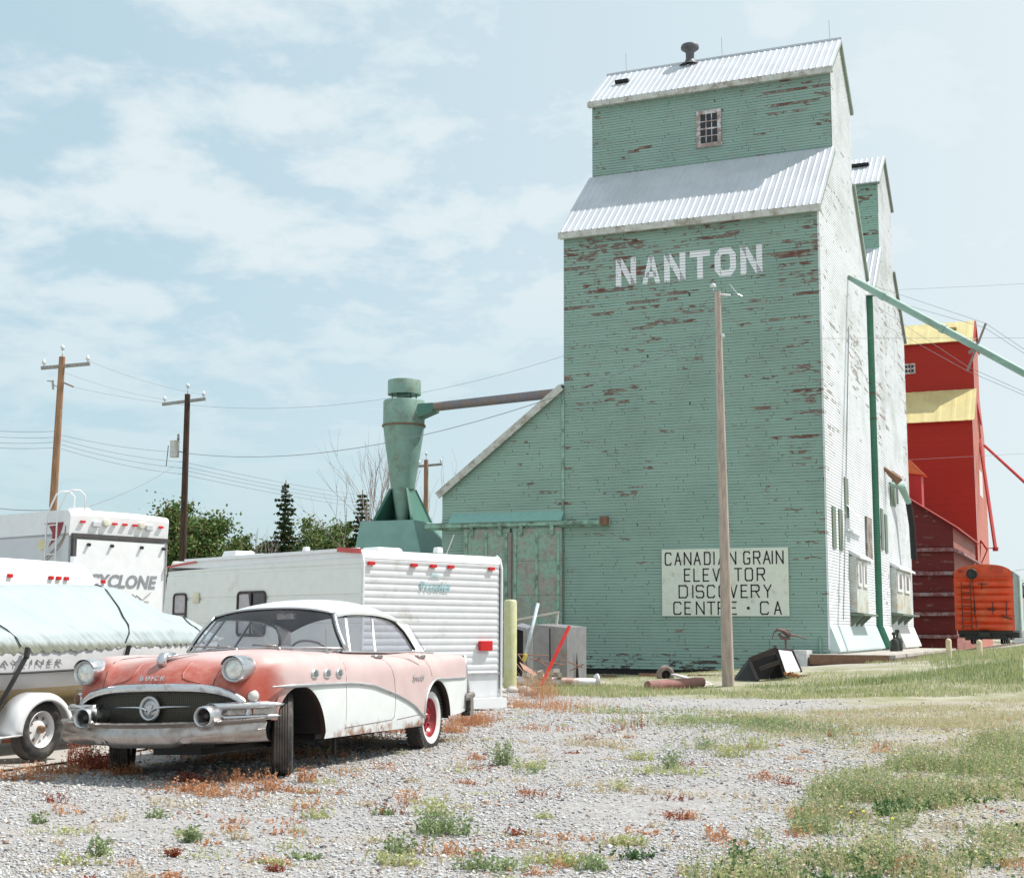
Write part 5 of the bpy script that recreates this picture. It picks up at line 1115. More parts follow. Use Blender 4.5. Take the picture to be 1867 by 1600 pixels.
# verge and bank grass
bg = MB()
field(bg, [(985, 1268), (985, 1246), (1300, 1250), (1320, 1262), (1500, 1258), (1867, 1243), (1867, 1262), (1500, 1274), (1280, 1274)], 14000, .10, .012, [3, 4, 2], [.35, .45, .20], 41, thr=-.4, sc=.8, leaf=0, lean=.5)
field(bg, [(1350, 1253), (1520, 1248), (1867, 1232), (1867, 1255), (1500, 1266)], 8000, .13, .012, [5, 3, 4], [.14, .46, .4], 42, thr=-.3, sc=.7, leaf=1, lean=.5)
field(bg, [(1420, 1240), (1520, 1222), (1700, 1196), (1867, 1180), (1867, 1240), (1500, 1252)], 15000, .09, .011, [3, 4, 2], [.28, .42, .30], 43, thr=.0, sc=.7, leaf=0, lean=.5)
field(bg, [(1650, 1196), (1867, 1181), (1867, 1205), (1700, 1215)], 8000, .15, .013, [5, 3, 4], [.1, .5, .4], 44, thr=-.2, sc=.8, leaf=1)
def fieldw(mb, x0, x1, y0, y1, n, h, w, mis, pr, seed, thr=-.3):
    g2 = np.random.default_rng(seed); x = g2.uniform(x0, x1, n); y = g2.uniform(y0, y1, n); k = noise2(x, y, .8, seed) > thr; x, y = x[k], y[k]
    blades(mb, x, y, h*g2.uniform(.4, 1.1, len(x)), np.full(len(x), w), g2.choice(mis, len(x), p=pr), seed, lean=.5)
fieldw(bg, -17.5, -9, 33, 46.2, 12000, .08, .013, [3, 4, 2], [.3, .35, .35], 45); fieldw(bg, -3.5, 3, 45, 75, 12000, .3, .02, [3, 4, 2], [.5, .3, .2], 46, thr=-.2); fieldw(bg, -.5, 8, 31, 50, 16000, .16, .014, [3, 4, 2], [.3, .4, .3], 47, thr=-.1); fieldw(bg, .6, 6, 9, 30, 9000, .09, .006, [3, 4, 2], [.4, .3, .3], 48, thr=.1)
tag(bg.build('verge_grass', WM), 'rough green and straw coloured grass on the verge and bank by the elevators', 'grass', kind='stuff')

# ================================================================== TRAILERS
def Fr(o, az):      # local frame: o origin on ground, e1 along azimuth az (deg), e2 perpendicular to the left
    a = math.radians(az); e1 = np.array([math.sin(a), math.cos(a), 0]); e2 = np.array([-e1[1], e1[0], 0]); o = np.array([o[0], o[1], 0.0])
    return lambda u, v, z: tuple(o+e1*u+e2*v+np.array([0, 0, z])), e1, e2
M['rvwhite'] = mat('trailer_white_aluminium', (.66, .67, .69), .4, .1, var=.04, dirt=(.5, .48, .46), dirtamt=.2, bump=0)
M['rvside'] = mat('trailer_cream_aluminium', (.70, .72, .69), .4, .05, var=.03, dirt=(.58, .57, .52), dirtamt=.1, bump=0)
M['gel'] = mat('white_gelcoat', (.74, .75, .76), .3, var=.03, bump=0); M['rvframe'] = mat('window_rubber_frame', (.05, .035, .03), .6, bump=0)
M['blind'] = mat('window_blind', (.42, .40, .42), .5, var=.1, scale=14, bump=0); M['redtrim'] = mat('faded_red_trim', (.50, .07, .06), .4, bump=0); M['galv'] = M['steel']
# --- travel trailer with ribbed tail, behind the car
P, e1, e2 = Fr((-9.628, 17.482), 22.6); Wd, Ln, zb, ztp = 2.75, 5.35, .20, 2.34
rv = thing('travel_trailer', 'white travel trailer with ribbed rear wall and five small red marker lights, behind the car', 'travel trailer', (-9.628, 17.482, 0))
def ribprof(z, pitch=.0970, d=.010): f = (z/pitch) % 1.0; return d*(1-abs(2*f-1)**2.2) if f > .12 else d*.15
zs = np.unique(np.concatenate([np.arange(zb+.33, ztp-.12, .0147)])); 
mb = MB(); mb.grid([[P(u, -ribprof(z), z) for u in (0.02, Wd-.04)] for z in zs])
mb.grid([[P(u, -.004, z) for u in (0.02, Wd-.04)] for z in (zb-.12, zb+.33)])
mb.build('rear_wall', M['rvwhite'], rv, angle=30)
A = np.linspace(0, math.pi/2, 8)
mb = MB(); pr = [(-.01, ztp-.13)]+[(.13-.14*math.cos(a), ztp-.13+.13*math.sin(a)) for a in A]+[(1.5, ztp+.02), (3.2, ztp+.02), (4.7, ztp-.03), (Ln-.25, ztp-.07), (Ln-.15, ztp-.12)]
mb.grid([[P(u, v, z) for v, z in pr] for u in (0, .06, Wd/2, Wd-.08, Wd)])
for u in (0, Wd): mb.poly([P(u, v, z) for v, z in pr]+[P(u, 3, ztp-.2), P(u, 0, ztp-.2)])
rroof = mb.build('roof', M['gel'], rv, smooth=True, angle=30)
side = [(0, zb), (3.6, zb), (4.4, .55), (Ln-.02, 1.15), (Ln+.02, 1.35), (Ln-.12, ztp-.14), (0, ztp-.125)]
zg = np.arange(zb+.1, ztp, .0147); mb = MB()
def sprof(z): f = (z/.42) % 1.0; return .012 if .06 < f < .94 else 0
def vmax(z): return float(np.interp(z, [zb, .55, 1.15, 1.35, ztp-.14, ztp], [3.6, 4.4, Ln-.02, Ln+.02, Ln-.12, Ln-.25]))
for u, s_ in ((0, -1), (Wd, 1)): mb.grid([[P(u+s_*sprof(z), v, min(z, float(np.interp(v, [0, 4.7, Ln], [ztp-.12, ztp-.16, ztp-.2])))) for v in (.0, vmax(z)*.5, vmax(z))] for z in zg])
mb.grid([[P(u, vmax(z), z) for u in (0, Wd)] for z in zg]); mb.build('side_wall', M['rvside'], rv)
mb = MB()
for u in (.0, Wd): mb.tube([P(u, -.018, zb-.1), P(u, -.022, ztp-.2), P(u, .02, ztp-.05), P(u, .10, ztp+.005)], .022, 6)
mb.bar(P(-.02, 4.7, ztp-.02), P(-.02, 0.1, ztp+.0), .03, .05); mb.build('edge_moulding', M['gel'], rv)
mb = MB(); mb.bar(P(-.03, Ln-.1, ztp-.11), P(-.03, Ln-1.0, ztp-.05), .02, .028); mb.build('red_edge_stripe', M['redtrim'], rv); mb = MB(); mb.bar(P(-.03, .55, ztp+.01), P(-.03, .02, ztp-.03), .03, .07); mb.build('red_edge_stripe', M['redtrim'], rv)
for px in (675, 753, 788, 820, 894):
    d = ray(px, 1022); u_ = None
    a_ = np.array([[e1[0], -d[0]], [e1[1], -d[1]]]); s_, t_ = np.linalg.solve(a_, np.array([9.628, -17.482])); mb = MB(); zz0 = ztp-.20
    mb.bar(P(s_-.055, -.03, zz0), P(s_+.055, -.03, zz0), .04, .045); mb.build('marker_light', M['redlens'], rv)
mb = MB(); mb.bar(P(2.26, -.045, .96), P(2.52, -.045, .96), .06, .15); mb.build('tail_light', M['redlens'], rv, bevel=.012)
text_part('model_lettering', 'Prowler', mat('faded_teal_decal', (.30, .48, .52), .5, bump=0), rv, frame4(P(1.38, -.022, 1.83), e1, (0, 0, 1)), .20, .002, offset=.003, xscale=.95)
mb = MB()
for k in range(3): mb.bar(P(1.27+.03*k, -.021, 1.99+.02*k), P(1.49-.03*k, -.021, 1.99+.02*k), .004, .012)
mb.build('badge_decal', mat('pale_teal_decal', (.45, .60, .63), .5, bump=0), rv)
mb = MB(); mb.bx(*[0]*6) if False else None; q = P(0, 0, 0)
mb.bar(P(.1, -.10, .10), P(Wd-.02, -.10, .10), .14, .15); mb.build('rear_bumper', M['gel'], rv)
mb = MB(); mb.bar(P(.0, -.02, zb+.34), P(Wd, -.02, zb+.34), .03, .02); mb.bar(P(1.7, -.012, .62), P(1.95, -.012, .62), .006, .16); mb.build('rear_moulding', M['steel'], rv)
for (v0, v1, z0, z1, nm) in ((4.62, 5.0, 1.22, 1.77, 'window'), (2.35, 3.10, 1.10, 1.77, 'window')):
    R_ = .07; pts = []
    for cu, cz, a0 in ((v1-R_, z1-R_, 0), (v0+R_, z1-R_, 90), (v0+R_, z0+R_, 180), (v1-R_, z0+R_, 270)): pts += [(cu+R_*math.cos(math.radians(a0+k*18)), cz+R_*math.sin(math.radians(a0+k*18))) for k in range(6)]
    mb = MB(); mb.tube([P(-.028, v, z) for v, z in pts+[pts[0]]], .02, 6, cap=False); mb.bar(P(-.03, v0, z0*.6+z1*.4), P(-.03, v1, z0*.6+z1*.4), .02, .03)
    if v1-v0 > .6: mb.bar(P(-.03, (v0+v1)/2, z0), P(-.03, (v0+v1)/2, z1), .03, .02)
    w = mb.build(nm, M['rvframe'], rv); mb = MB(); mb.poly([P(-.020, v, z) for v, z in pts]); mb.build('pane', M['blind'] if v1-v0 < .6 else M['glassdark'], w)
    if v1-v0 > .6: mb = MB(); mb.poly([P(-.022, v0+.42*(v1-v0)+.0, z0+.03), P(-.022, v1-.03, z0+.03), P(-.022, v1-.03, z1-.03), P(-.022, v0+.62*(v1-v0), z1-.03)]); mb.build('curtain', M['blind'], w)
mb = MB(); mb.bar(P(-.03, 4.22, 1.70), P(-.03, 4.40, 1.70), .02, .16); mb.build('vent_cover', mat('yellowed_plastic', (.60, .58, .42), .5, bump=0), rv)
for v, u, sx, sy, h in ((3.9, .5, .42, .42, .11), (.55, .8, .50, .42, .05), (1.9, .4, .1, .1, .10), (.3, 1.7, .12, .12, .09), (3.0, .4, .35, .3, .03)):
    mb = MB(); a = math.radians(22.6); R = Matrix.Rotation(-a, 3, 'Z'); mb.box(P(u, v, ztp+.02+h/2), (sy, sx, h), 0, R, (.85, .85)); mb.build('roof_vent', M['gel'], rroof, bevel=.015)
mb = MB(); mb.tube([P(1.95, .4, ztp), P(2.10, .38, ztp+.33)], .010, 5); mb.build('antenna', M['steel'], rroof)
for u in (.12, Wd-.12):
    mb = MB(); mb.lathe(P(u-.1, 2.6, .33), e1, [(0, .1), (0, .31), (.03, .33), (.17, .33), (.2, .31), (.2, .1)], 24); mb.build('wheel', M['rubber'], rv)

# --- tall toy hauler trailer
HP, h1, h2 = Fr((-19.29, 22.63), 16.7); HW, HL, hz, ht = 2.44, 9.0, .55, 3.63
th = thing('toy_hauler', 'tall white trailer with a full height ramp door, ladder and red swoosh at far left', 'travel trailer', (-19.29, 22.63, 0))
mb = MB(); A = np.linspace(0, math.pi/2, 7)
pr = [(0, ht-.52), (-.03, ht-.12)]+[(.10-.13*math.cos(a), ht-.12+.12*math.sin(a)) for a in A]+[(.6, ht+.02), (HL, ht+.02)]
def crown(u): return -.035*abs(2*u/HW-1)**3
mb.grid([[HP(u, v, z+crown(u)) for v, z in pr] for u in np.linspace(0, HW, 15)])
for u in (0, HW): mb.poly([HP(u, v, z+crown(u)) for v, z in pr]+[HP(u, HL, ht-.52)])
hr = mb.build('roof_cap', M['gel'], th, smooth=True, angle=30)
mb = MB(); mb.add([HP(0, 0, hz), HP(0, HL, hz), HP(0, HL, ht-.5), HP(0, 0, ht-.5)], [(0, 1, 2, 3)]); mb.add([HP(HW, 0, hz), HP(HW, HL, hz), HP(HW, HL, ht-.5), HP(HW, 0, ht-.5)], [(3, 2, 1, 0)]); mb.add([HP(0, HL, hz), HP(HW, HL, hz), HP(HW, HL, ht), HP(0, HL, ht)], [(0, 1, 2, 3)])
mb.add([HP(0, .02, hz), HP(HW, .02, hz), HP(HW, .02, ht-.4), HP(0, .02, ht-.4)], [(3, 2, 1, 0)]); mb.build('body', mat('pale_grey_fibreglass', (.56, .58, .60), .35, var=.03, bump=0), th)
mb = MB(); mb.bx(0, 0, 0, 0, 0, 0) if False else None
mb.bar(HP(.16, -.035, (hz+ht-.62)/2), HP(HW-.12, -.035, (hz+ht-.62)/2), .04, ht-.62-hz); dr = mb.build('ramp_door', M['gel'], th)
mb = MB(); mb.bar(HP(.05, -.04, ht-.545), HP(HW-.02, -.04, ht-.545), .06, .085); mb.bar(HP(.085, -.035, hz), HP(.085, -.035, ht-.6), .05, .06); mb.build('door_seal', mat('dark_grey_seal', (.06, .055, .055), .6, bump=0), th)
mb = MB(); mb.tube([HP(HW-.06, -.05, hz), HP(HW-.06, -.05, ht-.62)], .022, 8); mb.bar(HP(HW-.08, -.08, 2.35), HP(HW-.08, -.08, 2.50), .05, .05); mb.build('door_bar', M['steel'], th)
for u in (.42, .98, 1.72, 2.28): mb = MB(); mb.tube([HP(u, -.06, ht-.72), HP(u, -.12, ht-.73)], .035, 8); mb.build('latch', M['black'], dr)
for u in (.28, 1.05, 1.30, 1.55, 2.22): mb = MB(); mb.bar(HP(u-.055, -.05, ht-.26), HP(u+.055, -.05, ht-.26), .04, .045); mb.build('marker_light', M['redlens'], th)
for u, r in ((.60, .09), (1.92, .09)): mb = MB(); mb.bar(HP(u-r, -.05, ht-.29), HP(u+r, -.05, ht-.29), .05, .13); mb.build('loudspeaker', mat('pale_speaker', (.50, .51, .53), .6, bump=0), th, bevel=.02)
for u in (.84, 1.72): mb = MB(); mb.lathe(HP(u, -.02, ht-.25), -h2, [(0, .085), (.05, .08), (.06, .06), (.062, 0)], 16); mb.build('flood_lamp', mat('cream_lamp', (.62, .60, .50), .4, bump=0), th)
text_part('trailer_lettering', 'CYCLONE', mat('grey_lettering', (.24, .25, .27), .4, bump=0), th, frame4(HP(1.27, -.062, 2.16), h1, (0, 0, 1)), .37, .002, shear=.22, offset=.013, xscale=.98)
mb = MB(); mb.tube([HP(1.65, -.06, 1.90), HP(1.8, -.06, 1.80), HP(1.9, -.06, 1.88), HP(2.02, -.06, 1.97)], .02, 5, flat=.3); mb.tube([HP(1.55, -.06, 1.92), HP(1.74, -.06, 1.78), HP(1.98, -.06, 1.77)], .012, 5, flat=.3); mb.build('swirl_decal', mat('grey_decal', (.33, .33, .30), .4, bump=0), th)
# red swoosh and stripes on the side, moon badge, ladder
mb = MB()
sw = [(.02, 3.36), (.75, 3.36), (.55, 3.30), (.42, 3.15), (.42, 3.02), (.55, 2.86), (.20, 3.05), (.08, 3.2)]
mb.poly([HP(-.006, v+.18, z) for v, z in sw]); mb.build('red_swoosh', mat('maroon_decal', (.26, .025, .03), .4, bump=0), th)
mb = MB()
for o_ in (0, .07): mb.tube([HP(-.008, .12+v, z-o_) for v, z in ((0, 3.28), (.02, 3.12), (.12, 2.98), (.35, 2.82), (.75, 2.60), (1.15, 2.42))], .014, 5, flat=.4)
mb.build('gold_stripe', mat('bronze_decal', (.30, .24, .17), .4, bump=0), th)
mb = MB(); mb.lathe(HP(-.002, .98, 2.92), -h1, [(0, .12), (.01, .12), (.011, 0)], 20); mb.build('moon_decal', mat('pale_gold_decal', (.62, .56, .33), .4, bump=0), th)
mb = MB()
for v in (.30, .68):
    mb.tube([HP(-.10, v, 1.0), HP(-.10, v, 3.40), HP(-.09, v-.05, 3.62), HP(.02, v-.12, 3.95), HP(.10, v-.20, 4.02), HP(.25, v-.25, 4.02), HP(.36, v-.26, 3.92), HP(.36, v-.26, 3.62)], .018, 6)
for z in np.arange(1.2, 3.5, .3): mb.bar(HP(-.10, .30, z), HP(-.10, .68, z), .025, .025)
mb.build('ladder', M['gel'], th, smooth=True)
for v in (3.5, 4.4):
    mb = MB(); mb.lathe(HP(.06, v, .38), h1, [(0, .1), (0, .34), (.03, .38), (.18, .38), (.2, .34), (.2, .1)], 24); mb.build('wheel', M['rubber'], th)
mb = MB(); mb.tube([HP(.8, .9, ht), HP(.8, .9, ht+.10)], [.30, .22], 14); mb.build('roof_vent', M['gel'], hr)

# --- low camper between boat and toy hauler
CP, c1, c2 = Fr((-14.56, 13.6), 1.0); CL, cz = 4.35, 2.22
cm = thing('camper', 'low rounded white camper with red marker lights behind the covered boat', 'camper', (-14.56, 13.6, 0))
rr = .28; sec = []
for a in np.linspace(0, math.pi/2, 9): sec.append((.22-.22*math.cos(a) if False else rr*(1-math.cos(a)), cz-rr+rr*math.sin(a)))
pr = [(0, .5), (0, 1.2)]+sec+[(1.6, cz+.03), (3.2, cz)]
G = []
for u in [0.0, .03, .1, .2, .4]+list(np.linspace(.8, CL-.8, 5))+[CL-.4, CL-.25, CL-.12, CL-.05, CL-.01, CL]:
    q = max(0, 1-((CL-u)/.45))**2 if u > CL-.45 else 0; G.append([CP(u, v+.5*q*(.4), z-q*.42*(1 if z > 1.3 else 0)) for v, z in pr])
mb = MB(); mb.grid(G); mb.poly(G[-1]); mb.poly(G[0][::-1]); cb_ = mb.build('body', M['gel'], cm, smooth=True, angle=50)
for px in (17, 92, 106, 120, 187):
    d = ray(px, 1050); a_ = np.array([[c1[0], -d[0]], [c1[1], -d[1]]]); s_, t_ = np.linalg.solve(a_, np.array([14.56, -13.6])); mb = MB(); mb.bar(CP(s_-.045, -.015, cz-.27-.02*(px > 180)), CP(s_+.045, -.015, cz-.27-.02*(px > 180)), .04, .055); mb.build('marker_light', M['redlens'], cm, bevel=.01)
mb = MB(); mb.tube([CP(3.95, .35, cz-.02), CP(3.95, .35, cz+.10)], .06, 10); mb.build('roof_vent', M['gel'], cm)
mb = MB(); mb.lathe(CP(2, .15, .3), c2, [(0, .1), (0, .27), (.03, .3), (.17, .3), (.2, .27), (.2, .1)], 20); mb.build('wheel', M['rubber'], cm)

# ================================================================== BOAT on its trailer
BX = -10.1; YS = np.concatenate([np.linspace(8.2, 12.2, 17), np.linspace(12.4, 14.5, 16)])
def beam(y): return 1.08*(1-np.clip((y-11.3)/3.35, 0, 1)**2.3)
def sheer(y): return .985+.10*np.clip((y-10)/4.5, 0, 1)
bt = thing('motor_boat', 'white and tan motor boat under a pale grey cover strapped down left of the car', 'boat', (BX, 10.5, .35))
def bsec(y):
    b = beam(y); s = sheer(y); k = .34+.5*np.clip((y-12.2)/2.4, 0, 1)**2
    return [(0, k), (b*.45, k+.10), (b*.80, k+.22*(s-k)/.6), (b*.86, k+.28*(s-k)/.6), (b*.93, k+.55*(s-k)), (b*.965, k+.70*(s-k)), (b*.990, k+.705*(s-k)), (b, k+.90*(s-k)), (b, s-.03), (b, s), (b*.9, s+.01)]
mb = MB()
for sg in (1, -1): mb.grid([[(BX+sg*x, y, z) for x, z in bsec(y)] for y in YS], mf=lambda i, j: 1 if j < 3 else 0)
q = bsec(YS[0]); mb.poly([(BX+x, YS[0], z) for x, z in q]+[(BX-x, YS[0], z) for x, z in q[::-1]])
mb.build('hull', [mat('boat_white_gelcoat', (.62, .62, .63), .3, var=.04, bump=0), mat('boat_tan_gelcoat', (.42, .32, .16), .3, var=.08, bump=0)], bt, smooth=True, angle=35)
mb = MB(); mb.tube([(BX+bsec(y)[6][0]+.012, y, bsec(y)[6][1]) for y in YS], .011, 6); mb.build('rub_rail', M['black'], bt)
text_part('hull_lettering', 'BAYLINER', mat('grey_hull_lettering', (.16, .16, .17), .4, bump=0), bt, frame4((BX+1.088, 10.10, .885), (0, 1, 0), (.0, 0, 1)), .070, .002, xscale=2.2, spacing=1.45)
def zr(y): return float(spline([8.2, 9.4, 10.6, 12.35, 12.7, 13.4, 14.0, 14.55], [1.50, 1.58, 1.62, 1.665, 1.60, 1.40, 1.32, 1.12], y))
def covermat():
    t = NT('boat_cover_canvas'); p = t.pos(); x, y, z = t.sep(p); n = t.noise(p, 2, 5)
    low = t.step(t.math('ADD', z, t.math('MULTIPLY', t.math('SUBTRACT', t.noise(t.comb(0., t.math('MULTIPLY', y, 14), t.math('MULTIPLY', z, 2)), 1, 4), .5), .10)), 1.02, 1.09, 1., 0.)
    c = t.mix(t.step(n, .35, .7), (.33, .385, .40), (.375, .43, .445)); c = t.mix(t.math('MULTIPLY', low, .85), c, (.13, .13, .08)); t.base(c); t.set(Roughness=.7)
    w = t.noise(t.comb(t.math('MULTIPLY', x, 1.5), t.math('MULTIPLY', t.math('ADD', y, t.math('MULTIPLY', z, .9)), 5.0), t.math('MULTIPLY', z, .8)), 1.6, 4, .5); t.bump(w, .45, .10); return t.m
mb = MB(); YC_ = np.linspace(8.2, 14.55, 260); G = {1: [], -1: []}
for y in YC_:
    b = beam(min(y, 14.45))*1.0+.010; s = sheer(y)+.01; r = zr(y)
    for sg in (1, -1):
        row = []
        for t in np.linspace(0, 1, 26):
            # convex drape from gunwale to ridge
            flat = float(np.interp(y, [8.2, 11.9, 12.6, 14.5], [.34, .30, .16, .10]))
            xx = b*float(np.interp(t, [0, .22, .80, 1], [1, .93, flat, 0])); zc = s+(r-s)*float(np.interp(t, [0, .22, .80, 1], [0, .27, .95, 1]))-.02*math.sin(math.pi*min(1, t/.8))
            wr = (.007*math.sin(y*31+t*5+2*math.sin(y*7))*(1-t)**1.6+.010*math.sin(y*13-t*9)*(1-t))*min(1, .15+t*4)+.008*math.sin(y*3.1+t*6)*(1-t)
            fan = .020*math.sin((y-12.35)*34/(.25+1.4*(1-t)))*math.exp(-((y-12.9)/.55)**2)*(t*(1-t)*4)+.012*math.sin((y*9+t*13))*t*(1-t)*2
            zz_ = zc+fan+(-.022-.012*math.sin(y*37+2*math.sin(y*5))-.007*math.sin(y*83) if t == 0 else 0)
            row.append((BX+sg*(xx+wr), y, zz_))
        G[sg].append(row)
for sg in (1, -1): mb.grid(G[sg])
cv = mb.build('boat_cover', covermat(), bt, smooth=True)
def coverpt(y, t): i = int(np.argmin(abs(YC_-y))); q = G[1][i][int(round(t*25))]; return (q[0]+.008, q[1], q[2]+.008)
for y0, y1 in ((9.7, 10.03), (12.30, 11.48), (13.95, 13.3)):
    mb = MB(); mb.tube([coverpt(y0*t+y1*(1-t), t) for t in np.linspace(.03, 1, 9)], .007, 5); mb.build('cover_strap', M['black'], cv)
mb = MB(); mb.bar((BX+1.13, 10.05, 1.02), (BX+1.14, 10.02, .93), .035, .05); mb.bar((BX+1.14, 10.02, .94), (BX+1.20, 9.55, .38), .012, .05, up=(1, 0, 0)); mb.build('tie_down_strap', M['black'], bt); mb = MB(); mb.bar((BX+1.12, 11.50, 1.03), (BX+1.12, 11.44, .86), .014, .05, up=(1, 0, 0)); mb.build('tie_down_strap', M['black'], bt)
bt2 = thing('boat_trailer', 'boat trailer with round white mudguard and white spoked wheel', 'boat trailer', (-9.2, 10.05, 0))
mb = MB()
for x in (-9.35, -10.85): mb.bar((x, 8.0, .36), (x, 13.6, .38), .07, .10)
mb.bar((-9.35, 13.6, .38), (-10.1, 16.0, .42), .07, .1); mb.bar((-10.85, 13.6, .38), (-10.1, 16.0, .42), .07, .1)
for y in (8.6, 10.05, 12.0): mb.bar((-9.35, y, .33), (-10.85, y, .33), .07, .07)
mb.bar((-11.35, 10.05, .27), (-8.85, 10.05, .27), .06, .06); mb.build('frame', M['steel'], bt2)
for sg, wx in ((1, -8.83), (-1, -11.37)):
    c_ = Vector((wx, 10.05, .30)); mb = MB(); pr = tyre_prof(.272, .15, .165, .008); mb.lathe(c_, (sg, 0, 0), pr, 40, mis=[0 if (i < 4 or i > len(pr)-7) else 1 for i in range(len(pr)-1)]); w = mb.build('wheel', [M['rubber'], M['treadrub']], bt2, smooth=True, angle=35)
    mb = MB(); mb.lathe(c_, (sg, 0, 0), [(-.06, .165), (.055, .168), (.066, .160), (.05, .152), (.02, .145), (.012, .12), (.030, .07), (.034, .03), (.034, 0)], 32); rm = mb.build('rim', M['gel'], w, smooth=True, angle=40)
    for k in range(8):
        mb = MB(); a = k*math.pi/4+.2; d = lambda r, t: c_+Vector((sg*(.021+.012*(.125-r)/.05), r*math.cos(t), r*math.sin(t))); mb.poly([d(.122, a-.17), d(.122, a+.17), d(.085, a+.06)][::sg]); mb.build('rim_slot', M['rustwood'], rm)
    mb = MB(); mb.lathe(c_, (sg, 0, 0), [(.03, .036), (.07, .034), (.085, .025), (.086, 0)], 16); mb.build('hub', mat('rusty_hub', (.25, .15, .09), .5, .5), w, smooth=True, angle=40)
    mb = MB(); pts = []
    A = np.linspace(-.15, math.pi+.05, 22); R0 = .345
    inner = [[(wx-sg*.13+sg*dx, 10.05+.01+(R0+dr)*math.cos(t)*1.12, .28+(R0+dr)*math.sin(t)*1.0) for dx, dr in ((0, 0), (.20, .0), (.235, -.02), (.245, -.06), (.240, -.075))] for t in A]
    mb.grid(inner); e_ = inner[-1]; mb.grid([[tuple(np.array(q)) for q in e_], [tuple(np.array(q)+np.array([0, -.16, -.0])) for q in e_], [tuple(np.array(q)+np.array([0, -.55, .0])) for q in e_]])
    fe = mb.build('mudguard', M['gel'], bt2, smooth=True, angle=50)
    sm = fe.modifiers.new('solid', 'SOLIDIFY'); sm.thickness = .008
    mb = MB(); mb.bar((wx+sg*.12, 9.50, .235), (wx+sg*.12, 9.60, .235), .012, .035); mb.build('side_marker', mat('dark_amber_lens', (.08, .03, .015), .3, bump=0), fe)

# ================================================================== POLES AND WIRES
def polemat(name, a, b):
    t = NT(name); p = t.pos(); x, y, z = t.sep(p); n = t.noise(t.comb(t.math('MULTIPLY', x, 12), t.math('MULTIPLY', y, 12), t.math('MULTIPLY', z, .7)), 1.2, 6, .6)
    t.base(t.mix(t.step(n, .35, .65), a, b)); t.set(Roughness=.85); t.bump(n, .5, .02); return t.m
M['poletan'] = polemat('tan_pole_timber', (.38, .22, .13), (.27, .15, .09)); M['poledark'] = polemat('dark_pole_timber', (.085, .045, .030), (.035, .022, .018)); M['polegrey'] = polemat('grey_pole_timber', (.50, .41, .36), (.34, .28, .25)); M['arm'] = polemat('grey_crossarm', (.33, .33, .32), (.25, .24, .23))
M['ceramic'] = mat('pale_insulator', (.60, .64, .68), .25, bump=0); M['wire'] = mat('power_line_wire', (.20, .22, .25), .6, bump=0)
def pole(label, base, top, r0, r1, m, arm=None, group='utility poles', trans=None):
    o = thing('utility_pole', label, 'utility pole', base, 0, group); mb = MB(); base = np.array(base, float); top = np.array(top, float)
    mb.tube([tuple(base+(top-base)*t) for t in np.linspace(0, 1, 6)], [r0+(r1-r0)*t for t in np.linspace(0, 1, 6)], 14); mb.build('shaft', m, o, smooth=True, angle=60)
    if arm is not None:
        a, b, s_ = arm; mb = MB(); mb.bar(a, b, .09*s_, .12*s_); mb.build('crossarm', M['arm'], o)
        for q in (a, b):
            q = np.array(q)+(np.array(b if q is a else a)-np.array(q))*.05; mb = MB(); mb.lathe(tuple(q+[0, 0, .05*s_]), (0, 0, 1), [(0, .02), (.08, .02), (.10, .07), (.16, .08), (.20, .05), (.27, .04), (.28, 0)], 10); mb.build('insulator', M['ceramic'], o, smooth=True)
        mb = MB(); mb.tube([tuple(top), tuple(top+[0, 0, .28*s_])], .02, 6); mb.lathe(tuple(top+[0, 0, .25*s_]), (0, 0, 1), [(0, .04), (.04, .08), (.10, .08), (.16, .04), (.2, 0)], 10); mb.build('insulator', M['ceramic'], o, smooth=True)
    return o
D1, D2, D4 = 50., 56., 80.
b1 = atd(96, 935, D1); t1 = atd(113.5, 650, D1); dn = (b1-t1)/(t1[2]-b1[2]); base1 = b1+dn*(b1[2]+.3)
p1 = pole('tan utility pole with crossarm, leaning above the toy hauler at far left', base1, t1, .17, .11, M['poletan'], (tuple(atd(75, 671, D1)), tuple(atd(164, 663, D1)), 1.))
mb = MB(); q = atd(97, 700, D1); mb.tube([tuple(atd(110, 708, D1)), tuple(atd(95, 700, D1))], .02, 5); mb.tube([tuple(atd(96, 693, D1)), tuple(atd(97, 710, D1))], .045, 6); mb.tube([tuple(atd(86, 694, D1)), tuple(atd(96, 695, D1))], .03, 6); mb.build('cutout_switch', M['steel'], p1)
mb = MB(); mb.tube([tuple(atd(115, 697, D1)), tuple(atd(134, 705, D1))], .035, 6); mb.build('strain_insulator', M['duct'], p1)
b2 = atd(333, 1012, D2); t2 = atd(342, 718, D2); dn = (b2-t2)/(t2[2]-b2[2])
p2 = pole('dark creosoted utility pole with grey transformer, behind the travel trailer', b2+dn*(b2[2]+.3), t2, .165, .11, M['poledark'], (tuple(atd(296, 737, D2)), tuple(atd(375, 727, D2)), 1.))
tp = atd(318, 833, D2); hgt_ = atd(318, 805, D2)[2]-tp[2]
mb = MB(); mb.lathe(tuple(tp), (0, 0, 1), [(0, 0), (0, .19), (hgt_, .19), (hgt_+.03, .21), (hgt_+.05, .2), (hgt_+.1, 0)], 18); mb.bar(tuple(tp+[0, 0, .3]), tuple(atd(335, 825, D2)), .06, .05); tf = mb.build('transformer', mat('pale_grey_enamel', (.55, .56, .57), .45, bump=0), p2, smooth=True, angle=40)
mb = MB(); mb.lathe(tuple(atd(325, 803, D2)), (0, 0, 1), [(0, .04), (.1, .06), (.15, .03), (.2, .055), (.28, .03), (.3, 0)], 10); mb.tube([tuple(atd(307, 812, D2)), tuple(atd(303, 850, D2))], .02, 5); mb.build('bushing', M['duct'], tf)
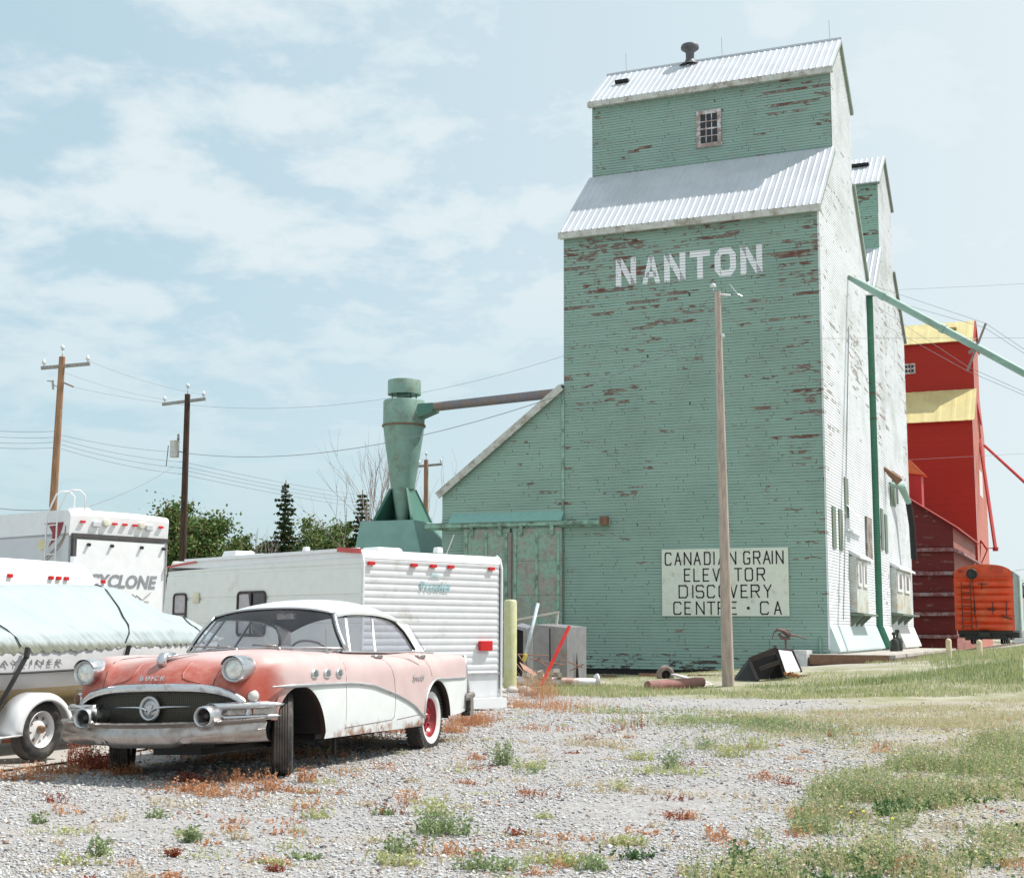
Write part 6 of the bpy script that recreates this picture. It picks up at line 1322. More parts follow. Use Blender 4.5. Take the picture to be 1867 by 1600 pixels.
b4 = atd(779, 958, D4); t4 = atd(777, 838, D4)
p4 = pole('small distant utility pole right of the dust collector', (b4[0], b4[1], -.2), t4, .19, .13, M['poletan'], (tuple(atd(762, 850, D4)), tuple(atd(806, 846, D4)), 1.1))
g3 = gnd(1328, 1250); D3 = float((g3-EYE)@FW); t3 = atd(1308, 531, D3)
p3 = pole('tall bare grey pole standing in front of the grain elevator sign', (g3[0], g3[1], g3[2]-.3), t3, .155, .075, M['polegrey'], None)
mb = MB(); q = atd(1301, 530, D3); mb.tube([tuple(q), tuple(atd(1300.5, 522, D3))], .015, 6); mb.lathe(tuple(atd(1300, 522, D3)), (0, 0, 1), [(-.04, .05), (0, .08), (.04, .07), (.08, 0)], 10); mb.build('insulator', M['ceramic'], p3, smooth=True)
mb = MB(); mb.tube([tuple(atd(1313, 537, D3)), tuple(atd(1332, 538, D3))], .03, 6); mb.tube([tuple(atd(1330, 518, D3)), tuple(atd(1345, 536, D3)), tuple(atd(1353, 540, D3))], .008, 5); mb.build('conductor_clamp', M['ceramic'], p3)
mb = MB(); mb.lathe(tuple(atd(1318, 612, D3-.1)), (.3, -1, 0), [(0, .05), (.06, .04), (.08, 0)], 10); mb.build('insulator', M['ceramic'], p3)
def wire(label, a, b, sag, r=.014, grp='power lines', mid=None):
    a = np.array(a, float); b = np.array(b, float); pts = [tuple(a+(b-a)*t-np.array([0, 0, sag*4*t*(1-t)])) for t in np.linspace(0, 1, 22)]
    o = MB().tube(pts, r, 5, ref=(0, 0, 1)).build('power_line', M['wire']); tag(o, label, 'power line', grp)
for k, nm in enumerate(('highest', 'second', 'third', 'lowest')):
    wire(nm+' of four low power lines running off the left edge from the tan pole', atd(-30, [783, 794, 805, 814][k], D1+2), atd(100, [786, 797, 806, 816][k], D1), .05, r=.008)
    wire(nm+' of four low power lines between the tan pole and dark pole', atd(112, [793, 802, 810, 818][k], D1), atd(333, [824, 842, 853, 864][k], D2), .12, r=.009)
    wire(nm+' of four low power lines running right from the dark pole', atd(336, [842, 850, 857, 865][k], D2), atd(690, [906, 914, 920, 927][k], 95), .15, r=.010)
wire('high power line between the right ends of the two left crossarms', atd(160, 657, D1), atd(371, 719, D2), .15, .005); wire('high power line between the left ends of the two left crossarms', atd(79, 664, D1), atd(300, 728, D2), .15, .005)
wire('power line from the strain insulator of the tan pole to the dark pole', atd(133, 705, D1), atd(338, 738, D2), .08, .006)
wire('long power line from the dark pole to the bare grey pole', atd(340, 826, D2), atd(1309, 607, D3), 1.15, .011)
wire('upper power line from the dark pole to the elevator corner', atd(345, 738, D2), atd(1030, 648, 47.5), .75, .006)
wire('wire running from the transformer pole down behind the toy hauler', atd(316, 850, D2), atd(165, 922, 34), .12, .009)
wire('thin cable running down beside the bare grey pole', atd(1305, 545, D3), atd(1236, 725, D3+8), .1, .006)
wire('short cable leaving the top of the bare grey pole', atd(1302, 538, D3), atd(1250, 570, D3+6), .05, .008)
wire('low dark cable at far left above the trailers', atd(-20, 924, 40), atd(100, 929, 40), .05, .012)
wire('power line crossing the sky at the right above the red elevator', atd(1640, 528, 90), atd(2400, 484, 88), .1, .010); wire('power line crossing in front of both elevators, level with the yellow roof', atd(1498, 617, 44.), atd(2400, 614, 44.), .0, .006)
wire('faint power line crossing the middle of the red elevator', atd(1655, 838, 95), atd(2400, 794, 95), .05, .010); wire('low power line right of the box car', atd(1850, 1040, 90), atd(2400, 952, 90), .0, .015)

# ================================================================== TREES
M['bark'] = polemat('tree_bark', (.16, .12, .09), (.09, .07, .055)); M['bareb'] = polemat('bare_branch', (.42, .34, .32), (.28, .23, .22))
LF1 = [leafmat('leaf_mid_green', (.045, .10, .025), (.09, .16, .04)), leafmat('leaf_light_green', (.15, .23, .08), (.25, .32, .13)), leafmat('leaf_olive', (.14, .13, .05), (.22, .18, .08))]
LF2 = [leafmat('spruce_needles', (.020, .045, .018), (.05, .085, .03)), leafmat('spruce_tips', (.10, .10, .04), (.16, .15, .07))]
def leafquads(mb, C_, size, seed, mis, pr, flat=.7):
    g = np.random.default_rng(seed); n = len(C_); d = g.normal(size=(n, 3)); d /= np.linalg.norm(d, axis=1, keepdims=True); e = np.cross(d, g.normal(size=(n, 3))); e /= np.linalg.norm(e, axis=1, keepdims=True)
    s = size*g.uniform(.5, 1.3, n)[:, None]; Q = np.stack([C_-d*s*.5, C_+e*s*.32, C_+d*s*.5, C_-e*s*.32], 1).reshape(-1, 3); o = 4*np.arange(n); mb.arr(Q, np.stack([o, o+1, o+2, o+3], -1), g.choice(mis, n, p=pr))
def leafy(label, base, h, w, seed, n=4200, size=.17, lf=LF1, pr=(.5, .3, .2), trunk=.16, lobes=70, low=.18, group='leafy trees beyond the trailers'):
    g = np.random.default_rng(seed); o = thing('leafy_tree', label, 'tree', base, 0, group); base = np.array(base)
    mb = MB(); mb.tube([tuple(base+[0, 0, -.2]), tuple(base+[.1, 0, h*.35]), tuple(base+[0, .1, h*.7])], [trunk, trunk*.8, trunk*.3], 8)
    cs = []
    for k in range(lobes):
        t = g.uniform(low, 1); r = w/2*math.sqrt(max(.05, math.sin(math.pi*min(.97, .12+t*.80)))); a = g.uniform(0, 6.28); rr_ = r*g.uniform(.15, .85); c = base+[rr_*math.cos(a), rr_*math.sin(a), h*t*.93]; cs.append((c, g.uniform(.07, .19)*w*(1.15-.4*t)))
        if k % 4 == 0: mb.tube([tuple(base+[0, 0, h*t*.55]), tuple((base+[0, 0, h*t*.55]+c)/2+[0, 0, .2]), tuple(c)], [trunk*.35, trunk*.2, .02], 5)
    mb.build('trunk', M['bark'], o); P_ = []
    for c, r in cs:
        m = int(1.9*n)//lobes; d = g.normal(size=(m, 3)); d /= np.linalg.norm(d, axis=1, keepdims=True); P_.append(c+d*(r*g.gamma(3, .36, m))[:, None]*np.array([1, 1, .85]))
    mb = MB(); leafquads(mb, np.concatenate(P_), size, seed, [0, 1, 2], list(pr)); mb.build('crown', lf, o); return o
def spruce(label, base, h, w, seed, n=5200):
    g = np.random.default_rng(seed); o = thing('spruce_tree', label, 'tree', base, 0, 'spruce trees beyond the trailers'); base = np.array(base); mb = MB(); mb.tube([tuple(base+[0, 0, -.2]), tuple(base+[0, 0, h])], [.16, .02], 7); P_ = []; dr_ = []
    z = h*.10
    while z < h*.985:
        t = z/h; L_ = w/2*(1-t)**.85*g.uniform(.55, 1.2)+.08; nb = 7 if t < .8 else 5; a0 = g.uniform(0, 6.28)
        for k in range(nb):
            a = a0+k*6.28/nb+g.uniform(-.3, .3); L2 = L_*g.uniform(.4, 1.2); tip = base+[L2*math.cos(a), L2*math.sin(a), z-.18*L2+.10*L2*(t > .5)]; st_ = base+[0, 0, z]
            mb.tube([tuple(st_), tuple((st_+tip)/2-[0, 0, .05*L2]), tuple(tip)], [.03, .02, .008], 4)
            m = int(max(8, 34*L2)); s = g.uniform(.1, 1.05, m); P_.append(st_+(tip-st_)*s[:, None]+g.normal(size=(m, 3))*np.array([.07, .07, .05])*(.5+L2*.3)-np.array([0, 0, .05]))
        z += h*.022+.04
    mb.build('trunk', M['bark'], o); mb = MB(); leafquads(mb, np.concatenate(P_), .24, seed, [0, 1], [.78, .22]); mb.build('crown', LF2, o)
def bare(label, base, h, seed, lean=(0, 0), spread=.55, depth=4):
    g = np.random.default_rng(seed); o = thing('bare_tree', label, 'tree', base, 0, 'leafless trees'); mb = MB(); tw = MB()
    def br(p, d, L_, r, k):
        q = p+d*L_*.5+g.normal(size=3)*L_*.04; e = p+d*L_; (mb if k >= depth-1 else tw).tube([tuple(p), tuple(q), tuple(e)], [r, r*.8, r*.6], 5 if k > 2 else 3, cap=False)
        if k <= 0: return
        for j in range(3 if k > 2 else 2):
            ax_ = g.normal(size=3)*spread*.75; nd = d+ax_*.6; nd[2] += .18; nd /= np.linalg.norm(nd); br(p+d*L_*g.uniform(.55, 1.), nd, L_*g.uniform(.58, .82), r*.58, k-1)
    base = np.array(base, float)
    for j in range(2): d = np.array([lean[0]+g.normal()*.12, lean[1], 1.]); d /= np.linalg.norm(d); br(base-[0, 0, .2], d, h*.40, .065, depth)
    mb.build('trunk', M['bareb'], o); tw.build('twigs', M['bareb'], o)
def tb(px, D): q = atd(px, 1150, D); return (q[0], q[1], -.25)
def th_(py, D): return atd(400, py, D)[2]+.25
leafy('tall poplar like tree just right of the toy hauler, full dark green crown', tb(325, 62), th_(903, 62), 4.2, 1, n=9000)
leafy('ragged green tree showing just above the right corner of the toy hauler', tb(300, 66), th_(925, 66), 3.2, 21, n=5000)
leafy('broad green tree behind the dark transformer pole', tb(375, 60), th_(928, 60), 3.6, 2, n=7500)
leafy('thin topped small tree left of the tall spruce', tb(437, 72), th_(962, 72), 2.0, 3, n=1900, size=.22, pr=(.35, .35, .3)); leafy('low dark shrubby tree at the foot of the tall spruce', tb(485, 74), th_(975, 74), 2.2, 4, n=2400, pr=(.7, .2, .1))
leafy('rounded light green tree right of the tall spruce', tb(575, 76), th_(932, 76), 4.6, 5, n=7500, pr=(.4, .42, .18)); leafy('small green tree between rounded tree and second spruce', tb(622, 80), th_(938, 80), 3.2, 6, n=4500)
leafy('reddish brown half dead bush beside the shed', tb(797, 70), th_(945, 70), 1.4, 8, n=700, size=.2, lf=[M['rustweed'], M['darkweed'], LF1[2]], pr=(.4, .3, .3))
leafy('dark green tree behind the roof of the travel trailer', tb(400, 82), th_(990, 82), 4.5, 9, n=3800); leafy('green tree low behind the travel trailer vents', tb(535, 90), th_(985, 90), 5, 10, n=3000, pr=(.6, .25, .15))
spruce('tall dark spruce with pointed top', tb(514, 72), th_(870, 72), 4.8, 11); spruce('brownish spruce left of the dust collector', tb(656, 78), th_(888, 78), 5.2, 12)
bare('leafless tree with wide fanned branches left of the dust collector', tb(668, 70), th_(770, 70), 14, (-.10, 0)); bare('leafless tree close behind the dust collector', tb(697, 72), th_(765, 72), 15, (.05, 0)); bare('leafless tree between the dust collector and the shed roof', tb(785, 74), th_(785, 74), 16, (.02, 0), .6)
bare('small leafless sapling between trailer and tall spruce', tb(455, 70), th_(925, 70), 18, (.03, 0), .5, 4)
for k, (px, D, h, w) in enumerate(((1858, 230, 9, 9), (1880, 250, 10, 10), (1845, 260, 8, 8))): leafy(('hazy grey green tree at the right edge beyond the box car', 'hazy tree outermost at the right edge', 'low hazy tree seen past the box car')[k], (atd(px, 1160, D)[0], atd(px, 1160, D)[1], .0), h, w, 50+k, n=1500, size=.9, lf=[leafmat('hazy_leaf'+'abc'[k], (.16, .20, .18), (.24, .28, .25))]*3, trunk=.2, group='distant trees at the right edge')

# ================================================================== RED ELEVATOR, its annex, red spouts
RXR, RXL, RY0, RY1 = -7.35, -17.0, 101., 112.
re_ = thing('grain_elevator', 'bright red grain elevator with yellow roofs behind the green elevators', 'grain elevator', (RXR, RY0, 0))
mb = MB(); clap(mb, [(RXL, 0), (RXR, 0), (RXR, 16), (RXL, 16)], 'x', RY0, -1, E_=.16, lap=.012); mb.build('front_wall', M['redelev'], re_)
mb = MB(); clap(mb, [(RY0, 0), (RY1, 0), (RY1, 16), (108.7, 18.6), (104.1, 18.6), (RY0, 16)], 'y', RXR, 1, E_=.16, lap=.012); clap(mb, [(104.1, 18.6), (108.7, 18.6), (108.7, 22.3), (106.4, 24.0), (104.1, 22.3)], 'y', RXR, 1, E_=.16, lap=.012); mb.build('side_wall', M['redsun'], re_)
mb = MB(); clap(mb, [(RXL, 18.4), (RXR, 18.4), (RXR, 22.4), (RXL, 22.4)], 'x', 104.1, -1, E_=.16, lap=.012); mb.build('cupola_wall', M['redelev'], re_)
mb = MB(); ribbed(mb, (RXL, RY0-.3, 15.85), (RXR+.15, RY0-.3, 15.85), (RXR+.15, 104.1, 18.6), (RXL, 104.1, 18.6), pitch=.9, h=.014); mb.build('lower_roof', M['roofyellow'], re_)
mb = MB(); ribbed(mb, (RXL, 103.85, 22.15), (RXR+.15, 103.85, 22.15), (RXR+.15, 106.4, 24.1), (RXL, 106.4, 24.1), pitch=.9, h=.014); ribbed(mb, (RXR+.15, 108.95, 22.15), (RXL, 108.95, 22.15), (RXL, 106.4, 24.1), (RXR+.15, 106.4, 24.1), pitch=.9); rr2 = mb.build('cupola_roof', M['roofyellow'], re_)
mb = MB(); mb.bx(-9.3, -8.5, 105.1, 105.4, 23.35, 23.5); mb.build('roof_hatch', mat('ochre_hatch', (.42, .30, .10), .6), rr2)
mb = MB(); mb.bar((RXR+.1, 103.95, 22.1), (RXR+.1, 106.4, 24.0), .1, .3); mb.bar((RXR+.1, 108.9, 22.1), (RXR+.1, 106.4, 24.0), .1, .3); mb.pieces('rake_board', M['redroof'], re_)
wp = onY(1658, 672, 104.1); window(re_, wp[0], wp[2], .85, .75, 104.1, 'x', -1, 3, 2, M['windowframe'], M['glassdark'], fw=.12, mw=.06)
mb = MB(); mb.bx(RXR+.0, RXR+.02, 105, 108, 11.0, 12.9); mb.build('white_lettering_panel', mat('faded_white_panel', (.6, .55, .55), .6), re_)
sp = lambda px, py, X: tuple(onX(px, py, X)) if False else None
def rp(px, py, Y): q = onY(px, py, Y); return tuple(q)
mb = MB(); mb.tube([rp(1780, 740, 106), rp(1786, 800, 107), rp(1815, 1000, 100)], .13, 8); mb.lathe(rp(1815, 1000, 100), (0, 0, -1), [(-.1, .2), (.15, .18)], 8); mb.bar(rp(1781, 735, 106), rp(1789, 775, 106), .3, .1); mb.build('grain_spout', M['redroof'], re_)
mb = MB(); mb.tube([rp(1795, 812, 104), rp(2050, 1045, 80)], .10, 8); mb.build('grain_spout', M['redroof'], re_)
mb = MB(); mb.bar(rp(1788, 985, 103), rp(1800, 1002, 103), .35, .12); mb.bar(rp(1798, 1000, 103), rp(1813, 998, 103), .06, .06); mb.bar(rp(1788, 985, 103), rp(1786, 1030, 103), .08, .08); mb.bar(rp(1800, 1002, 103), rp(1788, 1030, 103), .08, .08); mb.build('platform_bracket', M['redroof'], re_)
ra = thing('grain_annex', 'dark red weathered wooden annex with sloping red roof in front of the red elevator', 'annex', (-7.4, 84, 0))
mb = MB(); clap(mb, [(-15.5, .1), (-7.45, .1), (-7.45, 7.3), (-15.5, 12.7)], 'x', 84, -1, E_=.14, lap=.016); mb.build('front_wall', M['redannex'], ra)
mb = MB(); clap(mb, [(84, .1), (99.8, .1), (99.8, 7.2), (84, 7.2)], 'y', -7.45, 1, E_=.14, lap=.016); mb.build('side_wall', M['pinkannex'], ra)
mb = MB(); ribbed(mb, (-7.1, 83.7, 7.08), (-7.1, 100.2, 7.08), (-15.5, 100.2, 12.75), (-15.5, 83.7, 12.75), pitch=.8, h=.03); mb.build('roof', M['redroof'], ra)
wt_ = mat('weathered_wale_timber', (.34, .25, .26), .8, dirt=(.2, .05, .05), dirtamt=.6)
for py in (1002, 1045, 1083, 1119, 1160):
    z = onY(1700, py, 84)[2]; mb = MB(); mb.bx(-15.5, -7.36, 83.80, 83.97, z-.10, z+.10); mb.build('wale_board', wt_, ra)
z = onY(1700, 1002, 84)[2]; mb = MB(); mb.prism([(-7.42, 84, z+.1), (-6.9, 84, z-.18), (-6.9, 84, z-.30), (-7.42, 84, z-.1)], (0, 15, 0)); mb.build('side_hood', wt_, ra)
cp_ = onY(1666, 900, 90); mb = MB(); mb.bx(cp_[0]-.9, cp_[0]+.55, 89.4, 90.6, 8.5, 11.2); mb.prism([(cp_[0]-1.1, 89.2, 11.15), (cp_[0]+.8, 89.2, 10.9), (cp_[0]-.1, 89.2, 11.9)], (0, 1.6, 0), 1); mb.build('roof_cupola', [M['redroof'], mat('orange_roof_edge', (.55, .16, .05), .6)], ra)

# ================================================================== BOX CAR on the siding
bc = thing('box_car', 'orange railway box car with black wheels at the right edge', 'railway car', (-5.2, 74, .6))
x0, x1, y0, y1, z0, z1 = -6.62, -3.78, 74., 82., 1.28, 4.35
M['orange'] = mat('faded_orange_paint', (.64, .07, .018), .5, var=.10, scale=3, dirt=(.50, .16, .07), dirtamt=.25, dirt_scale=.8); M['orangered'] = mat('orange_red_paint', (.5, .05, .02), .5)
mb = MB(); zs = np.linspace(z0, z1-.45, 120); G = []
for z in zs: G.append([(x, y0-.16*abs(math.sin((z-z0)*math.pi/.36))**.6*min(1, (x-x0+.001)/.25 if x < (x0+x1)/2 else (x1-x+.001)/.25), z) for x in np.linspace(x0, x1, 24)])
mb.grid(G); ro_ = [(x, z1-.03+.28*(1-abs(2*(x-x0)/(x1-x0)-1)**2.5)-.12*(abs(2*(x-x0)/(x1-x0)-1)**8)) for x in np.linspace(x0, x1, 20)]; mb.poly([(x0, y0, z1-.45)]+[(x, y0, z) for x, z in ro_]+[(x1, y0, z1-.45)])
mb.build('end_wall', M['orange'], bc, smooth=True, angle=30)
mb = MB(); mb.grid([[(x, y, z) for y in (y0, y1)] for x, z in ro_]); mb.poly([(x, y1, z) for x, z in ro_]+[(x1, y1, z0), (x0, y1, z0)]); mb.build('roof', mat('boxcar_roof', (.45, .40, .38), .5), bc, smooth=True)
mb = MB(); mb.bx(x0, x0+.02, y0, y1, z0, z1-.1); mb.bx(x1-.02, x1, y0, y1, z0, z1-.1)
for k in range(8): mb.bx(x1, x1+.04, y0+k*.98, y0+k*.98+.08, z0, z1-.12)
mb.build('side_wall', mat('boxcar_green_grey_side', (.30, .38, .36), .6, dirt=(.3, .25, .2), dirtamt=.3), bc)
mb = MB(); mb.bx(x1+.02, x1+.10, y0+4.8, y0+7.2, z0, z1-.2); mb.build('sliding_door', mat('pale_green_door', (.42, .5, .47), .6), bc)
lx = onY(1761, 1060, 73.9)[0]; mb = MB()
for dx in (-.22, .22): mb.tube([(lx+dx, 73.82, z0+.05), (lx+dx, 73.82, 3.7)], .02, 5)
for z in np.arange(1.5, 3.7, .33): mb.bar((lx-.22, 73.82, z), (lx+.22, 73.82, z), .03, .03)
mb.build('ladder', M['black'], bc)
mb = MB(); bw = onY(1772, 1046, 73.8); mb.lathe(tuple(bw), (0, -1, 0), [(0, .05), (.05, .25), (.09, .27), (.12, .24), (.06, .2), (.03, 0)], 20); mb.tube([tuple(bw), (bw[0]+.12, 73.85, 1.4)], .018, 5); mb.build('brake_wheel', M['black'], bc)
mb = MB()
for pa, pb in (((1790, 1062), (1790, 1074)), ((1800, 1110), (1815, 1110)), ((1810, 1097), (1810, 1120)), ((1835, 1097), (1835, 1120)), ((1783, 1064), (1800, 1064)), ((1776, 1095), (1776, 1120)), ((1826, 1122), (1846, 1128))):
    a, b = onY(*pa, 73.85), onY(*pb, 73.85); mb.bar(tuple(a), tuple(b), .05, .05) if abs(a[2]-b[2]) < .3 else mb.tube([tuple(a), tuple(b)], .025, 5)
mb.build('grab_iron', M['black'], bc)
a = onY(1805, 1036, 73.97); mb = MB(); mb.bx(a[0], a[0]+.6, 73.95, 73.99, a[2]-.15, a[2]+.12); mb.build('red_patch', M['orangered'], bc)
a = onY(1752, 1041, 73.97); text_part('end_lettering', 'CN 5821'[3:], M['black'], bc, frame4((a[0], 73.97, a[2]), (1, 0, 0), (0, 0, 1)), .16, .003)
mb = MB(); mb.bx(x0+.1, x1-.1, y0+.1, y1-.1, z0-.18, z0); mb.bx(-5.45, -4.95, y0-.55, y0+.6, .95, 1.2)
for yy in (y0+1.2, y0+2.9, y1-2.9, y1-1.2):
    for xx in (-5.92, -4.48): mb.lathe((xx, yy, 1.02-.0), (1, 0, 0), [(-.06, 0), (-.06, .42), (.02, .42), (.04, .46), (.06, .46), (.06, 0)], 22)
    mb.tube([(-6.1, yy, 1.02), (-4.3, yy, 1.02)], .07, 8)
for xx in (-6.15, -4.25):
    for yc in (y0+2.05, y1-2.05): mb.bx(xx-.07, xx+.07, yc-1.25, yc+1.25, .80, 1.18)
mb.bx(-6.5, -3.6, y0+.5, y0+2.9, .92, 1.2); mb.bx(-6.2, -4.2, y0+.2, y0+.5, .85, 1.15)
mb.build('underframe', M['black'], bc)
rl = MB()
for xx in (-5.92, -4.48): rl.bx(xx-.035, xx+.035, 45, 160, float(ground_z(-5.2, 70))-.02, float(ground_z(-5.2, 70))+.10)
tag(rl.build('rails', mat('rail_steel', (.16, .11, .09), .5, .4)), 'rails of the siding under the orange box car', 'railway track', kind='structure')
hb = onY(1868, 1140, 210); hs = thing('farm_building', 'small white building with pink roof at the far right edge', 'building', (hb[0], 210, .3)); mb = MB(); mb.bx(hb[0]-1.6, hb[0]+9, 210, 220, -.2, 3.2); mb.build('wall', M['white'], hs); mb = MB(); mb.prism([(hb[0]-2, 209.6, 3.2), (hb[0]+9.4, 209.6, 3.2), (hb[0]+9.4, 215, 6.0), (hb[0]-2, 215, 6.0)], (0, .1, .1)); mb.prism([(hb[0]-2, 220.4, 3.2), (hb[0]+9.4, 220.4, 3.2), (hb[0]+9.4, 215, 6.0), (hb[0]-2, 215, 6.0)], (0, .1, .1)); mb.build('roof', mat('pink_roof', (.42, .14, .16), .6), hs)

# green spout with its cross brace and guy wires
gs = thing('grain_spout', 'long pale green pipe reaching from the elevator wall out over the siding', 'grain spout', tuple(onX(1545, 505, XR)))
a = onX(1545, 505, XR); b = onY(2100, 807, 51.5); mb = MB(); a[0] += .03
mb.tube([tuple(a), tuple(a*.93+b*.07), tuple(b)], [.09, .14, .135], 12)
for t in (.12, .33): q = a+(b-a)*t; mb.tube([tuple(q), tuple(q+(b-a)*.012)], .17, 12)
mb.build('pipe', M['cyclone'], gs, smooth=True, angle=40)
def pxof(p): d = np.array(p)-EYE; return 933.5+CAMF*(d@RT)/(d@FW)
tt_ = np.linspace(0, 1, 400); tq = a+(b-a)*float(tt_[int(np.argmin([abs(pxof(a+(b-a)*t)-1780) for t in tt_]))]); mb = MB(); mb.tube([tuple(tq+np.array([-.35, 0, -.85])), tuple(tq+np.array([.35, 0, .85]))], .045, 6); mb.tube([tuple(tq+np.array([-.28, 0, -.2])), tuple(tq)], .06, 6); mb.build('cross_brace', M['duct'], gs)
for (s0, s1) in (((1590, 520), (.35, .85)), ((1595, 540), (.30, .70)), ((1600, 560), (-.30, -.72)), ((1608, 590), (-.36, -.85))):
    q0 = onX(*s0, XR+.2); q1 = tq+np.array([s1[0], 0, s1[1]]); mb = MB(); mb.tube([tuple(q0), tuple(q1), tuple(b+np.array([0, 0, s1[1]*.3]))], .008, 4); mb.build('guy_wire', M['wire'], gs)

# ================================================================== SIGN, BOLLARD, SCRAP
sg_a, sg_b = onY(1206, 1003, YF-.06), onY(1440, 1122, YF-.06)
sx0, sx1, sz1, sz0 = onY(1207, 1060, YF-.06)[0], onY(1438, 1060, YF-.06)[0], 3.99, 1.70
sn = thing('painted_sign', 'cream sign board with dark hand lettering on the elevator wall', 'sign', (sx0, YF-.05, sz0))
mb = MB(); mb.bx(sx0, sx1, YF-.07, YF-.03, sz0, sz1); mb.build('board', M['plaster'], sn)
SF = {'C': [[(1, .86), (.85, 1), (.15, 1), (0, .86), (0, .14), (.15, 0), (.85, 0), (1, .14)]], 'A': [[(0, 0), (.5, 1), (1, 0)], [(.18, .34), (.82, .34)]], 'N': [[(0, 0), (0, 1), (1, 0), (1, 1)]], 'D': [[(0, 0), (0, 1), (.8, 1), (1, .84), (1, .16), (.8, 0), (0, 0)]],
 'I': [[(.5, 0), (.5, 1)]], 'G': [[(1, .86), (.85, 1), (.15, 1), (0, .86), (0, .14), (.15, 0), (.85, 0), (1, .14), (1, .45), (.6, .45)]], 'R': [[(0, 0), (0, 1), (.85, 1), (1, .86), (1, .62), (.85, .5), (0, .5)], [(.55, .5), (1, 0)]], 'E': [[(1, 1), (0, 1), (0, 0), (1, 0)], [(0, .52), (.85, .52)]],
 'L': [[(0, 1), (0, 0), (1, 0)]], 'V': [[(0, 1), (.5, 0), (1, 1)]], 'T': [[(0, 1), (1, 1)], [(.5, 1), (.5, 0)]], 'O': [[(.15, 0), (.85, 0), (1, .14), (1, .86), (.85, 1), (.15, 1), (0, .86), (0, .14), (.15, 0)]],
 'S': [[(1, .88), (.85, 1), (.15, 1), (0, .88), (0, .64), (.15, .52), (.85, .52), (1, .38), (1, .12), (.85, 0), (.15, 0), (0, .12)]], 'Y': [[(0, 1), (.5, .48), (1, 1)], [(.5, .48), (.5, 0)]]}
sgink = mat('sign_ink', (.035, .028, .03), .7, bump=0)
ZX = lambda zx: sx0+(zx-215)/(1297-215)*(sx1-sx0)      # column of the enlarged sign -> metres
rows_ = [(('C', 247, 298), ('A', 333, 383), ('N', 415, 472), ('A', 500, 553), ('D', 590, 638), ('I', 655, 690), ('A', 712, 765), ('N', 805, 858), ('G', 927, 976), ('R', 1010, 1062), ('A', 1092, 1148), ('I', 1150, 1182), ('N', 1200, 1255)),
         (('E', 415, 460), ('L', 497, 542), ('E', 578, 622), ('V', 663, 716), ('A', 748, 800), ('T', 848, 905), ('O', 937, 997), ('R', 1038, 1098)),
         (('D', 366, 437), ('I', 470, 500), ('S', 515, 578), ('C', 612, 672), ('O', 712, 775), ('V', 808, 862), ('E', 900, 948), ('R', 985, 1050), ('Y', 1092, 1150)),
         (('C', 318, 380), ('E', 415, 462), ('N', 515, 580), ('T', 610, 672), ('R', 702, 765), ('E', 808, 855), ('C', 1060, 1125), ('A', 1175, 1230))]
hh_ = (sz1-sz0)
for ri, row in enumerate(rows_):
    zt_ = sz1-hh_*(.055+.246*ri); zb_ = zt_-hh_*.178
    for ch, a, b in row:
        mb = MB()
        for st_ in SF[ch]:
            for p, q in zip(st_[:-1], st_[1:]):
                P0 = (ZX(a)+(ZX(b)-ZX(a))*p[0], zb_+(zt_-zb_)*p[1]); P1 = (ZX(a)+(ZX(b)-ZX(a))*q[0], zb_+(zt_-zb_)*q[1]); d_ = np.array(P1)-np.array(P0); d_ = d_/np.linalg.norm(d_)*.020
                c_ = quadstroke(tuple(np.array(P0)-d_), tuple(np.array(P1)+d_), .048); mb.prism([(u, YF-.0705, v) for u, v in c_], (0, -.004, 0))
        mb.build('sign_letter', sgink, sn)
    if ri == 3:
        mb = MB(); cx_, cz_ = ZX(957), (zt_+zb_)/2; mb.prism([(cx_+.055*math.cos(t), YF-.0705, cz_+.055*math.sin(t)) for t in np.linspace(0, 6.28, 17)[:-1]], (0, -.004, 0)); mb.build('sign_dot', sgink, sn)
bo = gnd(930, 1254); D_ = float((bo-EYE)@FW); zt_ = atd(930, 1092, D_)[2]; w_ = 24/CAMF*D_/2
bl = thing('bollard', 'pale yellow round topped steel post among stones beside the trailer', 'bollard', tuple(bo)); mb = MB()
mb.lathe((bo[0], bo[1], bo[2]-.2), (0, 0, 1), [(0, w_), (zt_-bo[2]+.2-.05, w_), (zt_-bo[2]+.2-.015, w_*.85), (zt_-bo[2]+.2, w_*.5), (zt_-bo[2]+.202, 0)], 28); mb.build('post', mat('chalky_yellow_paint', (.50, .50, .27), .65, var=.06, dirt=(.55, .54, .42), dirtamt=.5), bl, smooth=True, angle=50)
# cobbles round the bollard
bm_ = [mat('cobble_pale', (.52, .48, .45), .85, var=.15), mat('cobble_tan', (.42, .34, .28), .85, var=.15)]
gq = np.random.default_rng(77); spots = [(935, 1262, .16, 0), (955, 1262, .17, 0), (912, 1262, .13, 0), (925, 1248, .13, 0), (966, 1268, .17, 1), (905, 1252, .09, 0), (948, 1248, .08, 0), (920, 1272, .08, 0), (945, 1280, .07, 0), (905, 1280, .06, 0), (930, 1290, .05, 0), (960, 1285, .06, 1)]
lab = ['pale boulder at the foot of the bollard', 'largest pale boulder just right of the bollard', 'flat pale boulder left of the bollard by the trailer bumper', 'upright pale boulder leaning on the bollard', 'tan boulder beside the orange weeds', 'small stone by the trailer corner', 'small stone right behind the bollard', 'small stone below the bollard', 'small stone at the edge of the gravel', 'small stone nearest the trailer bumper', 'smallest stone in front of the bollard', 'small tan stone under the orange weeds']
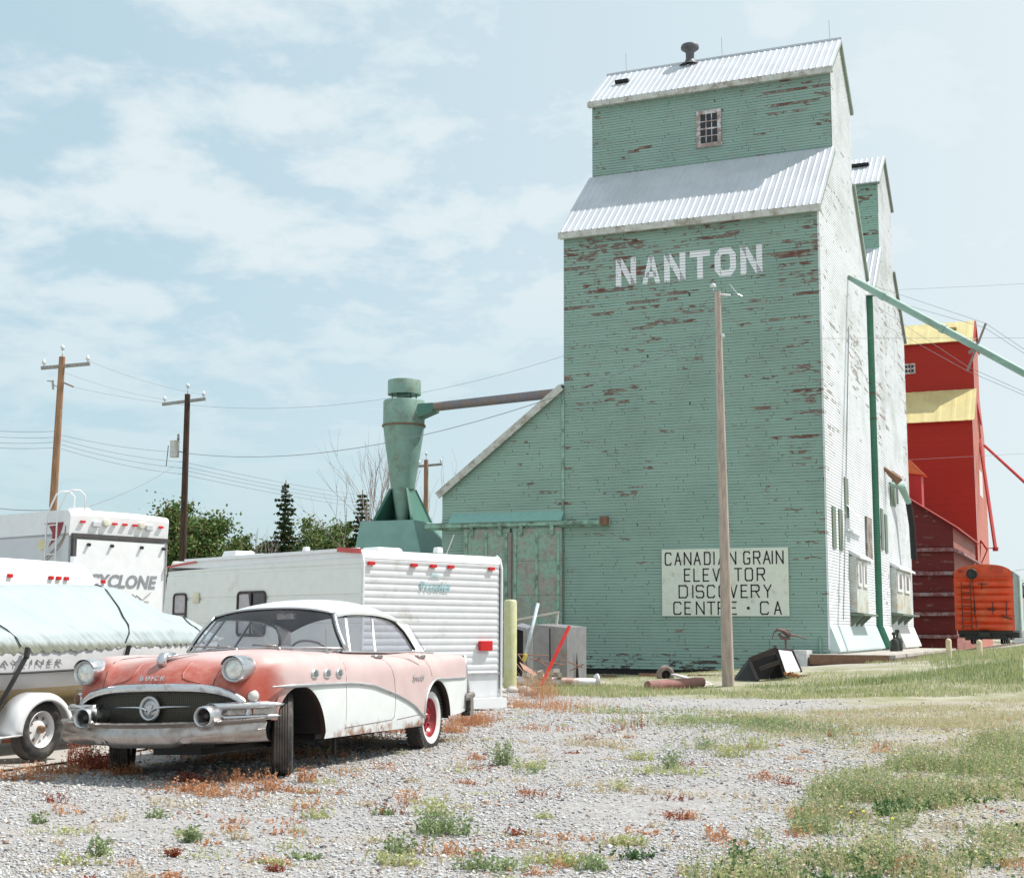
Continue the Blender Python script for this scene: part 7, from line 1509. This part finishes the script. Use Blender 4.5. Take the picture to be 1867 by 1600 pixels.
for (px, py, r, mi), lb in zip(spots, lab):
    c = gnd(px, py); mb = MB(); n_ = 14; m_ = 9; ph = gq.uniform(0, 6, 4); G = []
    for i in range(n_+1):
        a = 2*math.pi*i/n_; G.append([(c[0]+r*(1+.13*math.sin(2*a+ph[0])+.07*math.sin(3*a+ph[1]+b*2))*math.cos(a)*math.cos(b), c[1]+r*.8*(1+.13*math.sin(2*a+ph[0]))*math.sin(a)*math.cos(b), c[2]+r*.30+r*.62*math.sin(b)*(1+.1*math.sin(a*2+ph[2]))) for b in np.linspace(-1.57, 1.57, m_)])
    mb.grid(G); tag(mb.build('boulder', bm_[mi], smooth=True), lb, 'boulder', 'boulders round the bollard')
def gp2(px, py, py0):     # point above ground: vertical over the ground spot seen at row py0
    c = gnd(px, py0); D = float((c-EYE)@FW); return atd(px, py, D)
# two metal cabinets
DQ = 36.0
def q36(px, py, d=0): return atd(px, py, DQ+d)
cab = mat('dull_grey_sheet_metal', (.30, .30, .33), .45, .5, var=.1, dirt=(.30, .24, .20), dirtamt=.3)
c1_ = thing('metal_cabinet', 'large grey sheet metal box behind the red bar', 'metal box', tuple(gnd(1035, 1240)))
def boxpts(pl, pc, pr, ptop, ptopr, pbot, D, depth):
    A0 = atd(pl, pbot, D+.15); B0 = atd(pc, pbot, D-.1); C0 = atd(pr, pbot-2, D+depth); 
    A1 = atd(pl, ptop, D+.15); B1 = atd(pc, ptop+6, D-.1); C1 = atd(pr, ptopr, D+depth); E0 = A0+C0-B0; E1 = A1+C1-B1
    return [tuple(p) for p in (A0, B0, C0, E0, A1, B1, C1, E1)]
FB = [(0, 1, 5, 4), (1, 2, 6, 5), (2, 3, 7, 6), (3, 0, 4, 7), (4, 5, 6, 7), (0, 3, 2, 1)]
mb = MB(); mb.add(boxpts(974, 1034, 1069, 1138, 1142, 1244, 36, .9), FB); mb.build('cabinet_shell', cab, c1_)
mb = MB(); q = atd(1002.5, 1145, 35.9); q2 = atd(1003, 1238, 35.9); mb.bar(tuple(q), tuple(q2), .02, .03, up=(1, 0, 0)); q = atd(1052, 1198, 36.28); q2 = atd(1054, 1242, 36.28); mb.prism([tuple(atd(1052, 1190, 36.3)), tuple(atd(1050, 1240, 36.3)), tuple(atd(1056, 1240, 36.35))], (.0, -.03, 0)); mb.build('split_seam', M['dark'], c1_)
c2_ = thing('metal_cabinet', 'open fronted grey metal box left of the larger one', 'metal box', tuple(gnd(955, 1238)))
mb = MB()
V_ = boxpts(936, 957, 972, 1141, 1141, 1236, 36.6, .8); mb.add(V_, [(1, 2, 6, 5), (2, 3, 7, 6), (3, 0, 4, 7), (4, 5, 6, 7), (0, 3, 2, 1)]); mb.bar(V_[4], V_[5], .08, .08); mb.bar(V_[0], V_[1], .08, .08); mb.bar(V_[1], V_[5], .07, .07, up=(1, 0, 0)); mb.build('cabinet_shell', cab, c2_)
mb = MB(); mb.add([tuple(np.array(V_[k])+np.array([0, .10, 0])) for k in (0, 1, 5, 4)], [(0, 1, 2, 3)]); mb.build('dark_interior', M['dark'], c2_)
pp_ = MB(); pp_.tube([tuple(q36(925, 1239, -1.0)), tuple(q36(950, 1241, -1.2)), tuple(q36(1082, 1244, -1.2)), tuple(q36(1088, 1244, -1.1))], .115, 14); pp_.lathe(tuple(q36(1088, 1242, -1.1)), tuple(RT+0.2*FW), [(-.08, .13), (.0, .2), (.04, .2), (.05, .14)], 16)
tag(pp_.build('drain_pipe', mat('white_metal_pipe', (.62, .60, .62), .45, .2, dirt=(.35, .2, .15), dirtamt=.4), smooth=True, angle=40), 'long white pipe lying in front of the metal boxes', 'pipe')
mb = MB(); mb.bar(tuple(q36(987, 1248, -2.2)), tuple(q36(1038, 1141, -1.2)), .07, .05); tag(mb.build('red_bar', mat('bright_red_enamel', (.60, .02, .015), .4, bump=0)), 'bright red steel bar leaning on the big metal box', 'bar')
mb = MB(); mb.tube([tuple(q36(957, 1198, -1.4)), tuple(q36(981, 1100, -.6))], .045, 8); bh = tag(mb.build('broom_handle', mat('pale_blue_pole', (.45, .50, .56), .5, bump=0), smooth=True), 'pale pole standing tilted in the scrap beside the boxes', 'pole')
mb = MB(); mb.bar(tuple(q36(955, 1204, -1.4)), tuple(q36(959, 1192, -1.4)), .1, .07); mb.build('yellow_collar', mat('yellow_plastic', (.62, .48, .08), .5, bump=0), bh)
mb = MB(); mb.bar(tuple(q36(912, 1135, .3)), tuple(q36(1020, 1115, .9)), .04, .05); mb.bar(tuple(q36(1017, 1116, .9)), tuple(q36(1014, 1142, .9)), .07, .05, up=(1, 0, 0)); tag(mb.build('handrail', mat('bare_pale_wood', (.46, .43, .38), .7)), 'pale slanting rail behind the metal boxes', 'rail')
mb = MB()
for k, (a, b) in enumerate((((944, 1192), (982, 1246)), ((944, 1192), (1000, 1195)), ((965, 1200), (1030, 1212)), ((985, 1205), (1030, 1240)), ((1000, 1225), (1028, 1242)), ((1020, 1200), (1062, 1216)), ((1040, 1222), (1065, 1210)), ((942, 1210), (960, 1232)), ((975, 1205), (985, 1198)), ((1010, 1213), (1022, 1203)))): mb.tube([tuple(q36(*a, -.9+.05*k)), tuple(q36(*b, -1.0))], .016, 5)
for k in range(12): a = (948+k*3.2, 1207+k*2.0); mb.bar(tuple(q36(a[0], a[1], -1.1)), tuple(q36(a[0]+8, a[1]+14, -1.3)), .035, .01)
tag(mb.build('harrow_frame', mat('rusty_scrap_iron', (.30, .17, .13), .7, .3)), 'tangle of rusty rods and tines in front of the metal boxes', 'scrap metal')
mb = MB()
for k in range(9): c = q36(962+k*7+gq.uniform(-3, 3), 1226+gq.uniform(-4, 12), -1.3); mb.box(tuple(c), (.18, .12, .10), 0, Matrix.Rotation(gq.uniform(0, 3), 3, 'Z') @ Matrix.Rotation(gq.uniform(-.5, .5), 3, 'X'))
tag(mb.build('broken_concrete', M['concrete']), 'broken pale rubble lying under the rusty rods', 'rubble', kind='stuff')
# iron wheel, planks, log
c = gnd(1214, 1246); D = float((c-EYE)@FW)+2.6; cc = atd(1213, 1229, D); mb = MB(); mb.lathe(tuple(cc), tuple(-FW+.25*RT), [(-.07, .13), (-.08, .20), (-.05, .245), (.05, .245), (.08, .20), (.07, .13), (.03, .12)], 28)
wl = tag(mb.build('implement_wheel', mat('weathered_wheel_rubber', (.17, .14, .14), .8, dirt=(.3, .22, .2), dirtamt=.5), smooth=True, angle=40), 'small old implement wheel standing by the elevator foot', 'wheel')
mb = MB(); mb.lathe(tuple(cc), tuple(-FW+.25*RT), [(-.02, .125), (.0, .125), (.02, .05), (.05, .045), (.052, 0)], 20); mb.build('hub', M['dark'], wl)
mb = MB(); mb.bar(tuple(atd(1228, 1229, D-.3)), tuple(atd(1268, 1240, D-2)), .16, .05); mb.bar(tuple(atd(1262, 1237, D-2)), tuple(atd(1312, 1255, D-4)), .32, .04); tag(mb.build('white_plank', mat('peeling_white_plank', (.55, .53, .54), .7, dirt=(.3, .2, .16), dirtamt=.4)), 'peeling white planks lying between the wheel and the grey pole', 'plank')
mb = MB(); a = gnd(1181, 1258); b = gnd(1280, 1252); mb.tube([tuple(a+[0, 0, .10]), tuple(b+[0, 0, .12])], .125, 12); tag(mb.build('red_log', mat('faded_red_log', (.27, .12, .11), .8, dirt=(.2, .12, .1), dirtamt=.5), smooth=True, angle=50), 'faded red log lying in the grass by the elevator', 'log')
mb = MB()
for k in range(9): a = (1085+k*48+gq.uniform(-15, 15), 1236); q = gnd(*a)+[0, gq.uniform(.5, 2.5), .03]; mb.box(tuple(q), (gq.uniform(.3, .9), .12, .08), 0, Matrix.Rotation(gq.uniform(0, 3), 3, 'Z'))
tag(mb.build('scrap_timber', M['rustwood']), 'dark scrap timber strewn along the elevator foot', 'scrap timber', kind='stuff')
# overturned cart
DC = float((gnd(1400, 1240)-EYE)@FW); cart = thing('overturned_cart', 'tipped over dark wooden cart with one white side panel', 'cart', tuple(gnd(1400, 1240)))
def cq(px, py, d=0): return tuple(atd(px, py, DC+d))
mb = MB(); mb.bar(cq(1366, 1203, .2), cq(1417, 1183, .2), .10, .14); mb.bar(cq(1366, 1203, .2), cq(1382, 1240, -.2), .10, .08, up=(1, 0, 0)); mb.bar(cq(1417, 1184, .2), cq(1432, 1232, .0), .08, .10, up=(1, 0, 0)); mb.bar(cq(1385, 1219, 0), cq(1422, 1206, 0), .12, .10)
mb.bar(cq(1445, 1186, .9), cq(1461, 1224, .6), .06, .06, up=(1, 0, 0)); mb.bar(cq(1417, 1184, .2), cq(1445, 1186, .9), .06, .06); mb.build('frame', mat('dark_brown_timber', (.045, .032, .030), .75), cart)
mb = MB(); V_ = [cq(1419, 1184, .1), cq(1443, 1187, .8), cq(1459, 1222, .6), cq(1433, 1226, -.1)]; mb.prism(V_, tuple(-FW*.02-RT*.0)); mb.build('side_panel', mat('white_enamel_panel', (.62, .64, .68), .45, bump=0), cart)
mb = MB(); mb.prism([cq(1370, 1206, .5), cq(1416, 1190, .6), cq(1434, 1236, .5), cq(1385, 1244, .3)], tuple(FW*.35)); mb.build('box_floor', M['dark'], cart)
mb = MB(); mb.prism([cq(1366, 1206, .3), cq(1385, 1242, -.1), cq(1338, 1244, .2)], tuple(FW*.3)); mb.build('tarpaulin', M['black'], cart)
mb = MB()
for k in range(10): q = np.array(cq(1432+k*2.6, 1229+gq.uniform(-3, 4), gq.uniform(-.3, .2))); mb.box(tuple(q), (.09, .07, .07), 0, Matrix.Rotation(gq.uniform(0, 3), 3, 'Y'))
mb.build('rust_clump', mat('rusty_debris', (.30, .14, .05), .8), cart)
# iron sculpture like piece behind the cart
c = (1425, 1152); DS = DC+3; ir = lambda px, py: tuple(atd(px, py, DS)); mb = MB()
mb.tube([ir(1411, 1152), ir(1418, 1147), ir(1428, 1149), ir(1440, 1157), ir(1452, 1158), ir(1470, 1164)], [.02, .05, .06, .05, .03, .02], 6); mb.tube([ir(1411, 1152), ir(1408, 1165)], .015, 5); mb.tube([ir(1420, 1155), ir(1426, 1163), ir(1440, 1163)], .05, 6); mb.tube([ir(1432, 1163), ir(1434, 1200)], .03, 6); mb.tube([ir(1423, 1150), ir(1440, 1163)], .02, 5); mb.tube([ir(1428, 1146), ir(1445, 1150)], .015, 5)
tag(mb.build('iron_implement', mat('brown_iron', (.17, .11, .11), .7, .3)), 'brown iron implement on a stem standing behind the tipped cart', 'implement')
# slab, end block, timber edge
mb = MB(); q0 = gnd(1520, 1206); mb.bx(-9.3, -8.65, 45.2, 46.3, .0, .60); tag(mb.build('concrete_block', mat('pale_grey_block', (.55, .56, .57), .7)), 'pale concrete block at the right foot of the green elevator', 'block')
mb = MB(); mb.bx(-9.40, -9.31, 45.2, 46.2, .0, .55); tag(mb.build('upright_board', M['greywood']), 'grey board standing against the pale block', 'board')
mb = MB(); mb.bx(-8.6, -5.9, 45.4, 66, .25, .47); lp = tag(mb.build('loading_slab', M['concrete']), 'concrete loading slab along the lit side of the elevators', 'slab')
mb = MB(); mb.bx(-8.58, -6.1, 45.33, 45.395, .15, .455); mb.build('timber_edge', M['rustwood'], lp)
mb = MB(); a = onX(1640, 1160, -6.9)
pt = thing('gas_bottles', 'two small dark tanks standing on the slab against the skirt', 'tank', (a[0], a[1], .47))
for dy, h, r in ((0, .55, .17), (.9, .62, .2)):
    mb = MB(); mb.lathe((a[0]-.2, a[1]+dy, .47), (0, 0, 1), [(0, r*.9), (.06, r), (h*.6, r), (h*.8, r*.75), (h*.85, .05), (h*1.1, .05), (h*1.12, .09), (h*1.3, .09), (h*1.31, 0)], 18); mb.build('bottle', mat('dark_green_tank' if dy else 'black_tank', (.03, .035, .03), .5, bump=0), pt, smooth=True, angle=40)
for px, lb in ((1730, 'left one of two short cream posts on the bank'), (1786, 'right one of two short cream posts on the bank')):
    zg_ = 44.; q = atd(px, 1184, zg_); q = np.array([q[0], q[1], float(ground_z(q[0], q[1]))]); zt2 = atd(px, 1163 if px < 1750 else 1165, zg_)[2]; mb = MB()
    mb.lathe((q[0], q[1], q[2]-.1), (0, 0, 1), [(0, .09), (zt2-q[2]+.02, .09), (zt2-q[2]+.07, .07), (zt2-q[2]+.1, .0)], 14); tag(mb.build('short_post', mat('cream_post', (.58, .50, .32), .7), smooth=True, angle=50), lb, 'post', 'short posts on the bank')
mb = MB(); mb.tube([(float(onX(1857, 1100, -3.0)[0]), 79, .3), (-3.0, 79, 2.6)], .09, 8); tag(mb.build('signal_stand', M['black']), 'black signal post just right of the orange box car', 'post')
